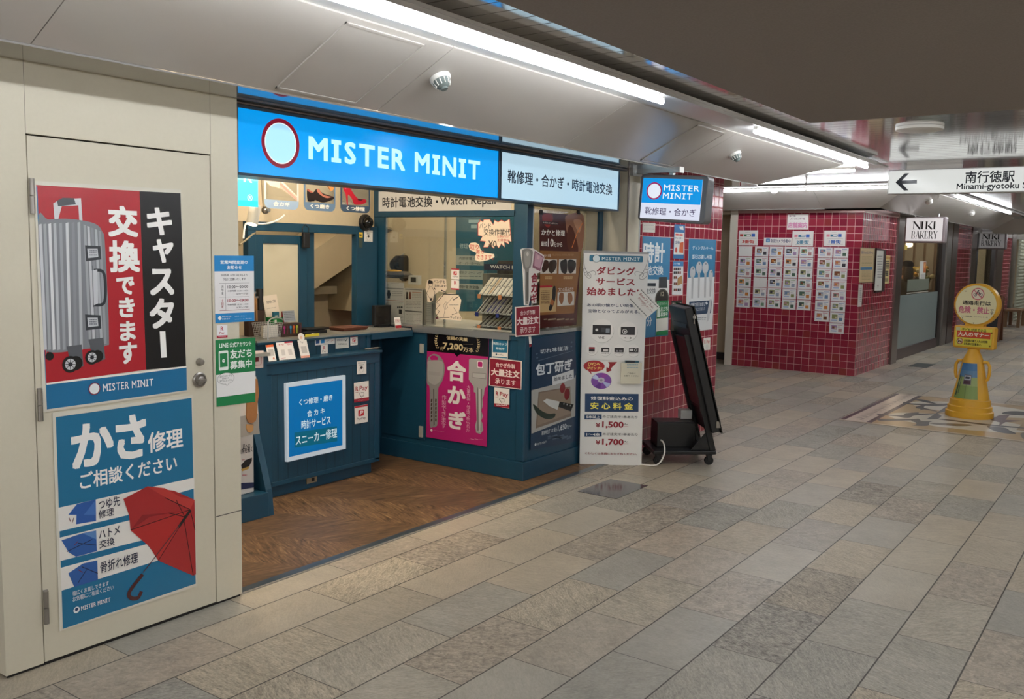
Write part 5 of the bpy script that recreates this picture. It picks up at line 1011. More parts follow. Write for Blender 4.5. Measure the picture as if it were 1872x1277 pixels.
S = Sheet(BF.off(0.004), CL, th=0.03); S.base('c9c6b4', (552, 130), (770, 130), (760, 350), (545, 350)); S.t('4a4640', 'ご自由に', 614, 228, 702, 250, b=0.5); S.t('4a4640', 'お取りください', 580, 256, 738, 276, b=0.5); S.mb = local(t, S.mb); pk = S.done('leaflet_pocket', parent=t)
S = Sheet(BF.off(0.012), CL, th=0.012); S.base('2f5f70', (595, 106), (742, 110), (735, 206), (600, 204)); S.h = 0.0235; S.p('16222c', (595, 106), (700, 106), (695, 128), (600, 126)); S.bars('7fa0ac', 612, 140, 730, 195, 3, fill=0.4); S.mb = local(t, S.mb); S.done('leaflets', parent=pk)
S = Sheet(BF.off(0.014), CU, th=0.002); S.base('dcdcd8', (775, 500), (965, 700), (812, 832), (625, 622))
f_ = lambda a, b: (775+(965-775)*a+(625-775)*b, 500+(700-500)*a+(622-500)*b)
for b_ in (0.08, 0.86):
    for i in range(16): S.l('3c4a48', 9, f_(0.04+i*0.058, b_), f_(0.075+i*0.058, b_+0.04), h=S.h if i else S.up())
def slant_text(S, col, txt, a0, a1, b0, b1, bold):
    vs, fs, x0, x1, y0, y1 = text_mesh(txt, bold); h = S.up(); out = []
    for x, y, k_ in vs:
        a = a0+(x-x0)/(x1-x0)*(a1-a0); b = b1+(y-y0)/(y1-y0)*(b0-b1); out.append(S.F.at(*S.q(*f_(a, b)), h+k_*8e-6))
    S.mb.add(out, fs, S.ink(col))
slant_text(S, '8a4a50', '8mmフィルム', 0.12, 0.88, 0.2, 0.38, 0.6); slant_text(S, '9a5a5a', '受付開始しました!!', 0.2, 0.95, 0.44, 0.56, 0.4); S.bars('b9a8a4', 770, 660, 820, 700, 2, fill=0.3)
S.done('note_card', 'tilted white film notice card stuck across the edge of the white dubbing panel', 'notice')

# ---- digital display on a wheeled stand, seen from behind
t = thing('display_stand', 'black wheeled stand with a leaning display screen seen from its back', 'display stand', (6.575, 3.06, 0), math.atan2(-0.757, 0.654))
k = MB(); k.box((-0.245, -0.215, 0.085), (0.245, 0.215, 0.115), BLACK); obj('base_plate', k, t, bevel=0.006)
for x in (-0.2, 0.2):
    for y in (-0.175, 0.175):
        k = MB(); k.cyl((x, y-0.012, 0.034), (x, y+0.012, 0.034), 0.034, RUBBER, 20); k.box((x-0.02, y-0.02, 0.066), (x+0.02, y+0.02, 0.085), BLACK); k.box((x-0.012, y-0.018, 0.034), (x+0.012, y-0.013, 0.07), BLACK); k.box((x-0.012, y+0.013, 0.034), (x+0.012, y+0.018, 0.07), BLACK); obj('castor', k, t)
def lean(x0, z): return x0-(z-0.30)*0.27
for y in (-0.185, 0.185):
    k = MB(); a = 0.016
    k.hexa([(0.20, y-a, 0.115), (0.245, y-a, 0.115), (0.245, y+a, 0.115), (0.20, y+a, 0.115), (lean(0.15, 1.0), y-a, 1.0), (lean(0.2, 1.0), y-a, 1.0), (lean(0.2, 1.0), y+a, 1.0), (lean(0.15, 1.0), y+a, 1.0)], BLACK)
    k.prism([(0.05, y-0.004, 0.115), (0.245, y-0.004, 0.115), (0.20, y-0.004, 0.30)], (0, 0.008, 0), BLACK); obj('upright', k, t, bevel=0.002)
k = MB(); P = []
for z in (0.27, 1.215):
    x = lean(0.255, z); P.append([(x-0.062, -0.235, z-0.016), (x, -0.235, z), (x, 0.235, z), (x-0.062, 0.235, z-0.016)])
k.hexa(P[0]+P[1], BLACKP); sc = obj('screen_housing', k, t, bevel=0.006)
k = MB(); P = []
for z in (0.255, 1.225): x = lean(0.262, z); P.append([(x-0.004, -0.25, z), (x+0.004, -0.25, z), (x+0.004, 0.25, z), (x-0.004, 0.25, z)])
k.hexa(P[0]+P[1], mat('screen_glass', '0d0e10', 0.05)); k.hexa([tuple(Vector(p)+V(0.005, 0, 0)) if i % 4 in (1, 2) else p for i, p in enumerate([(lean(0.262, z)-0.005, y, z) for z in (0.255, 0.262) for y in (-0.252, -0.252, 0.252, 0.252)])], ALU); obj('front_glass', k, sc)
k = MB(); P = []
for z in (0.45, 0.98): x = lean(0.255, z)-0.06; P.append([(x-0.03, -0.13, z), (x, -0.13, z), (x, 0.13, z), (x-0.03, 0.13, z)])
k.hexa(P[0]+P[1], BLACK); obj('rear_cover', k, sc, bevel=0.004)
k = MB()
for z in (0.42, 1.05): x = lean(0.255, z)-0.066; k.box((x-0.012, -0.2, z), (x+0.006, 0.2, z+0.03), BLACK)
obj('cross_bar', k, sc)
k = MB(); z = 1.13; x = lean(0.255, z)-0.02; k.box((x, -0.247, z), (x+0.03, -0.236, z+0.02), ALU); k.box((x+0.005, -0.25, z-0.04), (x+0.012, -0.24, z+0.03), STEEL); obj('screen_latch', k, sc)
k = MB(); z = 0.3; x = lean(0.255, z)-0.03; k.box((x, -0.247, z), (x+0.035, -0.236, z+0.05), STEEL); obj('screen_latch', k, sc)
tb = thing('power_box', 'black equipment box lying on the base of the display stand', 'box', (6.60, 3.10, 0.115), math.atan2(-0.757, 0.654))
k = MB(); k.box((-0.17, -0.12, 0.001), (0.125, 0.09, 0.19), BLACK); obj('box_body', k, tb, bevel=0.004)
k = MB(); k.box((-0.172, -0.10, 0.182), (0.127, 0.07, 0.196), BLACKP); obj('box_lid', k, tb)
k = MB(); k.box((-0.03, -0.03, -0.035), (0.06, 0.06, 0.035), mat('grey_white_plastic', 'b5b6b4', 0.4)); a = obj('adapter_box', k, None, bevel=0.003, loc=(6.665, 3.06, 0.35)); a.rotation_euler = (0, 0, math.atan2(-0.757, 0.654)); a['label'] = 'small white box on top of the black equipment box'; a['category'] = 'box'
k = MB(); k.tube(smooth([V(6.42, 3.13, 0.17), V(6.33, 3.06, 0.165), V(6.26, 3.02, 0.10), V(6.22, 3.06, 0.02), V(6.20, 3.2, 0.008), V(6.13, 3.38, 0.007)]), 0.006, WHITE, 8); a = obj('power_cable', k); a['label'] = 'white cable curving from the black box to behind the white panel'; a['category'] = 'cable'
k = MB(); k.tube(smooth([V(6.70, 3.02, 0.42), V(6.73, 2.99, 0.30), V(6.77, 2.97, 0.20), V(6.80, 2.98, 0.16), V(6.80, 3.02, 0.25)]), 0.005, RUBBER, 8); a = obj('power_cable', k); a['label'] = 'thin black cable hanging below the leaning display screen'; a['category'] = 'cable'

# ---- steel plates set in the floor
def plate(x0, x1, y0, y1, label, col):
    k = MB(); k.box((x0, y0, 0.0004), (x1, y1, 0.003), col); a = obj('floor_plate', k); a['label'] = label; a['category'] = 'cover plate'
plate(5.228, 5.676, 2.853, 3.15, 'square steel cover plate in the floor in front of the white panel', mat('plate_steel', '6f6c6d', 0.12, metal=0.7))
plate(14.71, 15.33, 2.87, 3.13, 'dark steel cover plate in the floor by the bakery door', mat('plate_dark', '4c504c', 0.3, metal=0.5))

# ---- mosaic panel in the floor
FM = Face((0, 0, 0), (0, -1, 0), (1, 0, 0)); CA = (1500, 640, 1872/372)
S = Sheet(FM, CA, th=0.0012, rough=0.3, step=0.00004); S.base('b5986a', uv=[(-2.593, 9.28), (2.5, 9.28), (2.5, 11.66), (-2.593, 11.66)]); S.h = 0.0013
def band(a0, b0, a1, b1, c): S.flat([(a0, b0), (a1, b0), (a1, b1), (a0, b1)], c, h=S.h)
S.up(); band(-2.593, 9.28, -2.29, 11.66, 'd9c9b8'); S.up(); band(-2.593, 9.28, -2.545, 11.66, '46303a'); band(-2.34, 9.28, -2.29, 11.66, '46303a')
for b in (9.28, 11.60): S.up(); band(-2.593, b, 2.5, b+0.055, 'c9bba6'); band(-2.593, b, 2.5, b+0.012, '6d5d52')
S.up()
for i in range(15):
    b = 9.42+i*0.155; S.flat([(-2.50, b), (-2.44, b+0.06), (-2.38, b), (-2.44, b+0.03)], '7d5a3c', h=S.h); S.flat([(-2.50, b+0.09), (-2.44, b+0.13), (-2.38, b+0.09), (-2.44, b+0.1)], '5c4038', h=S.h)
def oval(cx, cy, rx, ry, c, n=48): S.flat([(cx+rx*math.cos(2*math.pi*k/n), cy+ry*math.sin(2*math.pi*k/n)) for k in range(n)], c)
CRM = 'cfc9ba'; DK = '3f3d42'
S.c(CRM, 800, 640, 80, rx=375) if False else None
for cx, cy in ((-1.62, 9.98), (-1.62, 10.98), (0.12, 9.98), (0.12, 10.98)): oval(cx, cy, 0.66 if cx < -1 else 0.8, 0.42, CRM)
S.flat([(-1.10, 9.9), (0.9, 9.62), (0.9, 11.3), (-1.10, 11.1)], 'a98c60')
S.p(DK, (975, 635), (1160, 515), (1165, 560), (1075, 580), (1115, 605), (1080, 635)); S.p('5a3038', (1560, 640), (1640, 600), (1740, 598), (1700, 640), (1872, 650), (1700, 662), (1640, 700), (1650, 665)); S.p(DK, (1080, 636), (1550, 695), (1872, 720), (1872, 712), (1560, 682), (1120, 630))
S.s(DK, (525, 590), (545, 586), (740, 600), (790, 580), (900, 572), (910, 582), (1045, 582), (1040, 590), (910, 598), (850, 605), (820, 622), (760, 622), (700, 608), (530, 596))
S.s(DK, (525, 635), (560, 630), (840, 632), (830, 645), (590, 652), (530, 645)); S.s(DK, (835, 640), (900, 630), (930, 650), (1025, 655), (1000, 665), (985, 695), (845, 692), (880, 682), (875, 665), (845, 655)); S.s('6e6252', (1000, 672), (1080, 668), (1385, 684), (1330, 698), (1110, 690))
S.s(DK, (760, 482), (775, 475), (840, 490), (1060, 495), (1190, 490), (1190, 500), (1090, 515), (900, 505), (770, 492)); S.s(DK, (880, 452), (930, 452), (1000, 468), (1070, 495), (1040, 495), (900, 465)); S.s(DK, (875, 525), (920, 508), (965, 510), (955, 530), (1065, 558), (1060, 563), (960, 545), (915, 552), (920, 540), (885, 535))
S.s(DK, (1530, 702), (1580, 700), (1700, 715), (1740, 738), (1800, 768), (1700, 765), (1600, 742)); S.s(DK, (1670, 578), (1740, 562), (1872, 568), (1872, 600), (1700, 590)); S.s('6e6252', (1840, 770), (1872, 760), (1872, 815), (1850, 800))
a = S.done('floor_mosaic'); a['kind'] = 'structure'

# ---- yellow warning stand
t = thing('warning_stand', 'yellow plastic cone stand with a round no cycling sign and a box sign', 'warning sign', (10.44, 1.60, 0), math.radians(-10))
k = MB(); k.lathe([(0.222, 0.0), (0.228, 0.02), (0.226, 0.06), (0.212, 0.068), (0.210, 0.115), (0.196, 0.122), (0.19, 0.18), (0.178, 0.186)], (0, 0, 0), YELLOW, 40); obj('base_ring', k, t)
k = MB(); k.lathe([(0.178, 0.186), (0.150, 0.32), (0.147, 0.325), (0.122, 0.47), (0.119, 0.475), (0.098, 0.575), (0.085, 0.615), (0.062, 0.665), (0.05, 0.70)], (0, 0, 0), YELLOW, 40); cone = obj('cone', k, t)
for sg in (-1, 1):
    k = MB(); k.tube([(0, sg*0.10, 0.575), (0, sg*0.145, 0.57), (0, sg*0.165, 0.53), (0, sg*0.165, 0.45), (0, sg*0.155, 0.40), (0, sg*0.13, 0.385)], 0.016, YELLOW, 12); obj('handle', k, cone)
k = MB()
def cf(a, z):                       # picture wrapped on the front of the cone
    r = 0.0985+(0.575-z)*(0.178-0.0985)/(0.575-0.186)+0.003; return (-r*math.cos(a), -r*math.sin(a), z)
def wrap(a0, a1, z0, z1, c, n=8, e=0.0):
    for i in range(n):
        p, q = a0+(a1-a0)*i/n, a0+(a1-a0)*(i+1)/n; k.poly([tuple(Vector(cf(p, z0))*1.0+V(-e, 0, 0)), tuple(Vector(cf(q, z0))+V(-e, 0, 0)), tuple(Vector(cf(q, z1))+V(-e, 0, 0)), tuple(Vector(cf(p, z1))+V(-e, 0, 0))], ink(c))
A = 0.72
wrap(-A, A, 0.20, 0.33, '87a05a'); wrap(-A, A, 0.33, 0.42, '9cae70'); wrap(-A, A, 0.42, 0.485, '5b84a8'); wrap(-A, A, 0.485, 0.56, '4577a6')
wrap(-0.22, 0.30, 0.345, 0.445, '6e6a72', e=0.002); wrap(-0.18, 0.26, 0.395, 0.435, 'c9ccd2', e=0.003); wrap(-0.12, 0.20, 0.403, 0.425, '2d3440', e=0.004); wrap(-0.18, 0.26, 0.35, 0.385, '4a2b35', e=0.004); wrap(-0.62, -0.55, 0.23, 0.44, '2d3440', e=0.002); wrap(-0.45, -0.41, 0.25, 0.43, '4a4f50', e=0.002); wrap(0.0, 0.03, 0.21, 0.345, '6b7f50', e=0.002)
obj('picture_wrap', k, cone)
k = MB(); k.box((-0.03, -0.06, 0.68), (0.03, 0.06, 0.72), YELLOW); k.box((-0.05, -0.205, 0.705), (0.05, 0.195, 0.935), YELLOW); bx_ = obj('sign_box', k, t, bevel=0.018)
k = MB(); k.box((-0.04, -0.09, 0.93), (0.04, 0.09, 0.975), YELLOW); k.lathe([(0.2, -0.05), (0.218, -0.035), (0.218, 0.035), (0.2, 0.05)], (0, -0.005, 1.155), YELLOW, 48, ax=(-1, 0, 0)); hd = obj('round_head', k, t)
yr = math.radians(-10); cz, sz = math.cos(yr), math.sin(yr)
def loc2w(x, y, z): return V(10.44+cz*x-sz*y, 1.60+sz*x+cz*y, z)
def cone_face(xf): return Face(loc2w(xf, 0, 0), V(sz, -cz, 0), (0, 0, 1))
inv = Matrix.Translation((10.44, 1.60, 0)) @ Matrix.Rotation(yr, 4, 'Z'); inv = inv.inverted()
CC = (1720, 500, 1038/130); F1 = cone_face(-0.0505); u0, v0 = F1.uv(1720+490/CC[2], 500+455/CC[2])
S = Sheet(F1, CC, th=0.003); S.base('e6e0b4', uv=[(0.005+0.196*math.cos(2*math.pi*i/48), 1.155+0.196*math.sin(2*math.pi*i/48)) for i in range(48)])
def fit(S, cx, cy, uc, vc, k):       # the head turns a little from the photograph's axes: read positions relative to its centre
    S.q = lambda x, y: (uc+(x-cx)*k, vc-(y-cy)*k)
fit(S, 490, 465, 0.005, 1.155, 0.196/300)
S.c('c9676f', 510, 295, 95); S.c('e6dcc8', 510, 295, 80)
for cx in (472, 552): S.c('35343a', cx, 305, 27); S.c('e6dcc8', cx, 305, 19)
S.l('35343a', 10, (472, 305), (495, 270), (530, 270), (552, 305)); S.l('35343a', 10, (495, 270), (510, 305), (535, 275)); S.c('35343a', 515, 245, 12); S.l('35343a', 12, (515, 252), (490, 275)); S.l('c9676f', 14, (447, 232), (573, 358))
S.t('26241f', '通路走行は', 292, 400, 708, 470, b=1.4); S.t('c96f84', '危険・禁止', 240, 490, 696, 602, b=2); S.t('4a4440', 'です', 706, 520, 758, 610, b=0.6, vert=True); S.t('3a3834', 'メトロ開発(株)・メトロセンター街', 285, 640, 678, 662, b=0.4)
for x, y in ((330, 258), (710, 268), (216, 600), (755, 632), (308, 682), (475, 750)): S.c('4a3a20', x, y, 7)
S.mb.v = [tuple(inv @ Vector(v)) for v in S.mb.v]; S.done('round_sign', parent=hd)
S = Sheet(cone_face(-0.0505), CC, th=0.003); S.base('dfd34e', uv=[(-0.172, 0.728), (0.18, 0.728), (0.18, 0.915), (-0.172, 0.915)]); fit(S, 455, 965, 0.0, 0.822, 0.36/540)
S.r_('c9c9a0', 200, 820, 262, 870); S.r_('cf4a2c', 215, 872, 705, 975); S.t('26241f', '子どもが見ている', 285, 828, 640, 880, b=1.2); S.t('f0ead8', '大人のマナー', 232, 885, 685, 955, b=1.8); S.bars('6a6234', 280, 968, 620, 980, 1)
S.c('a8402e', 268, 1035, 48); S.c('d9d0a8', 268, 1035, 38); S.c('3a3640', 252, 1040, 13); S.c('3a3640', 284, 1040, 13); S.l('a8402e', 8, (240, 1003), (296, 1065)); S.t('26241f', '自転車の乗り入れは危険!', 332, 1000, 672, 1040, b=1.2); S.t('26241f', '自転車の放置禁止。', 332, 1050, 590, 1088, b=1.2)
for x, y in ((718, 880), (705, 1080)): S.r_('8a6a20', x-12, y-12, x+12, y+14)
S.mb.v = [tuple(inv @ Vector(v)) for v in S.mb.v]; S.done('box_face', parent=bx_)

# ---- hanging station sign with the arrow
XS = 9.9; t = thing('station_sign', 'long white hanging direction sign with a black arrow and station name', 'sign', (XS, 0.9, 2.25)); o = -t.location
k = MB(); k.box((XS, -2.2, 2.252), (XS+0.14, 2.415, 2.492), mat('sign_alu', 'c5c6c4', 0.3, metal=0.3)); obj('case', local(t, k), t, bevel=0.004)
FT = face_x(XS-0.0005); CS = (1540, 240, 1325/332)
S = Sheet(FT, CS, th=0.002, emit=0.22, rough=0.15); S.base('e9ece9', uv=[(-2.405, 2.262), (2.19, 2.262), (2.19, 2.482), (-2.405, 2.482)])
S.p('22242a', (388, 372), (455, 307), (488, 305), (435, 358), (544, 354), (544, 380), (437, 383), (482, 430), (450, 432)); S.t('22242a', '南行徳駅', 900, 292, 1255, 370, b=1); S.t('22242a', 'Minami-gyotoku Station', 835, 380, 1520, 425, b=1)
S.mb = local(t, S.mb); S.done('lit_face', parent=t)
for y in (2.0, 0.2, -1.6): k = MB(); k.box((XS+0.03, y-0.25, 2.492), (XS+0.11, y+0.25, 2.536), WHITE); obj('hanger', local(t, k), t)

# ---- shop directory: boards and cards on the tiled wall
FD2 = face_x(12.8995); CD = (1335, 380, 1277/240)
def dsheet(quad, label, draw, name='directory_sign', cat='sign', col='e8e4e0'):
    S = Sheet(FD2, CD, th=0.004); S.base(col, *quad); draw(S); return S.done(name, label, cat)
dsheet([(560, 60), (762, 58), (755, 210), (552, 210)], 'white directory title board with pink lettering, highest on the tiled wall', lambda S: (S.t('6a3a5a', '南行徳', 575, 70, 636, 86, b=1), S.t('8a4a7a', 'メトロセンター街', 588, 95, 726, 116, b=0.6), S.t('d987b4', '店舗案内', 565, 140, 748, 195, b=1.8)))
def num(S, x, y, txt, c, rd):
    S.r_('e0899a' if c != 'c8443c' else 'b8443c', x+20, y+33, x+50, y+58); S.r_('3f7a9a' if c != 'c8443c' else '4a7a5a', x+58, y+35, x+125, y+58); S.r_('e9e9e6', x+85, y+40, x+118, y+53); S.r_('3a6ac0', x+132, y+30, x+165, y+60)
    S.l('9a9a98', 3, (x+25, y+75), (x+180, y+75)); S.l('9a9a98', 3, (x+25, y+130), (x+180, y+130)); S.t(c, txt, x+42, y+87, x+158, y+124, b=1.6); S.bars('8a8a88', x+70, y+16, x+118, y+20, 1)
dsheet([(88, 218), (272, 218), (268, 362), (80, 362)], 'white numbered directory board with red lettering', lambda S: num(S, 76, 220, '3番街', 'c8443c', 0))
dsheet([(608, 224), (812, 224), (805, 374), (600, 372)], 'white numbered directory board with teal lettering beside the camera notice', lambda S: num(S, 606, 226, '2番街', '2f7a9a', 0))
dsheet([(916, 220), (1124, 220), (1118, 373), (910, 372)], 'white numbered directory board with blue lettering above two columns of cards', lambda S: num(S, 918, 222, '1番街', '2f62b4', 0))
dsheet([(330, 288), (598, 290), (594, 365), (325, 362)], 'wide white camera notice with blue lettering between the numbered directory boards', lambda S: (S.r_('2a7fb8', 350, 298, 386, 334), S.r_('9cc4de', 358, 306, 378, 326), S.t('26306a', '防犯カメラ作動中', 398, 302, 586, 340, b=0.8), S.bars('b07a9a', 340, 349, 590, 356, 1)))
ORD = ['first', 'second', 'third', 'fourth', 'fifth', 'sixth', 'seventh', 'eighth']
pal = ['7a4a2f', '9aa3b5', 'c9803f', '8a8f60', '6f8f74', 'a58ab0', '4f6a5a', '3c3a44', 'b98a8a', '6a86a8']
COLS = [(85, 370, 60, 965, 6, 135, 'in the single column under the red numbered board'), (243, 372, 217, 965, 6, 135, 'in the outer column of four under the wide camera notice'), (385, 372, 357, 972, 6, 136, 'in the column under the middle of the wide camera notice'), (530, 374, 502, 985, 6, 140, 'in the column under the gap before the teal numbered board'), (677, 376, 648, 992, 6, 141, 'in the column directly under the teal numbered board'), (857, 378, 817, 1100, 7, 146, 'in the shorter column under the blue numbered board'), (1007, 380, 965, 1218, 8, 150, 'in the longest column under the blue numbered board')]
BLANK = {(0, 0), (1, 3)}
for ci, (x0, y0, xb, yb, n, w, where) in enumerate(COLS):
    G = Sheet(FD2, CD); a, top = G.q(x0, y0); _, bot = G.q(xb, yb); a1, _ = G.q(x0+w, y0); pitch = (top-bot)/n
    for r in range(n):
        z1 = top-pitch*r-0.004; z0 = top-pitch*(r+1)+0.003; W_, H_ = a1-0.006-a, z1-z0; rg = random.Random(ci*31+r*7)
        S = Sheet(FD2, CD, th=0.003); S.base('e6e5e3', uv=[(a, z0), (a1-0.006, z0), (a1-0.006, z1), (a, z1)])
        S.q = lambda x, y: (a+W_*x, z1-H_*y)
        if (ci, r) in BLANK: S.bars('cfcfca', 0.4, 0.2, 0.5, 0.26, 1)
        else:
            S.up(); S.r_('c5bccb', 0.03, 0.05, 0.97, 0.95, h=S.h); S.up(); S.r_('ebeae8', 0.045, 0.07, 0.955, 0.93, h=S.h); S.up(); h = S.h
            c1, c2 = rg.sample(pal, 2); S.r_(c1, 0.14, 0.2, 0.52, 0.62, h); S.r_(c2, 0.62, 0.5, 0.86, 0.82, h); S.r_(rg.choice(pal), 0.2, 0.3, 0.36, 0.5, h+0.0003); S.r_('d8c9a8', 0.36, 0.42, 0.48, 0.56, h+0.0003)
            S.r_('a9b9d8', 0.12, 0.70, 0.5, 0.82, h); S.r_(rg.choice(['c98a9a', '8a9ac0', '9ab08a']), 0.56, 0.14, 0.9, 0.2, h)
            for i in range(3): S.r_('b5b3b5', 0.57, 0.26+i*0.07, 0.57+rg.uniform(0.15, 0.34), 0.29+i*0.07, h)
        S.done('directory_card', '%s card down %s' % (ORD[r], where) if (ci, r) not in BLANK else 'blank white card, %s down %s' % (ORD[r], where), 'card', 'shop cards on the directory wall')
# ---- framed notices round the corner
FO = face_y(3.4295); CO = (1550, 440, 821/90)
def framed(quad, frm, inner, label, draw, th=0.02):
    x0 = sum(p[0] for p in quad)/4; t = thing('framed_notice', label, 'notice', FO.at(*FO.uv(CO[0]+quad[3][0]/CO[2], CO[1]+quad[3][1]/CO[2])))
    S = Sheet(FO, CO, th=th); S.base(frm, *quad); S.mb = local(t, S.mb); S.done('frame', parent=t)
    S = Sheet(FO.off(th), CO, th=0.001); S.base('d9c193' if draw == 1 else 'dcdcd4', *inner); S.h = 0.0014
    if draw == 1: S.t('5a4a8a', '街のショッピングモール', 228, 165, 418, 225, b=1); S.p('4a88b5', (208, 440), (408, 432), (406, 478), (208, 485)); S.bars('8a7a52', 230, 260, 400, 425, 7, fill=0.2); S.bars('8a7a52', 230, 500, 380, 660, 7, fill=0.2)
    else: S.bars('8a8a88', 490, 250, 575, 640, 9, fill=0.35); S.bars('8a5a5a', 488, 740, 512, 790, 2)
    S.mb = local(t, S.mb); S.done('notice_sheet', parent=t)
framed([(208, 108), (440, 122), (412, 692), (180, 700)], '9a8a68', [(214, 122), (434, 136), (406, 680), (188, 688)], 'tan framed station area notice near the red tiled corner', 1, 0.012)
framed([(450, 122), (606, 150), (575, 842), (425, 865)], '3a2626', [(484, 160), (594, 165), (560, 825), (442, 830)], 'narrow white notice in a dark wooden frame on the red tiles', 2, 0.03)
S = Sheet(FO, CO, th=0.002); S.base('dcc98c', (620, 240), (706, 245), (682, 708), (594, 712)); S.p('c99a50', (622, 258), (704, 262), (702, 308), (618, 306)); S.bars('4a3f2a', 630, 330, 690, 480, 4, fill=0.6); S.bars('2c2822', 625, 500, 672, 590, 3, fill=0.8); S.bars('4a3f2a', 615, 630, 668, 690, 2); S.done('notice', 'narrow yellow paper notice by the steel column of the bakery', 'notice')
S = Sheet(FO, CO, th=0.002); S.base('dad6d0', (178, 728), (246, 730), (226, 1095), (160, 1100)); S.bars('8a8886', 195, 790, 225, 1030, 8, fill=0.3); S.done('notice', 'narrow white paper notice under the tan framed notice', 'notice')

# ================================================================== BAKERY SIDE OF THE CONCOURSE
m = MB(); m.box((14.78, 3.40, 0), (15.12, 3.75, 2.26), DSTEEL); m.cyl((15.12, 3.46, 0), (15.12, 3.46, 2.26), 0.06, STEEL, 20); struct('wall_steel_column', m)
YB = 3.5
m = MB(); m.box((15.15, YB-0.04, 0), (15.32, YB+0.06, 2.26), DSTEEL); m.box((15.15, YB-0.03, 2.12), (18.7, YB+0.06, 2.26), DSTEEL); m.box((18.45, YB-0.03, 0), (18.75, YB+0.06, 2.2), mat('dark_jamb', '241d1b', 0.4)); m.box((18.75, YB-0.06, 0), (19.15, YB+0.08, 2.26), STEEL); m.box((19.25, YB-0.06, 0), (19.75, YB+0.08, 2.26), DSTEEL); m.box((15.32, YB-0.03, 0.0), (18.45, YB+0.04, 0.17), mat('brown_rail', '4a3838', 0.35, metal=0.3))
d2 = struct('door_2', m)
k = MB(); k.box((15.32, YB, 0.17), (18.45, YB+0.006, 2.12), GLASS); obj('door_glass', k, d2)
k = MB(); k.box((15.32, YB-0.002, 0.17), (18.45, YB-0.0004, 1.03), FILM); obj('frosted_film', k, d2)
k = MB(); p, q = on_y(1659, 511, YB), on_y(1697, 529, YB); k.box((p.x, YB-0.002, q.z), (q.x, YB-0.0004, p.z), mat('grey_film', '737a6c', 0.4)); k.box((p.x, YB-0.002, q.z-0.04), (q.x, YB-0.0004, q.z-0.02), mat('pale_film', 'a9a597', 0.4)); obj('film_band', k, d2)
m = MB(); m.poly(((19.75, YB-0.02, 0), (21.45, YB-0.02, 0), (21.45, YB-0.02, 2.26), (19.75, YB-0.02, 2.26)), make_wall_tiles('dark_red_tiles', 'x', 19.75, 0.0, 0.3)); m.box((19.75, YB-0.018, 0), (21.45, YB+0.1, 2.26), mat('pier_core', '8c3040')); m.box((21.45, YB-0.04, 0), (22.0, YB+0.1, 2.4), DSTEEL); m.box((24.9, YB-0.04, 0), (25.9, YB+0.1, 2.4), DSTEEL)
m.poly(((25.9, YB-0.02, 0), (27.3, YB-0.02, 0), (27.3, YB-0.02, 2.26), (25.9, YB-0.02, 2.26)), MATS['dark_red_tiles']); m.box((27.3, YB-0.04, 0), (28.2, YB+0.1, 2.4), DSTEEL); m.box((21.45, YB-0.03, 2.2), (40, YB+0.2, 2.5), SOFFIT); struct('wall_bakery', m)
m = MB(); m.box((22.0, YB, 0), (22.5, YB+0.05, 2.2), mat('dark_jamb', '241d1b')); m.box((24.3, YB, 0), (24.9, YB+0.05, 2.2), MATS['dark_jamb']); m.box((22.5, YB, 0), (24.3, YB+0.05, 0.15), MATS['brown_rail']); d3 = struct('door_3', m)
k = MB(); k.box((22.5, YB, 0.15), (24.3, YB+0.006, 2.2), GLASS); obj('door_glass', k, d3)
k = MB(); k.box((22.5, YB-0.002, 0.7), (23.4, YB-0.0004, 1.05), FILM); k.box((23.5, YB-0.002, 0.7), (24.3, YB-0.0004, 1.05), FILM); obj('frosted_film', k, d3)
m = MB(); SH = mat('shutter_cream', 'c9cbb8', 0.4, var=0.03)
for i in range(24): m.prism([(28.2, 3.42, i*0.092+0.004), (28.2, 3.36, i*0.092+0.03), (28.2, 3.36, i*0.092+0.065), (28.2, 3.42, i*0.092+0.092)], (9, 0, 0), SH)
a = obj('roller_shutter', m); a['label'] = 'closed cream roller shutter beyond the second bakery doorway'; a['category'] = 'shutter'
# inside the bakery
m = MB(); IW = mat('bakery_wall', '6a5a4a', 0.7); m.box((15.2, 5.6, 0), (26, 5.7, 2.4), mat('bakery_back', '8a8478', 0.6)); m.box((15.2, 3.6, 2.35), (26, 5.6, 2.4), IW); m.box((20.2, 3.7, 0), (20.3, 5.6, 2.35), IW); m.box((25.9, 3.7, 0), (26.0, 5.6, 2.35), IW)
for i in range(9): m.box((20.19, 3.75+i*0.2, 1.0), (20.20, 3.90+i*0.2, 1.95), mat('cream_panel', '8f8c80', 0.6))
m.box((25.2, 3.75, 0), (25.3, 5.6, 2.2), SH); struct('wall_bakery_inside', m)
def bake_lamp(x, y, w, label):
    t = thing('pendant_lamp', label, 'light', (x, y, 2.05)); k = MB(); k.lathe([(0.004, 0.02), (0.03, 0.0), (0.07, -0.08), (0.066, -0.08), (0.03, -0.01), (0.004, 0.0)], (0, 0, 0), mat('lamp_shade', 'c98a50', 0.4, emit=1.0), 24); obj('lamp_shade', k, t)
    k = MB(); k.sphere((0, 0, -0.06), 0.03, mat('warm_bulb', 'ffd9a0', 0.4, emit=12), 16); obj('bulb', k, t); k = MB(); k.cyl((0, 0, 0.02), (0, 0, 0.30), 0.004, RUBBER, 8); obj('cord', k, t)
    l = bpy.data.lights.new('lamp_glow', 'POINT'); l.energy = w; l.color = (1, 0.75, 0.5); l.shadow_soft_size = 0.06; b = bpy.data.objects.new('lamp_glow', l); COL.objects.link(b); b.parent = t; b.location = (0, 0, -0.16)
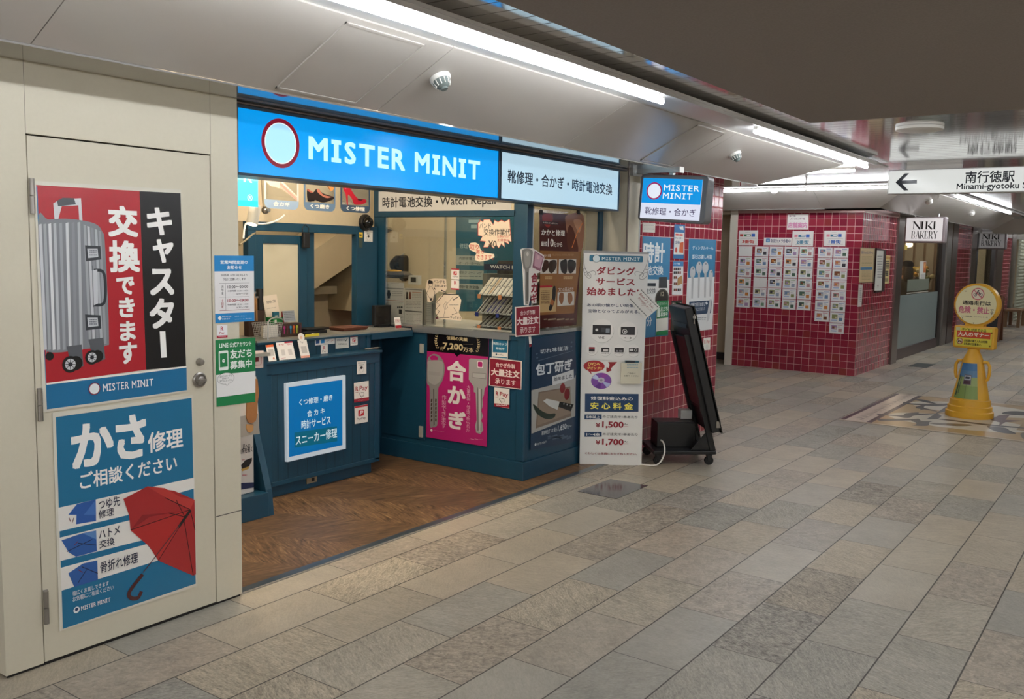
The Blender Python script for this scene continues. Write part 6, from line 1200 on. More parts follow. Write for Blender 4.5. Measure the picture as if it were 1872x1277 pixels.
bake_lamp(17.2, 4.5, 9, 'small warm pendant lamp inside the bakery, towards its first column'); bake_lamp(19.2, 4.2, 8, 'small warm pendant lamp inside the bakery, above the flowers'); bake_lamp(23.6, 4.6, 12, 'small warm pendant lamp behind the second bakery doorway')
t = thing('display_table', 'wooden display table behind the bakery door glass', 'table', (19.35, 4.0, 0))
k = MB(); k.box((-0.55, -0.28, 0.86), (0.55, 0.28, 0.9), BROWNW); obj('tabletop', k, t)
for x in (-0.5, 0.5):
    for y in (-0.24, 0.24): k = MB(); k.box((x-0.03, y-0.03, 0.0), (x+0.03, y+0.03, 0.86), BROWNW); obj('leg', k, t)
def bouquet(x, y, z, label, cols, s=1.0):
    t = thing('flower_vase', label, 'flowers', (x, y, z)); k = MB(); k.lathe([(0.05*s, 0), (0.07*s, 0.08*s), (0.045*s, 0.16*s), (0.05*s, 0.18*s)], (0, 0, 0), mat('vase', '5a6a62', 0.3), 20); obj('vase', k, t)
    rg = random.Random(int(x*100)); k = MB(); b = MB()
    for i in range(16):
        a, r, h = rg.uniform(0, 6.28), rg.uniform(0.03, 0.2)*s, rg.uniform(0.28, 0.5)*s; p = V(r*math.cos(a), r*math.sin(a), h); k.tube([(0, 0, 0.14*s), (p.x*0.4, p.y*0.4, h*0.6), p], 0.005*s, mat('stem_green', '3f5230', 0.6), 6)
        b.sphere(p, rg.uniform(0.03, 0.05)*s, mat('petal_%s' % cols[i % len(cols)], cols[i % len(cols)], 0.6), 10)
    obj('stems', k, t); obj('blooms', b, t)
bouquet(19.1, 3.88, 0.9, 'loose cream and green flowers in a vase on the bakery display table', ['c9c29a', '5a6648', 'd9d4b8', '7a8458'], 1.0)
bouquet(19.5, 4.1, 0.9, 'yellow dried flowers in a vase at the back of the bakery display table', ['b89a3a', 'a8843a', '8a7a3a'], 1.2)
k = MB(); p = on_y(1682, 477, YB-0.003); q = on_y(1690, 509, YB-0.003)
S = Sheet(face_y(YB-0.001), (1640, 450, 11.61), th=0.002); S.base('cfcfc8', (490, 315), (618, 315), (592, 690), (468, 690)); S.p('b8602c', (560, 330), (612, 330), (606, 560), (552, 560)); S.p('d99a5a', (570, 360), (604, 360), (600, 450), (566, 450)); S.bars('8a8a88', 500, 600, 590, 670, 3); S.done('notice', 'narrow white and orange notice on the bakery door glass', 'notice')
S = Sheet(face_y(YB-0.001), (1640, 450, 11.61), th=0.002); S.base('b8a23a', (160, -20), (220, -20), (212, 75), (155, 75)); S.done('notice', 'small yellow notice high on the bakery door glass', 'notice')
# ---- a person inside
def skin_chain(name, pts, edges, m, parent, sub=2, root=0):
    me = bpy.data.meshes.new(name); me.from_pydata([p[:3] for p in pts], edges, []); me.materials.append(m); o = bpy.data.objects.new(name, me); COL.objects.link(o); o.parent = parent
    sk = o.modifiers.new('skin', 'SKIN'); sk.use_smooth_shade = True
    for i, p in enumerate(pts): me.skin_vertices[0].data[i].radius = (p[3], p[4] if len(p) > 4 else p[3]); me.skin_vertices[0].data[i].use_root = (i == root)
    ss = o.modifiers.new('sub', 'SUBSURF'); ss.levels = sub; ss.render_levels = sub; return o
SKINM = mat('skin', 'b98a6c', 0.5); JK = mat('patterned_jacket', '3f3424', 0.8, var=0.5, scale=14); HAIR = mat('brown_hair', '3a2c1e', 0.6, var=0.3, scale=60); CAPM = mat('dark_cap', '17151a', 0.8)
pt = thing('person', 'person in a dark cap and brown patterned jacket inside the bakery', 'person', (18.0, 3.95, 0), math.radians(-62))
skin_chain('body', [(0, 0, 0.80, 0.13, 0.11), (0, 0, 0.95, 0.13, 0.10), (0, 0, 1.12, 0.145, 0.10), (0, 0, 1.24, 0.13, 0.085), (0, 0.0, 1.315, 0.05), (0, 0.02, 1.39, 0.075, 0.085), (0, 0.02, 1.46, 0.072, 0.085), (0.08, 0, 0.74, 0.085), (0.085, 0.01, 0.42, 0.06), (0.085, -0.01, 0.08, 0.042), (0.09, 0.10, 0.035, 0.035), (-0.08, 0, 0.74, 0.085), (-0.085, 0.01, 0.42, 0.06), (-0.085, -0.01, 0.08, 0.042), (-0.09, 0.10, 0.035, 0.035), (0.165, 0, 1.24, 0.055), (0.21, 0.02, 1.0, 0.042), (0.17, 0.17, 0.92, 0.034), (0.155, 0.21, 0.91, 0.026), (-0.165, 0, 1.24, 0.055), (-0.21, 0.02, 1.0, 0.042), (-0.17, 0.17, 0.92, 0.034), (-0.155, 0.21, 0.91, 0.026)],
    [(0, 1), (1, 2), (2, 3), (3, 4), (4, 5), (5, 6), (0, 7), (7, 8), (8, 9), (9, 10), (0, 11), (11, 12), (12, 13), (13, 14), (3, 15), (15, 16), (16, 17), (17, 18), (3, 19), (19, 20), (20, 21), (21, 22)], SKINM, pt)
skin_chain('jacket', [(0, 0, 0.74, 0.17, 0.14), (0, 0, 0.95, 0.165, 0.135), (0, 0, 1.12, 0.17, 0.13), (0, 0, 1.25, 0.15, 0.10), (0.165, 0, 1.24, 0.075), (0.215, 0.02, 1.0, 0.062), (0.175, 0.15, 0.925, 0.05), (-0.165, 0, 1.24, 0.075), (-0.215, 0.02, 1.0, 0.062), (-0.175, 0.15, 0.925, 0.05)], [(0, 1), (1, 2), (2, 3), (3, 4), (4, 5), (5, 6), (3, 7), (7, 8), (8, 9)], JK, pt)
skin_chain('trousers', [(0, 0, 0.80, 0.14, 0.12), (0.08, 0, 0.72, 0.1), (0.085, 0.01, 0.42, 0.075), (0.085, -0.01, 0.09, 0.058), (-0.08, 0, 0.72, 0.1), (-0.085, 0.01, 0.42, 0.075), (-0.085, -0.01, 0.09, 0.058)], [(0, 1), (1, 2), (2, 3), (0, 4), (4, 5), (5, 6)], CLOTHB, pt)
skin_chain('hair', [(0, -0.01, 1.50, 0.085, 0.085), (0, -0.045, 1.42, 0.088, 0.07), (0, -0.07, 1.30, 0.10, 0.055), (0, -0.085, 1.16, 0.09, 0.04)], [(0, 1), (1, 2), (2, 3)], HAIR, pt)
k = MB(); k.lathe([(0.1, 1.475), (0.102, 1.50), (0.094, 1.545), (0.06, 1.575), (0.004, 1.585)], (0, 0.005, 0), CAPM, 28); k.prism([(-0.07, 0.08, 1.478), (-0.05, 0.12, 1.474), (0, 0.13, 1.473), (0.05, 0.12, 1.474), (0.07, 0.08, 1.478)], (0, 0, 0.012), CAPM); obj('cap', k, pt)
k = MB(); k.sphere((0, 0.112, 1.405), 0.014, SKINM, 10)
for s in (-1, 1):
    k.sphere((s*0.03, 0.098, 1.435), 0.009, CLOTHB, 8); k.sphere((s*0.08, 0.02, 1.42), 0.016, SKINM, 8)
    for i in range(5): k.tube([(s*(0.147-i*0.008), 0.222, 0.912), (s*(0.14-i*0.01), 0.26+0.012*(i in (1, 2)), 0.905), (s*(0.135-i*0.01), 0.28+0.016*(i in (1, 2)), 0.89)], 0.008, SKINM, 6)
k.tube([(-0.02, 0.103, 1.372), (0, 0.108, 1.37), (0.02, 0.103, 1.372)], 0.005, mat('lips', '9a5a50', 0.5), 6); obj('face_and_fingers', k, pt)
# ---- bakery light boxes (letters cut with serifs)
def serif(S, txt, u0, v0, u1, v1, col='1f1b1b'):
    G = {'N': ([((0.1, 0), (0.1, 1)), ((0.9, 0), (0.9, 1))], [((0.1, 1), (0.9, 0))], 1.0), 'I': ([], [((0.25, 0), (0.25, 1))], 0.5), 'K': ([((0.48, 0.55), (0.85, 1))], [((0.15, 0), (0.15, 1)), ((0.36, 0.5), (0.85, 0))], 0.95),
         'B': ([], [((0.15, 0), (0.15, 1))], 0.85), 'A': ([((0.1, 0), (0.48, 1)), ((0.24, 0.32), (0.68, 0.32))], [((0.48, 1), (0.85, 0))], 0.95), 'E': ([((0.15, 0.03), (0.75, 0.03)), ((0.15, 0.97), (0.72, 0.97)), ((0.15, 0.5), (0.55, 0.5)), ((0.75, 0), (0.75, 0.25)), ((0.72, 0.75), (0.72, 1))], [((0.15, 0), (0.15, 1))], 0.85),
         'R': ([], [((0.15, 0), (0.15, 1)), ((0.45, 0.48), (0.85, 0))], 0.9), 'Y': ([((0.5, 0.45), (0.88, 1))], [((0.12, 1), (0.5, 0.45)), ((0.5, 0), (0.5, 0.48))], 0.95)}
    tot = sum(G[c][2] for c in txt); x = u0; kx = (u1-u0)/tot; H = v1-v0; S.up()
    for c in txt:
        thin, thick, w = G[c]; W_ = kx*w
        def seg(a, b, t):
            p, q = V(x+a[0]*W_/1.0*(1 if w else 1), v0+a[1]*H, 0), V(x+b[0]*W_, v0+b[1]*H, 0); d = (q-p).normalized(); nn = V(-d.y, d.x, 0)*t/2
            S.flat([((p+nn).x, (p+nn).y), ((q+nn).x, (q+nn).y), ((q-nn).x, (q-nn).y), ((p-nn).x, (p-nn).y)], col, h=S.h)
        for a, b in thin: seg(a, b, kx*0.07)
        for a, b in thick:
            seg(a, b, kx*0.2)
        for a, b in thick+[q for q in thin if c in 'NAKY']:
            for e in (a, b):
                if e[1] in (0, 1): xx = x+e[0]*W_; yy = v0+e[1]*H*0.97; S.flat([(xx-kx*0.19, yy), (xx+kx*0.19, yy), (xx+kx*0.19, yy+H*0.035), (xx-kx*0.19, yy+H*0.035)], col, h=S.h)
        if c in 'BR':
            for cy, ry in (((0.74, 0.26), (0.25, 0.25)) if c == 'B' else ((0.73, 0.27),)):
                P, Q = [], []
                for i in range(13): a = math.radians(-90+15*i); P.append((x+W_*(0.4+0.42*math.cos(a)*1.0), v0+H*(cy+ry*math.sin(a)))); Q.append((x+W_*(0.4+0.24*math.cos(a)), v0+H*(cy+ry*0.86*math.sin(a))))
                for i in range(12): S.flat([P[i], P[i+1], Q[i+1], Q[i]], col, h=S.h)
                for yy in (cy-ry, cy+ry*0.9): S.flat([(x+W_*0.15, v0+H*yy), (x+W_*0.42, v0+H*yy), (x+W_*0.42, v0+H*(yy+ry*0.12)), (x+W_*0.15, v0+H*(yy+ry*0.12))], col, h=S.h)
        x += W_
def bakery_sign(X, y0, y1, z0, z1, label, emit):
    t = thing('bakery_sign', label, 'sign', (X, (y0+y1)/2, z0)); FB_ = face_x(X-0.001)
    k = MB(); k.box((X, y0, z0), (X+0.16, y1, z1), mat('sign_pink_grey', '9a8f92', 0.35, metal=0.3)); obj('case', local(t, k), t, bevel=0.02)
    S = Sheet(FB_, th=0.003, emit=emit, rough=0.2); a, b = -y1+0.02, -y0-0.04; S.base('e4dfdf', uv=[(a, z0+0.03), (b, z0+0.03), (b, z1-0.02), (a, z1-0.02)]); w, h = b-a, z1-z0; S.h = 0.0035
    serif(S, 'NIKI', a+w*0.18, z0+h*0.52, a+w*0.86, z0+h*0.82); serif(S, 'BAKERY', a+w*0.16, z0+h*0.16, a+w*0.88, z0+h*0.46); S.mb = local(t, S.mb); S.done('lit_face', parent=t)
    for y in (y0+0.12, y1-0.12): k = MB(); k.cyl((X+0.08, y, z1), (X+0.08, y, z1+0.05), 0.012, ALU, 10); obj('hanger', local(t, k), t)
bakery_sign(14.8, 2.76, 3.325, 1.85, 2.235, 'white hanging bakery light box, near and fully in view', 0.22)
bakery_sign(22.6, 2.98, 3.575, 1.86, 2.27, 'dim bakery light box further off, its top hidden by the soffit', 0.04)
# ---- chalkboard and bench far down
t = thing('a_board', 'dark wooden chalkboard easel standing beyond the yellow warning stand', 'chalkboard', (20.9, 2.9, 0))
k = MB(); k.hexa([(-0.22, -0.12, 0.28), (-0.19, -0.12, 0.28), (-0.19, 0.42, 0.28), (-0.22, 0.42, 0.28), (-0.03, -0.12, 0.86), (0.0, -0.12, 0.86), (0.0, 0.42, 0.86), (-0.03, 0.42, 0.86)], mat('chalk_black', '1c1d1f', 0.6)); obj('board', k, t)
for y in (-0.15, 0.43):
    for x in (-0.28, 0.22): k = MB(); k.hexa([(x-0.03, y-0.03, 0.0), (x+0.03, y-0.03, 0), (x+0.03, y+0.03, 0), (x-0.03, y+0.03, 0), (-0.03, y-0.03, 0.9), (0.03, y-0.03, 0.9), (0.03, y+0.03, 0.9), (-0.03, y+0.03, 0.9)], BROWNW); obj('leg', k, t)
k = MB(); k.box((-0.28, -0.15, 0.22), (-0.2, 0.43, 0.28), BROWNW); k.box((-0.04, -0.15, 0.86), (0.03, 0.43, 0.92), BROWNW); obj('rail', k, t)
t = thing('bench', 'low plain wooden bench against the wall near the roller shutter', 'bench', (25.9, 3.1, 0))
k = MB(); k.box((-0.5, -0.17, 0.39), (0.5, 0.19, 0.435), mat('bench_wood', '8a6a4c', 0.5, var=0.15)); obj('seat', k, t)
for x in (-0.43, 0.43):
    for y in (-0.13, 0.15): k = MB(); k.box((x-0.035, y-0.035, 0.0), (x+0.035, y+0.035, 0.39), MATS['bench_wood']); obj('leg', k, t)

# ================================================================== GOODS AND FITTINGS IN THE SHOP
def solid(name, mb, label, cat, loc=None, group=None, bevel=0.0, rz=None):
    o = obj(name, mb, None, bevel, loc); o['label'] = label; o['category'] = cat
    if group: o['group'] = group
    if rz is not None: o.rotation_euler = (0, 0, rz)
    return o
WT = 1.0125
# code stands on the counter ledge (slanted cards)
def card_stand(x0, x1, h, label, draw, col='e6e2de', z=0.8885, y=4.535, lean=0.3, top=False):
    t = thing('card_stand', label, 'card stand', ((x0+x1)/2, y, z)); w = (x1-x0)/2; F = Face((0, 0, 0), (1, 0, 0), (0, lean, 1))
    S = Sheet(F, th=0.003); uv = [(-w, 0.001), (w, 0.001), (w, h), (-w, h)]
    if top: uv = [(-w, 0.001), (w, 0.001), (w, h), (w*0.5, h)]+[(w*0.7*math.cos(math.radians(a)), h+0.02+w*0.7*math.sin(math.radians(a))) for a in range(-30, 215, 20)]+[(-w*0.5, h), (-w, h)]
    S.base(col, uv=uv); S.q = lambda x, y_: (-w+2*w*x, h-h*y_); draw(S); S.done('card', parent=t)
    k = MB(); k.prism([(-w*0.8, lean*h*0.75, 0.001), (w*0.8, lean*h*0.75, 0.001), (w*0.8, lean*h*0.75, h*0.7), (-w*0.8, lean*h*0.75, h*0.7)], (0, 0.004, 0), ACRYL); obj('back_support', k, t)
card_stand(3.768, 3.828, 0.105, 'small white code stand with an orange top edge on the counter ledge', lambda S: (S.r_('d9622f', 0, 0, 1, 0.14), S.r_('b9b5b2', 0.2, 0.28, 0.85, 0.68), S.c('d98a70', 0.7, 0.84, 0.07)))
card_stand(3.852, 3.985, 0.115, 'wide white double code stand with red headings on the counter ledge', lambda S: (S.r_('b8223f', 0.5, 0, 1, 0.08), S.t('b8223f', 'R Pay', 0.14, 0.1, 0.44, 0.2, b=0.5), S.t('c0404a', 'PayPay', 0.64, 0.13, 0.92, 0.22, b=0.4), S.r_('c9c5c2', 0.2, 0.42, 0.42, 0.75), S.r_('c9c5c2', 0.62, 0.42, 0.86, 0.75), S.bars('c98a90', 0.1, 0.88, 0.4, 0.93, 1)))
card_stand(4.03, 4.105, 0.118, 'tall white code stand with a rounded top on the counter ledge', lambda S: (S.t('8a8a90', 'Pay', 0.22, 0.06, 0.6, 0.2, b=0.3), S.r_('b9b6b4', 0.2, 0.36, 0.82, 0.74), S.r_('e0a08c', 0, 0.88, 1, 1), S.c('e0b8a0', 0.45, -0.14, 0.09)), top=True)
k = MB(); k.cyl((4.675, 4.60, 0.895), (4.785, 4.575, 0.898), 0.006, STEEL, 12); k.cyl((4.785, 4.575, 0.898), (4.80, 4.571, 0.899), 0.004, BLACKP, 10); k.box((4.69, 4.585, 0.8885), (4.74, 4.60, 0.891), STEEL); solid('pen', k, 'grey pen lying at the end of the counter ledge', 'pen')
# red bordered notice on the side filler
S = Sheet(face_y(4.4995), (430, 500, 1724/270), th=0.002); S.base('e6d3cb', (200, 900), (328, 895), (325, 1095), (205, 1105)); S.l('b8303a', 6, (215, 935), (290, 930), (303, 945), (303, 1045), (290, 1062), (215, 1068)); S.r_('7a1c28', 228, 975, 272, 1025); S.done('notice', 'pale square notice with a red rounded border beside the counter', 'notice')
# items on the worktop
k = MB(); k.box((-0.085, -0.03, 0.0005), (0.085, 0.03, 0.088), mat('dark_walnut', '3d2a22', 0.5)); solid('key_rack', k, 'dark brown block with coloured keys hung on its front, on the counter', 'rack', (4.11, 4.74, WT), bevel=0.003)
for i, (c, n) in enumerate((('a8307a', 'magenta'), ('5e2530', 'dark red'), ('3a86a8', 'sky blue'), ('c9602a', 'orange'), ('a8b84a', 'lime green'), ('4a2038', 'plum'))):
    k = MB(); x = 4.11-0.068+i*0.027; P = [(x+0.009*math.cos(math.radians(a)), 4.7085, WT+0.062+0.011*math.sin(math.radians(a))) for a in range(-60, 241, 30)]
    k.prism(P, (0, -0.002, 0), mat('key_'+n.replace(' ', '_'), c, 0.35)); k.prism([(x-0.003, 4.7085, WT+0.055), (x+0.003, 4.7085, WT+0.055), (x+0.003, 4.7085, WT+0.024), (x, 4.7085, WT+0.018), (x-0.003, 4.7085, WT+0.024)], (0, -0.002, 0), MATS['key_'+n.replace(' ', '_')])
    solid('key', k, n+' key hanging on the dark brown block', 'key', group='coloured keys on the brown block')
t = thing('wire_basket', 'white wire mesh basket with papers beside the brown key block', 'basket', (3.93, 4.74, WT))
k = MB(); wm = mat('mesh_white', 'b9b9b6', 0.4)
for i in range(12): x = -0.075+i*0.0136; k.tube([(x*0.85, -0.045, 0.003), (x, -0.06, 0.10)], 0.0012, wm, 5); k.tube([(x*0.85, 0.045, 0.003), (x, 0.06, 0.10)], 0.0012, wm, 5)
for i in range(8): z = 0.004+i*0.0135; s = 0.85+0.15*z/0.1; k.tube([(-0.076*s, -0.046-0.014*z/0.1, z), (0.076*s, -0.046-0.014*z/0.1, z), (0.076*s, 0.046+0.014*z/0.1, z), (-0.076*s, 0.046+0.014*z/0.1, z), (-0.076*s, -0.046-0.014*z/0.1, z)], 0.0012, wm, 5)
obj('wire_mesh', k, t)
k = MB(); k.box((-0.06, -0.03, 0.006), (0.06, -0.026, 0.085), mat('paper', 'd9d6cf', 0.6)); k.box((-0.05, -0.01, 0.006), (0.06, 0.0, 0.08), MATS['paper']); obj('papers', k, t)
k = MB(); k.tube(smooth([(3.86, 4.65, WT+0.11), (3.89, 4.655, WT+0.13), (3.95, 4.655, WT+0.135), (3.99, 4.66, WT+0.12)]), 0.005, ALU, 8); k.tube([(3.86, 4.65, WT+0.11), (3.85, 4.64, WT+0.001)], 0.004, ALU, 8); solid('wire_stand', k, 'thin bent metal wire stand in front of the white mesh basket', 'stand')
k = MB(); k.box((-0.045, -0.035, 0), (0.045, 0.035, 0.045), mat('green_box', '1f7a3c', 0.4)); k.box((-0.03, -0.036, 0.008), (-0.012, -0.035, 0.03), mat('paper', 'd9d6cf')); solid('green_box', k, 'small green tape box behind the grey card on the counter', 'box', (4.09, 4.86, WT+0.075), bevel=0.004)
k = MB(); k.box((4.03, 4.80, WT+0.0005), (4.24, 4.95, WT+0.074), mat('dark_walnut', '3d2a22')); solid('wooden_box', k, 'low dark wooden box under the green tape box on the counter', 'box', bevel=0.004)
S = Sheet(Face((4.165, 4.79, WT+0.07), (1, 0, 0), (0, 0.25, 1)), th=0.003); S.base('8d949c', uv=[(-0.05, 0.019), (0.05, 0.019), (0.05, 0.095), (-0.05, 0.095)]); S.q = lambda x, y: (-0.05+0.1*x, 0.095-0.076*y); S.bars('626a74', 0.08, 0.12, 0.92, 0.9, 5, fill=0.4); S.done('notice', 'grey lettered card standing above the brown key block', 'notice')
k = MB(); k.box((-0.035, -0.02, 0), (0.035, 0.02, 0.055), BLACKP); k.box((-0.02, -0.021, 0.02), (0.03, -0.0205, 0.045), mat('violet_label', '4a46a0', 0.3)); solid('card_reader', k, 'black card reader with a violet screen on the counter by the partition', 'card reader', (4.27, 4.86, WT+0.0005), bevel=0.004)
for x, c, n in ((4.15, '2a6a80', 'teal'), (4.23, '8a2430', 'dark red')):
    S = Sheet(Face((x, 4.93, WT+0.075), (1, 0, 0), (0, 0, 1)), th=0.02); S.base(c, uv=[(-0.022, 0), (0.022, 0), (0.022, 0.075), (-0.022, 0.075)]); S.q = lambda a, b: (-0.022+0.044*a, 0.075-0.075*b); S.bars('d9d6cf', 0.2, 0.3, 0.8, 0.7, 2, fill=0.6); S.done('small_packet', label='small %s packet standing behind the grey lettered card' % n, category='packet')
S = Sheet(Face((4.17, 4.955, 1.075), (0.995, 0, 0.1), (-0.12, 0.12, 1)), th=0.002); S.base('ddd2c2', uv=[(-0.06, 0.03), (0.06, 0.03), (0.06, 0.2), (-0.06, 0.2)]); S.q = lambda x, y: (-0.06+0.12*x, 0.2-0.17*y); S.t('4a4440', '休憩時間のご案内', 0.2, 0.2, 0.85, 0.32, b=0.4); S.bars('b0a89c', 0.15, 0.5, 0.8, 0.55, 1); S.bars('c9706a', 0.12, 0.86, 0.4, 0.94, 1); S.done('notice', 'tilted cream paper notice leaning on the frosted sliding door', 'notice')
t = thing('tool_roll', 'dark tool holder with a black roll and wooden handles by the frosted door', 'tools', (3.955, 4.9, WT))
k = MB(); k.cyl((0.045, 0, 0.17), (0.045, 0, 0.31), 0.024, BLACKP, 18); obj('black_roll', k, t); k = MB(); k.box((-0.06, -0.02, 0.0), (0.07, 0.03, 0.17), mat('dark_walnut', '3d2a22')); obj('holder', k, t, bevel=0.004)
for x, z in ((-0.03, 0.33), (-0.012, 0.28), (0.005, 0.25)): k = MB(); k.tube([(x, -0.015, 0.1), (x-0.004, -0.018, z)], 0.008, mat('light_wood', 'a5794c', 0.5), 10); k.box((x-0.02, -0.02, z), (x+0.014, -0.012, z+0.012), STEEL); obj('hammer', k, t)
k = MB(); k.box((-0.07, -0.025, 0.0), (0.07, 0.025, 0.004), mat('yellow_card', 'd9c93a', 0.4)); k.box((-0.07, -0.027, 0.0), (0.07, -0.025, 0.018), mat('yellow_card', 'd9c93a')); k.box((-0.055, -0.02, 0.004), (0.0, 0.02, 0.03), BLACKP); k.box((0.005, -0.015, 0.004), (0.05, 0.02, 0.016), MATS['paper']); solid('yellow_tray', k, 'small yellow edged tray with a stamp on the counter front edge', 'tray', (4.20, 4.645, WT+0.0005), rz=0.12)
k = MB(); k.box((-0.09, -0.05, 0), (0.09, 0.05, 0.022), mat('black_leather', '141416', 0.45)); k.prism([(-0.09, -0.05, 0.023), (0.13, -0.03, 0.023), (0.15, 0.05, 0.023), (-0.08, 0.06, 0.023)], (0, 0, 0.014), MATS['black_leather']); solid('black_folder', k, 'black leather folder lying between the yellow tray and the brown tray', 'folder', (4.37, 4.80, WT+0.0005), bevel=0.004)
k = MB(); TR = mat('tray_brown', '7a4430', 0.45); k.hexa([(-0.11, -0.07, 0), (0.11, -0.07, 0), (0.11, 0.07, 0), (-0.11, 0.07, 0), (-0.13, -0.09, 0.022), (0.13, -0.09, 0.022), (0.13, 0.09, 0.022), (-0.13, 0.09, 0.022)], TR); k.box((-0.105, -0.065, 0.0221), (0.105, 0.065, 0.0226), mat('tray_felt', '5c3424', 0.9)); solid('money_tray', k, 'reddish brown money tray on the counter below the open hatch', 'tray', (4.75, 4.84, WT+0.0005), bevel=0.003)
t = thing('leather_stack', 'little pile of orange and brown leather swatches beside the cream post', 'leather', (3.56, 4.62, 0.956))
for i, (c, w, d) in enumerate((('3a2a24', 0.11, 0.08), ('a8502a', 0.09, 0.07), ('5a2c1c', 0.1, 0.06), ('b5623a', 0.08, 0.06))): k = MB(); k.box((-w/2, -d/2, 0.0005+i*0.022), (w/2, d/2, 0.021+i*0.022), mat('swatch_'+c, c, 0.5)); obj('swatch', k, t, bevel=0.003)
k = MB(); k.box((-0.05, -0.04, 0), (0.05, 0.04, 0.10), mat('paper', 'd9d6cf')); solid('white_box', k, 'white carton half hidden behind the cream post near the notices', 'box', (3.42, 4.62, 0.956), bevel=0.002)
# monitor and card stand at the bend of the counter
t = thing('monitor', 'small black monitor at the bend of the blue counter', 'monitor', (5.105, 4.84, WT), math.radians(-12))
k = MB(); k.box((-0.075, -0.012, 0.012), (0.075, 0.03, 0.165), BLACKP); obj('monitor_case', k, t, bevel=0.004); k = MB(); k.box((-0.066, -0.0135, 0.024), (0.062, -0.0122, 0.156), mat('screen_dark', '1f1d1c', 0.15)); obj('screen', k, t); k = MB(); k.box((-0.05, -0.03, 0.0005), (0.05, 0.04, 0.012), BLACKP); obj('foot', k, t)
card_stand(5.10, 5.165, 0.08, 'small white and red pay stand beside the black monitor', lambda S: (S.t('b03a44', 'R PAY', 0.15, 0.2, 0.85, 0.5, b=0.5), S.r_('a8202e', 0, 0.75, 1, 1)), z=WT, y=4.70, lean=0.22)
# price boards inside the case
CI = (640, 360, 1459/320); FI = face_x(5.30)
def price_board(quad, label, draw, col='d0cbc3'):
    S = Sheet(FI, CI, th=0.004); S.base(col, *quad); draw(S); S.done('price_board', label, 'board', 'price boards inside the glass case')
price_board([(250, 730), (300, 735), (300, 905), (250, 900)], 'narrow mustard yellow board at the edge of the glass case', lambda S: S.bars('8a6a20', 258, 850, 285, 870, 1), 'c0922a')
FI = face_x(5.298)
price_board([(290, 708), (452, 715), (450, 1058), (292, 1050)], 'white price board with a black watch picture inside the glass case', lambda S: (S.bars('8a8782', 340, 718, 410, 730, 1), S.r_('4a4644', 300, 755, 448, 768), S.c('1d1c1e', 326, 810, 22, rx=16), S.r_('1d1c1e', 316, 775, 336, 845), S.bars('8f8b86', 350, 785, 440, 835, 3, fill=0.3), S.r_('a85a38', 300, 855, 448, 868), S.bars('8f8b86', 305, 880, 445, 900, 2, fill=0.3), S.c('2c2a2a', 402, 918, 9), S.c('2c2a2a', 418, 918, 9), S.c('2c2a2a', 434, 918, 9), S.r_('34302f', 410, 935, 435, 975), S.bars('8f8b86', 300, 990, 445, 1040, 4, fill=0.3)))
price_board([(455, 758), (606, 765), (602, 1066), (455, 1060)], 'white price board with two watch straps inside the glass case', lambda S: (S.r_('6a6662', 460, 765, 602, 778), S.p('26211f', (472, 790), (484, 790), (488, 850), (468, 850)), S.p('7a3a24', (496, 790), (508, 790), (513, 850), (492, 850)), S.r_('b0714e', 520, 790, 598, 800), S.bars('8f8b86', 520, 806, 596, 860, 4, fill=0.3), S.bars('7f7b78', 470, 870, 590, 930, 5, fill=0.35), S.r_('6a6662', 460, 942, 602, 962), S.bars('8f8b86', 470, 975, 590, 1050, 6, fill=0.3)))
FI = face_x(5.34)
price_board([(610, 870), (715, 875), (715, 1066), (610, 1066)], 'grey printed price list behind the watch sketch bubble', lambda S: (S.bars('8a8884', 620, 890, 675, 1050, 9, fill=0.4), S.r_('3a3836', 684, 885, 690, 1055), S.r_('3a3836', 698, 885, 704, 1055)), 'a8a59c')
# packet, clock
t = thing('plastic_packet', 'shiny grey packet with a yellow label on top of the price boards', 'packet', on_x(640+380/CI[2], 360+645/CI[2], 5.36))
k = MB(); k.lathe([(0.004, -0.03), (0.08, -0.025), (0.11, 0.0), (0.08, 0.025), (0.004, 0.03)], (0, 0, 0), mat('foil', '6a6c72', 0.2, metal=0.6), 14, squash=1.4, ax=None); obj('packet_body', k, t)
k = MB(); k.lathe([(0.004, 0.0), (0.055, 0.0), (0.05, 0.012), (0.004, 0.016)], (-0.02, 0, 0.022), mat('yellow_label', 'c9962a', 0.4), 12, squash=1.3); obj('packet_label', k, t)
p = on_x(640+525/CI[2], 360+690/CI[2], 5.36); k = MB(); k.box((p.x, p.y-0.05, p.z-0.035), (p.x+0.04, p.y+0.05, p.z+0.035), mat('clock_white', 'cfccc2', 0.4)); k.box((p.x-0.001, p.y-0.03, p.z-0.018), (p.x, p.y+0.025, p.z+0.02), mat('clock_lcd', '3a3833', 0.2)); solid('desk_clock', k, 'small white desk clock on top of the price boards', 'clock', bevel=0.005)
k = MB(); k.box((5.33, 4.60, 1.031), (5.45, 5.02, 1.30), mat('grey_shelf', '8a857a', 0.6)); solid('storage_box', k, 'plain storage box behind the price boards in the glass case', 'box', bevel=0.004)
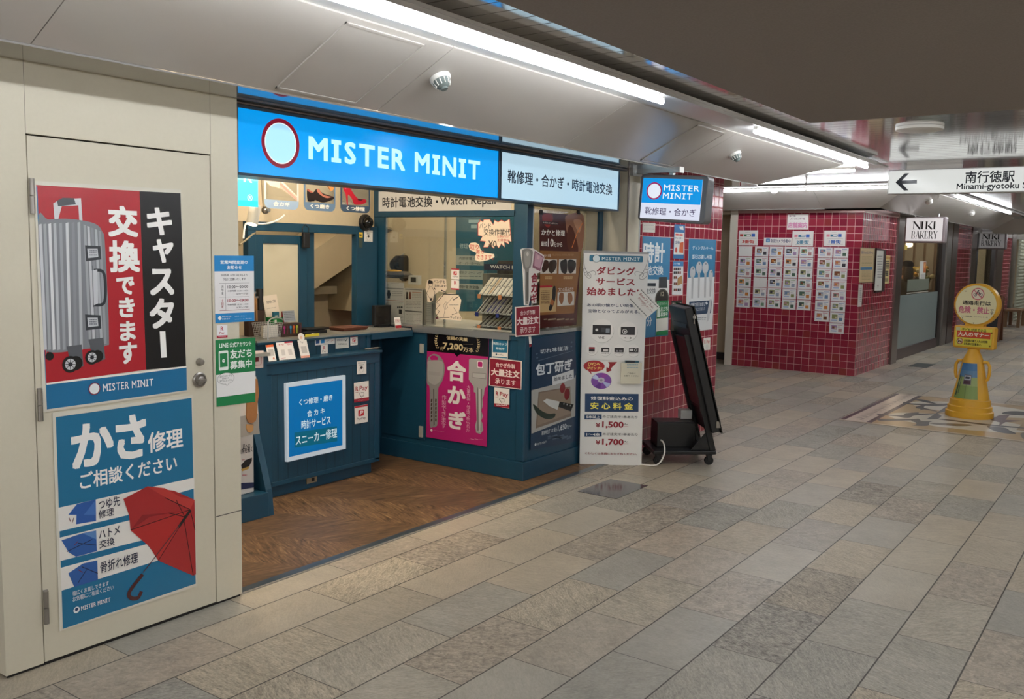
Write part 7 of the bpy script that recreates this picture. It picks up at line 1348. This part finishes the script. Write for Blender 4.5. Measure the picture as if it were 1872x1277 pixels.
# clothes on a rail behind the case
t = thing('clothes_rail', 'chrome clothes rail on the stair wall behind the glass case', 'rail', on_y(640+680/CI[2], 360+380/CI[2], 5.5)); k = MB(); k.cyl((-0.35, 0, 0), (0.15, 0, 0), 0.009, ALU, 12); obj('rail', k, t); k = MB(); k.cyl((-0.35, 0, 0), (-0.35, 0.5, 0), 0.008, ALU, 10); obj('bracket', k, t); k = MB(); k.cyl((0.15, 0, 0), (0.15, 0.5, 0), 0.008, ALU, 10); obj('bracket', k, t)
GB = mat('bin_bag_black', '121215', 0.22, var=0.3, scale=30)
def garment(pts, y, label, m):
    t = thing('hanging_coat', label, 'coat', on_y(640+pts[0][0]/CI[2], 360+pts[0][1]/CI[2], y)); k = MB(); k.prism([on_y(640+a/CI[2], 360+b/CI[2], y) for a, b in pts], (0, 0.10, 0), m); obj('coat_body', local(t, k), t, bevel=0.03)
    k = MB(); k.tube([V(-0.12, 0.05, -0.02), V(0, 0.05, 0.03), V(0, 0.05, 0.075), V(0.02, 0.05, 0.09)], 0.004, ALU, 8); obj('hanger', k, t)
garment([(665, 462), (720, 455), (740, 480), (742, 860), (620, 870), (612, 700), (618, 520)], 5.45, 'long black coat hanging straight on the chrome rail', CLOTHB)
garment([(520, 480), (575, 500), (600, 540), (600, 720), (480, 700), (390, 600), (385, 540), (430, 490)], 5.40, 'bulky shiny black coat in a plastic cover on the chrome rail', GB)
k = MB()
for i in range(4): P = [on_y(640+a/CI[2], 360+(b+i*12)/CI[2], 5.6+i*0.02) for a, b in ((265, 205), (300, 255), (380, 285), (520, 300), (640, 310), (735, 318))]; k.tube(P, 0.009, mat('cable_grey', 'a89f8c', 0.6), 8)
solid('cable_bundle', k, 'bundle of pale cables running along the stair underside', 'cables')
# teal service list on the inner wall
S = Sheet(face_x(6.019), CI, th=0.003); S.base('1d5566', (885, 150), (1500, 150), (1500, 955), (885, 950))
for y0, y1 in ((485, 572), (605, 690), (718, 778)): S.r_('8f968f', 885, y0, 1115, y1)
S.t('9fb0ae', '修理', 915, 385, 985, 430, b=0.6); S.t('2c3836', '内部修理・', 912, 498, 1035, 525, b=0.6); S.t('2c3836', 'オーバーホール', 910, 538, 1085, 564, b=0.6); S.t('2c3836', '時計クリーニング', 908, 615, 1100, 646, b=0.6); S.bars('4a5654', 912, 660, 1095, 672, 1); S.t('2c3836', '時計電池交換', 908, 732, 1075, 768, b=0.8); S.r_('7fa0a8', 990, 190, 1080, 215); S.r_('7fa0a8', 1010, 230, 1060, 260); S.done('service_list', 'teal wall panel of watch services seen through the sliding glass', 'sign')
# watch band rack
t = thing('band_rack', 'three tier clear rack of watch bands with a navy name strip', 'rack', (5.56, 3.98, 1.031))
S = Sheet(Face((5.56, 0, 0), (0, -1, 0), (0, 0, 1)), CI, th=0.004); S.base('1f2340', (1118, 556), (1480, 560), (1480, 618), (1118, 606)); S.t('d9d8d4', 'WATCH BAND', 1172, 566, 1470, 604, b=1.2); S.mb = local(t, S.mb); S.done('name_strip', parent=t)
k = MB(); k.box((5.62, 3.73, 1.031), (5.63, 4.24, 1.52), ACRYL); k.box((5.45, 3.73, 1.031), (5.63, 4.24, 1.036), ACRYL); obj('rack_frame', local(t, k), t)
rg = random.Random(3); TI = [(1.270, 1.405, 4.20, 'top', ['d9d3c6', 'cfc4b0', 'b59a7a', 'd6cfc4']), (1.135, 1.262, 4.22, 'middle', ['3a3230', '4a4a78', '55443a', '262428']), (1.04, 1.128, 4.20, 'bottom', ['26221f', '3a2c24', '1f1e20', '4a3a30'])]
for z0, z1, ymax, nm, cols in TI:
    k = MB(); k.hexa([(5.44, 3.74, z0-0.012), (5.61, 3.74, z1-0.012), (5.61, ymax, z1-0.012), (5.44, ymax, z0-0.012), (5.44, 3.74, z0-0.008), (5.61, 3.74, z1-0.008), (5.61, ymax, z1-0.008), (5.44, ymax, z0-0.008)], ACRYL); k.box((5.436, 3.74, z0-0.012), (5.44, ymax, z0+0.018), ACRYL); obj('tray', local(t, k), t)
    for i in range(11):
        y = ymax-0.025-i*0.041; c = rg.choice(cols); m = MB(); dz = (z1-z0)/0.17; f = lambda x: z0+(x-5.44)*dz
        def strip(xa, xb, w, e, mt): m.hexa([(xa, y-w, f(xa)+e), (xb, y-w, f(xb)+e), (xb, y+w, f(xb)+e), (xa, y+w, f(xa)+e), (xa, y-w, f(xa)+e+0.002), (xb, y-w, f(xb)+e+0.002), (xb, y+w, f(xb)+e+0.002), (xa, y+w, f(xa)+e+0.002)], mt)
        strip(5.446, 5.605, 0.017, 0.0, mat('sleeve_white', 'd3d0c8', 0.25)); strip(5.455, 5.52, 0.008, 0.003, mat('band_'+c, c, 0.45)); strip(5.53, 5.60, 0.009, 0.003, mat('band_'+c, c, 0.45)); strip(5.522, 5.528, 0.008, 0.0035, STEEL)
        solid('watch_band', m, 'watch band in a clear sleeve on the %s tier of the clear rack' % nm, 'watch band', group='watch bands on the %s tier' % nm)
    for j, y in enumerate((ymax-0.03, ymax-0.22, ymax-0.36)): k = MB(); k.box((5.43, y-0.014, z0-0.02), (5.4355, y+0.014, z0+0.012), mat(('tag_orange', 'tag_navy', 'tag_orange')[1 if nm == 'middle' else 0], ('d98a5a', '2c3a86')[1 if nm == 'middle' else 0], 0.4)); obj('price_tag', local(t, k), t)
k = MB(); k.lathe([(0.004, 0), (0.07, 0.0), (0.072, 0.08), (0.06, 0.10), (0.004, 0.1)], (0, 0, 0), mat('hat_brown', '2c2320', 0.7), 24); solid('brown_box', k, 'dark brown round box standing behind the navy name strip', 'box', (5.74, 4.15, 1.43)); k = MB(); k.box((5.64, 3.72, 1.031), (5.84, 4.3, 1.43), mat('rack_back', '6a665c', 0.6)); solid('display_block', k, 'grey display block behind the watch band rack', 'block', bevel=0.003)
# insole packs on the low shelf
t = thing('insole_pack', 'clear bag with a tan leather insole hanging beside the cream post', 'pack', on_y(455, 780, 4.24)); CZ = (430, 700, 393/80); FZ = face_y(4.24)
S = Sheet(FZ, CZ, th=0.003); S.base('cfc7bd', (-40, -60), (185, -60), (216, 455), (-35, 470)); S.h = 0.0034; S.r_('9a948c', -36, 310, 212, 452); S.mb = local(t, S.mb); S.done('bag', parent=t)
k = MB(); IN = mat('tan_leather', '9c6a3e', 0.5, var=0.1); P = [FZ.at(*FZ.uv(430+a/CZ[2], 700+b/CZ[2]), 0.004) for a, b in ((100, -40), (190, -40), (205, 90), (190, 180), (188, 280), (175, 335), (140, 362), (108, 350), (92, 310), (95, 180), (90, 60))]; k.prism(P, FZ.n*0.006, IN); obj('insole', local(t, k), t)
k = MB(); P = [FZ.at(*FZ.uv(430+a/CZ[2], 700+b/CZ[2]), 0.004) for a, b in ((95, 368), (158, 368), (155, 420), (130, 445), (105, 435), (92, 400))]; k.prism(P, FZ.n*0.003, mat('pale_leather', 'b88a58', 0.5)); obj('heel_pad', local(t, k), t)
k = MB(); a_ = FZ.at(*FZ.uv(447, 690)); k.tube([a_+V(0, 0.001, -0.01), a_+V(0, 0.003, 0.03), V(a_.x+0.02, 4.455, 0.945)], 0.003, ALU, 8); obj('hook', local(t, k), t)
t = thing('insole_box', 'white insole carton with a black shoe sole picture on the low blue shelf', 'carton', (3.2, 4.36, 0.151)); FZ = face_y(4.34); CZ = (430, 700, 393/80)
q = on_y(430+168/CZ[2], 700+890/CZ[2], 4.34); p = on_y(430+52/CZ[2], 700+480/CZ[2], 4.34); k = MB(); k.box((p.x-0.12, 4.34, 0.1515), (q.x, 4.42, p.z), mat('carton_white', 'cbc7c2', 0.4)); obj('carton', local(t, k), t, bevel=0.003)
S = Sheet(FZ, CZ, th=0.0012); S.h = 0.001; S.t('2c2a30', '足への', 66, 552, 134, 580, b=1.2); S.t('2c2a30', '負担を軽く', 30, 590, 154, 615, b=1.2); S.p('1c1b1e', (52, 735), (90, 690), (150, 668), (148, 700), (125, 745), (60, 775)); S.p('b5924a', (52, 770), (70, 765), (125, 745), (118, 770), (60, 792)); S.bars('b0606a', 60, 685, 85, 695, 1); S.bars('b0606a', 62, 820, 105, 835, 2); S.p('1f2a50', (30, 895), (166, 890), (166, 935), (30, 960)); S.mb = local(t, S.mb); S.done('print', parent=t)
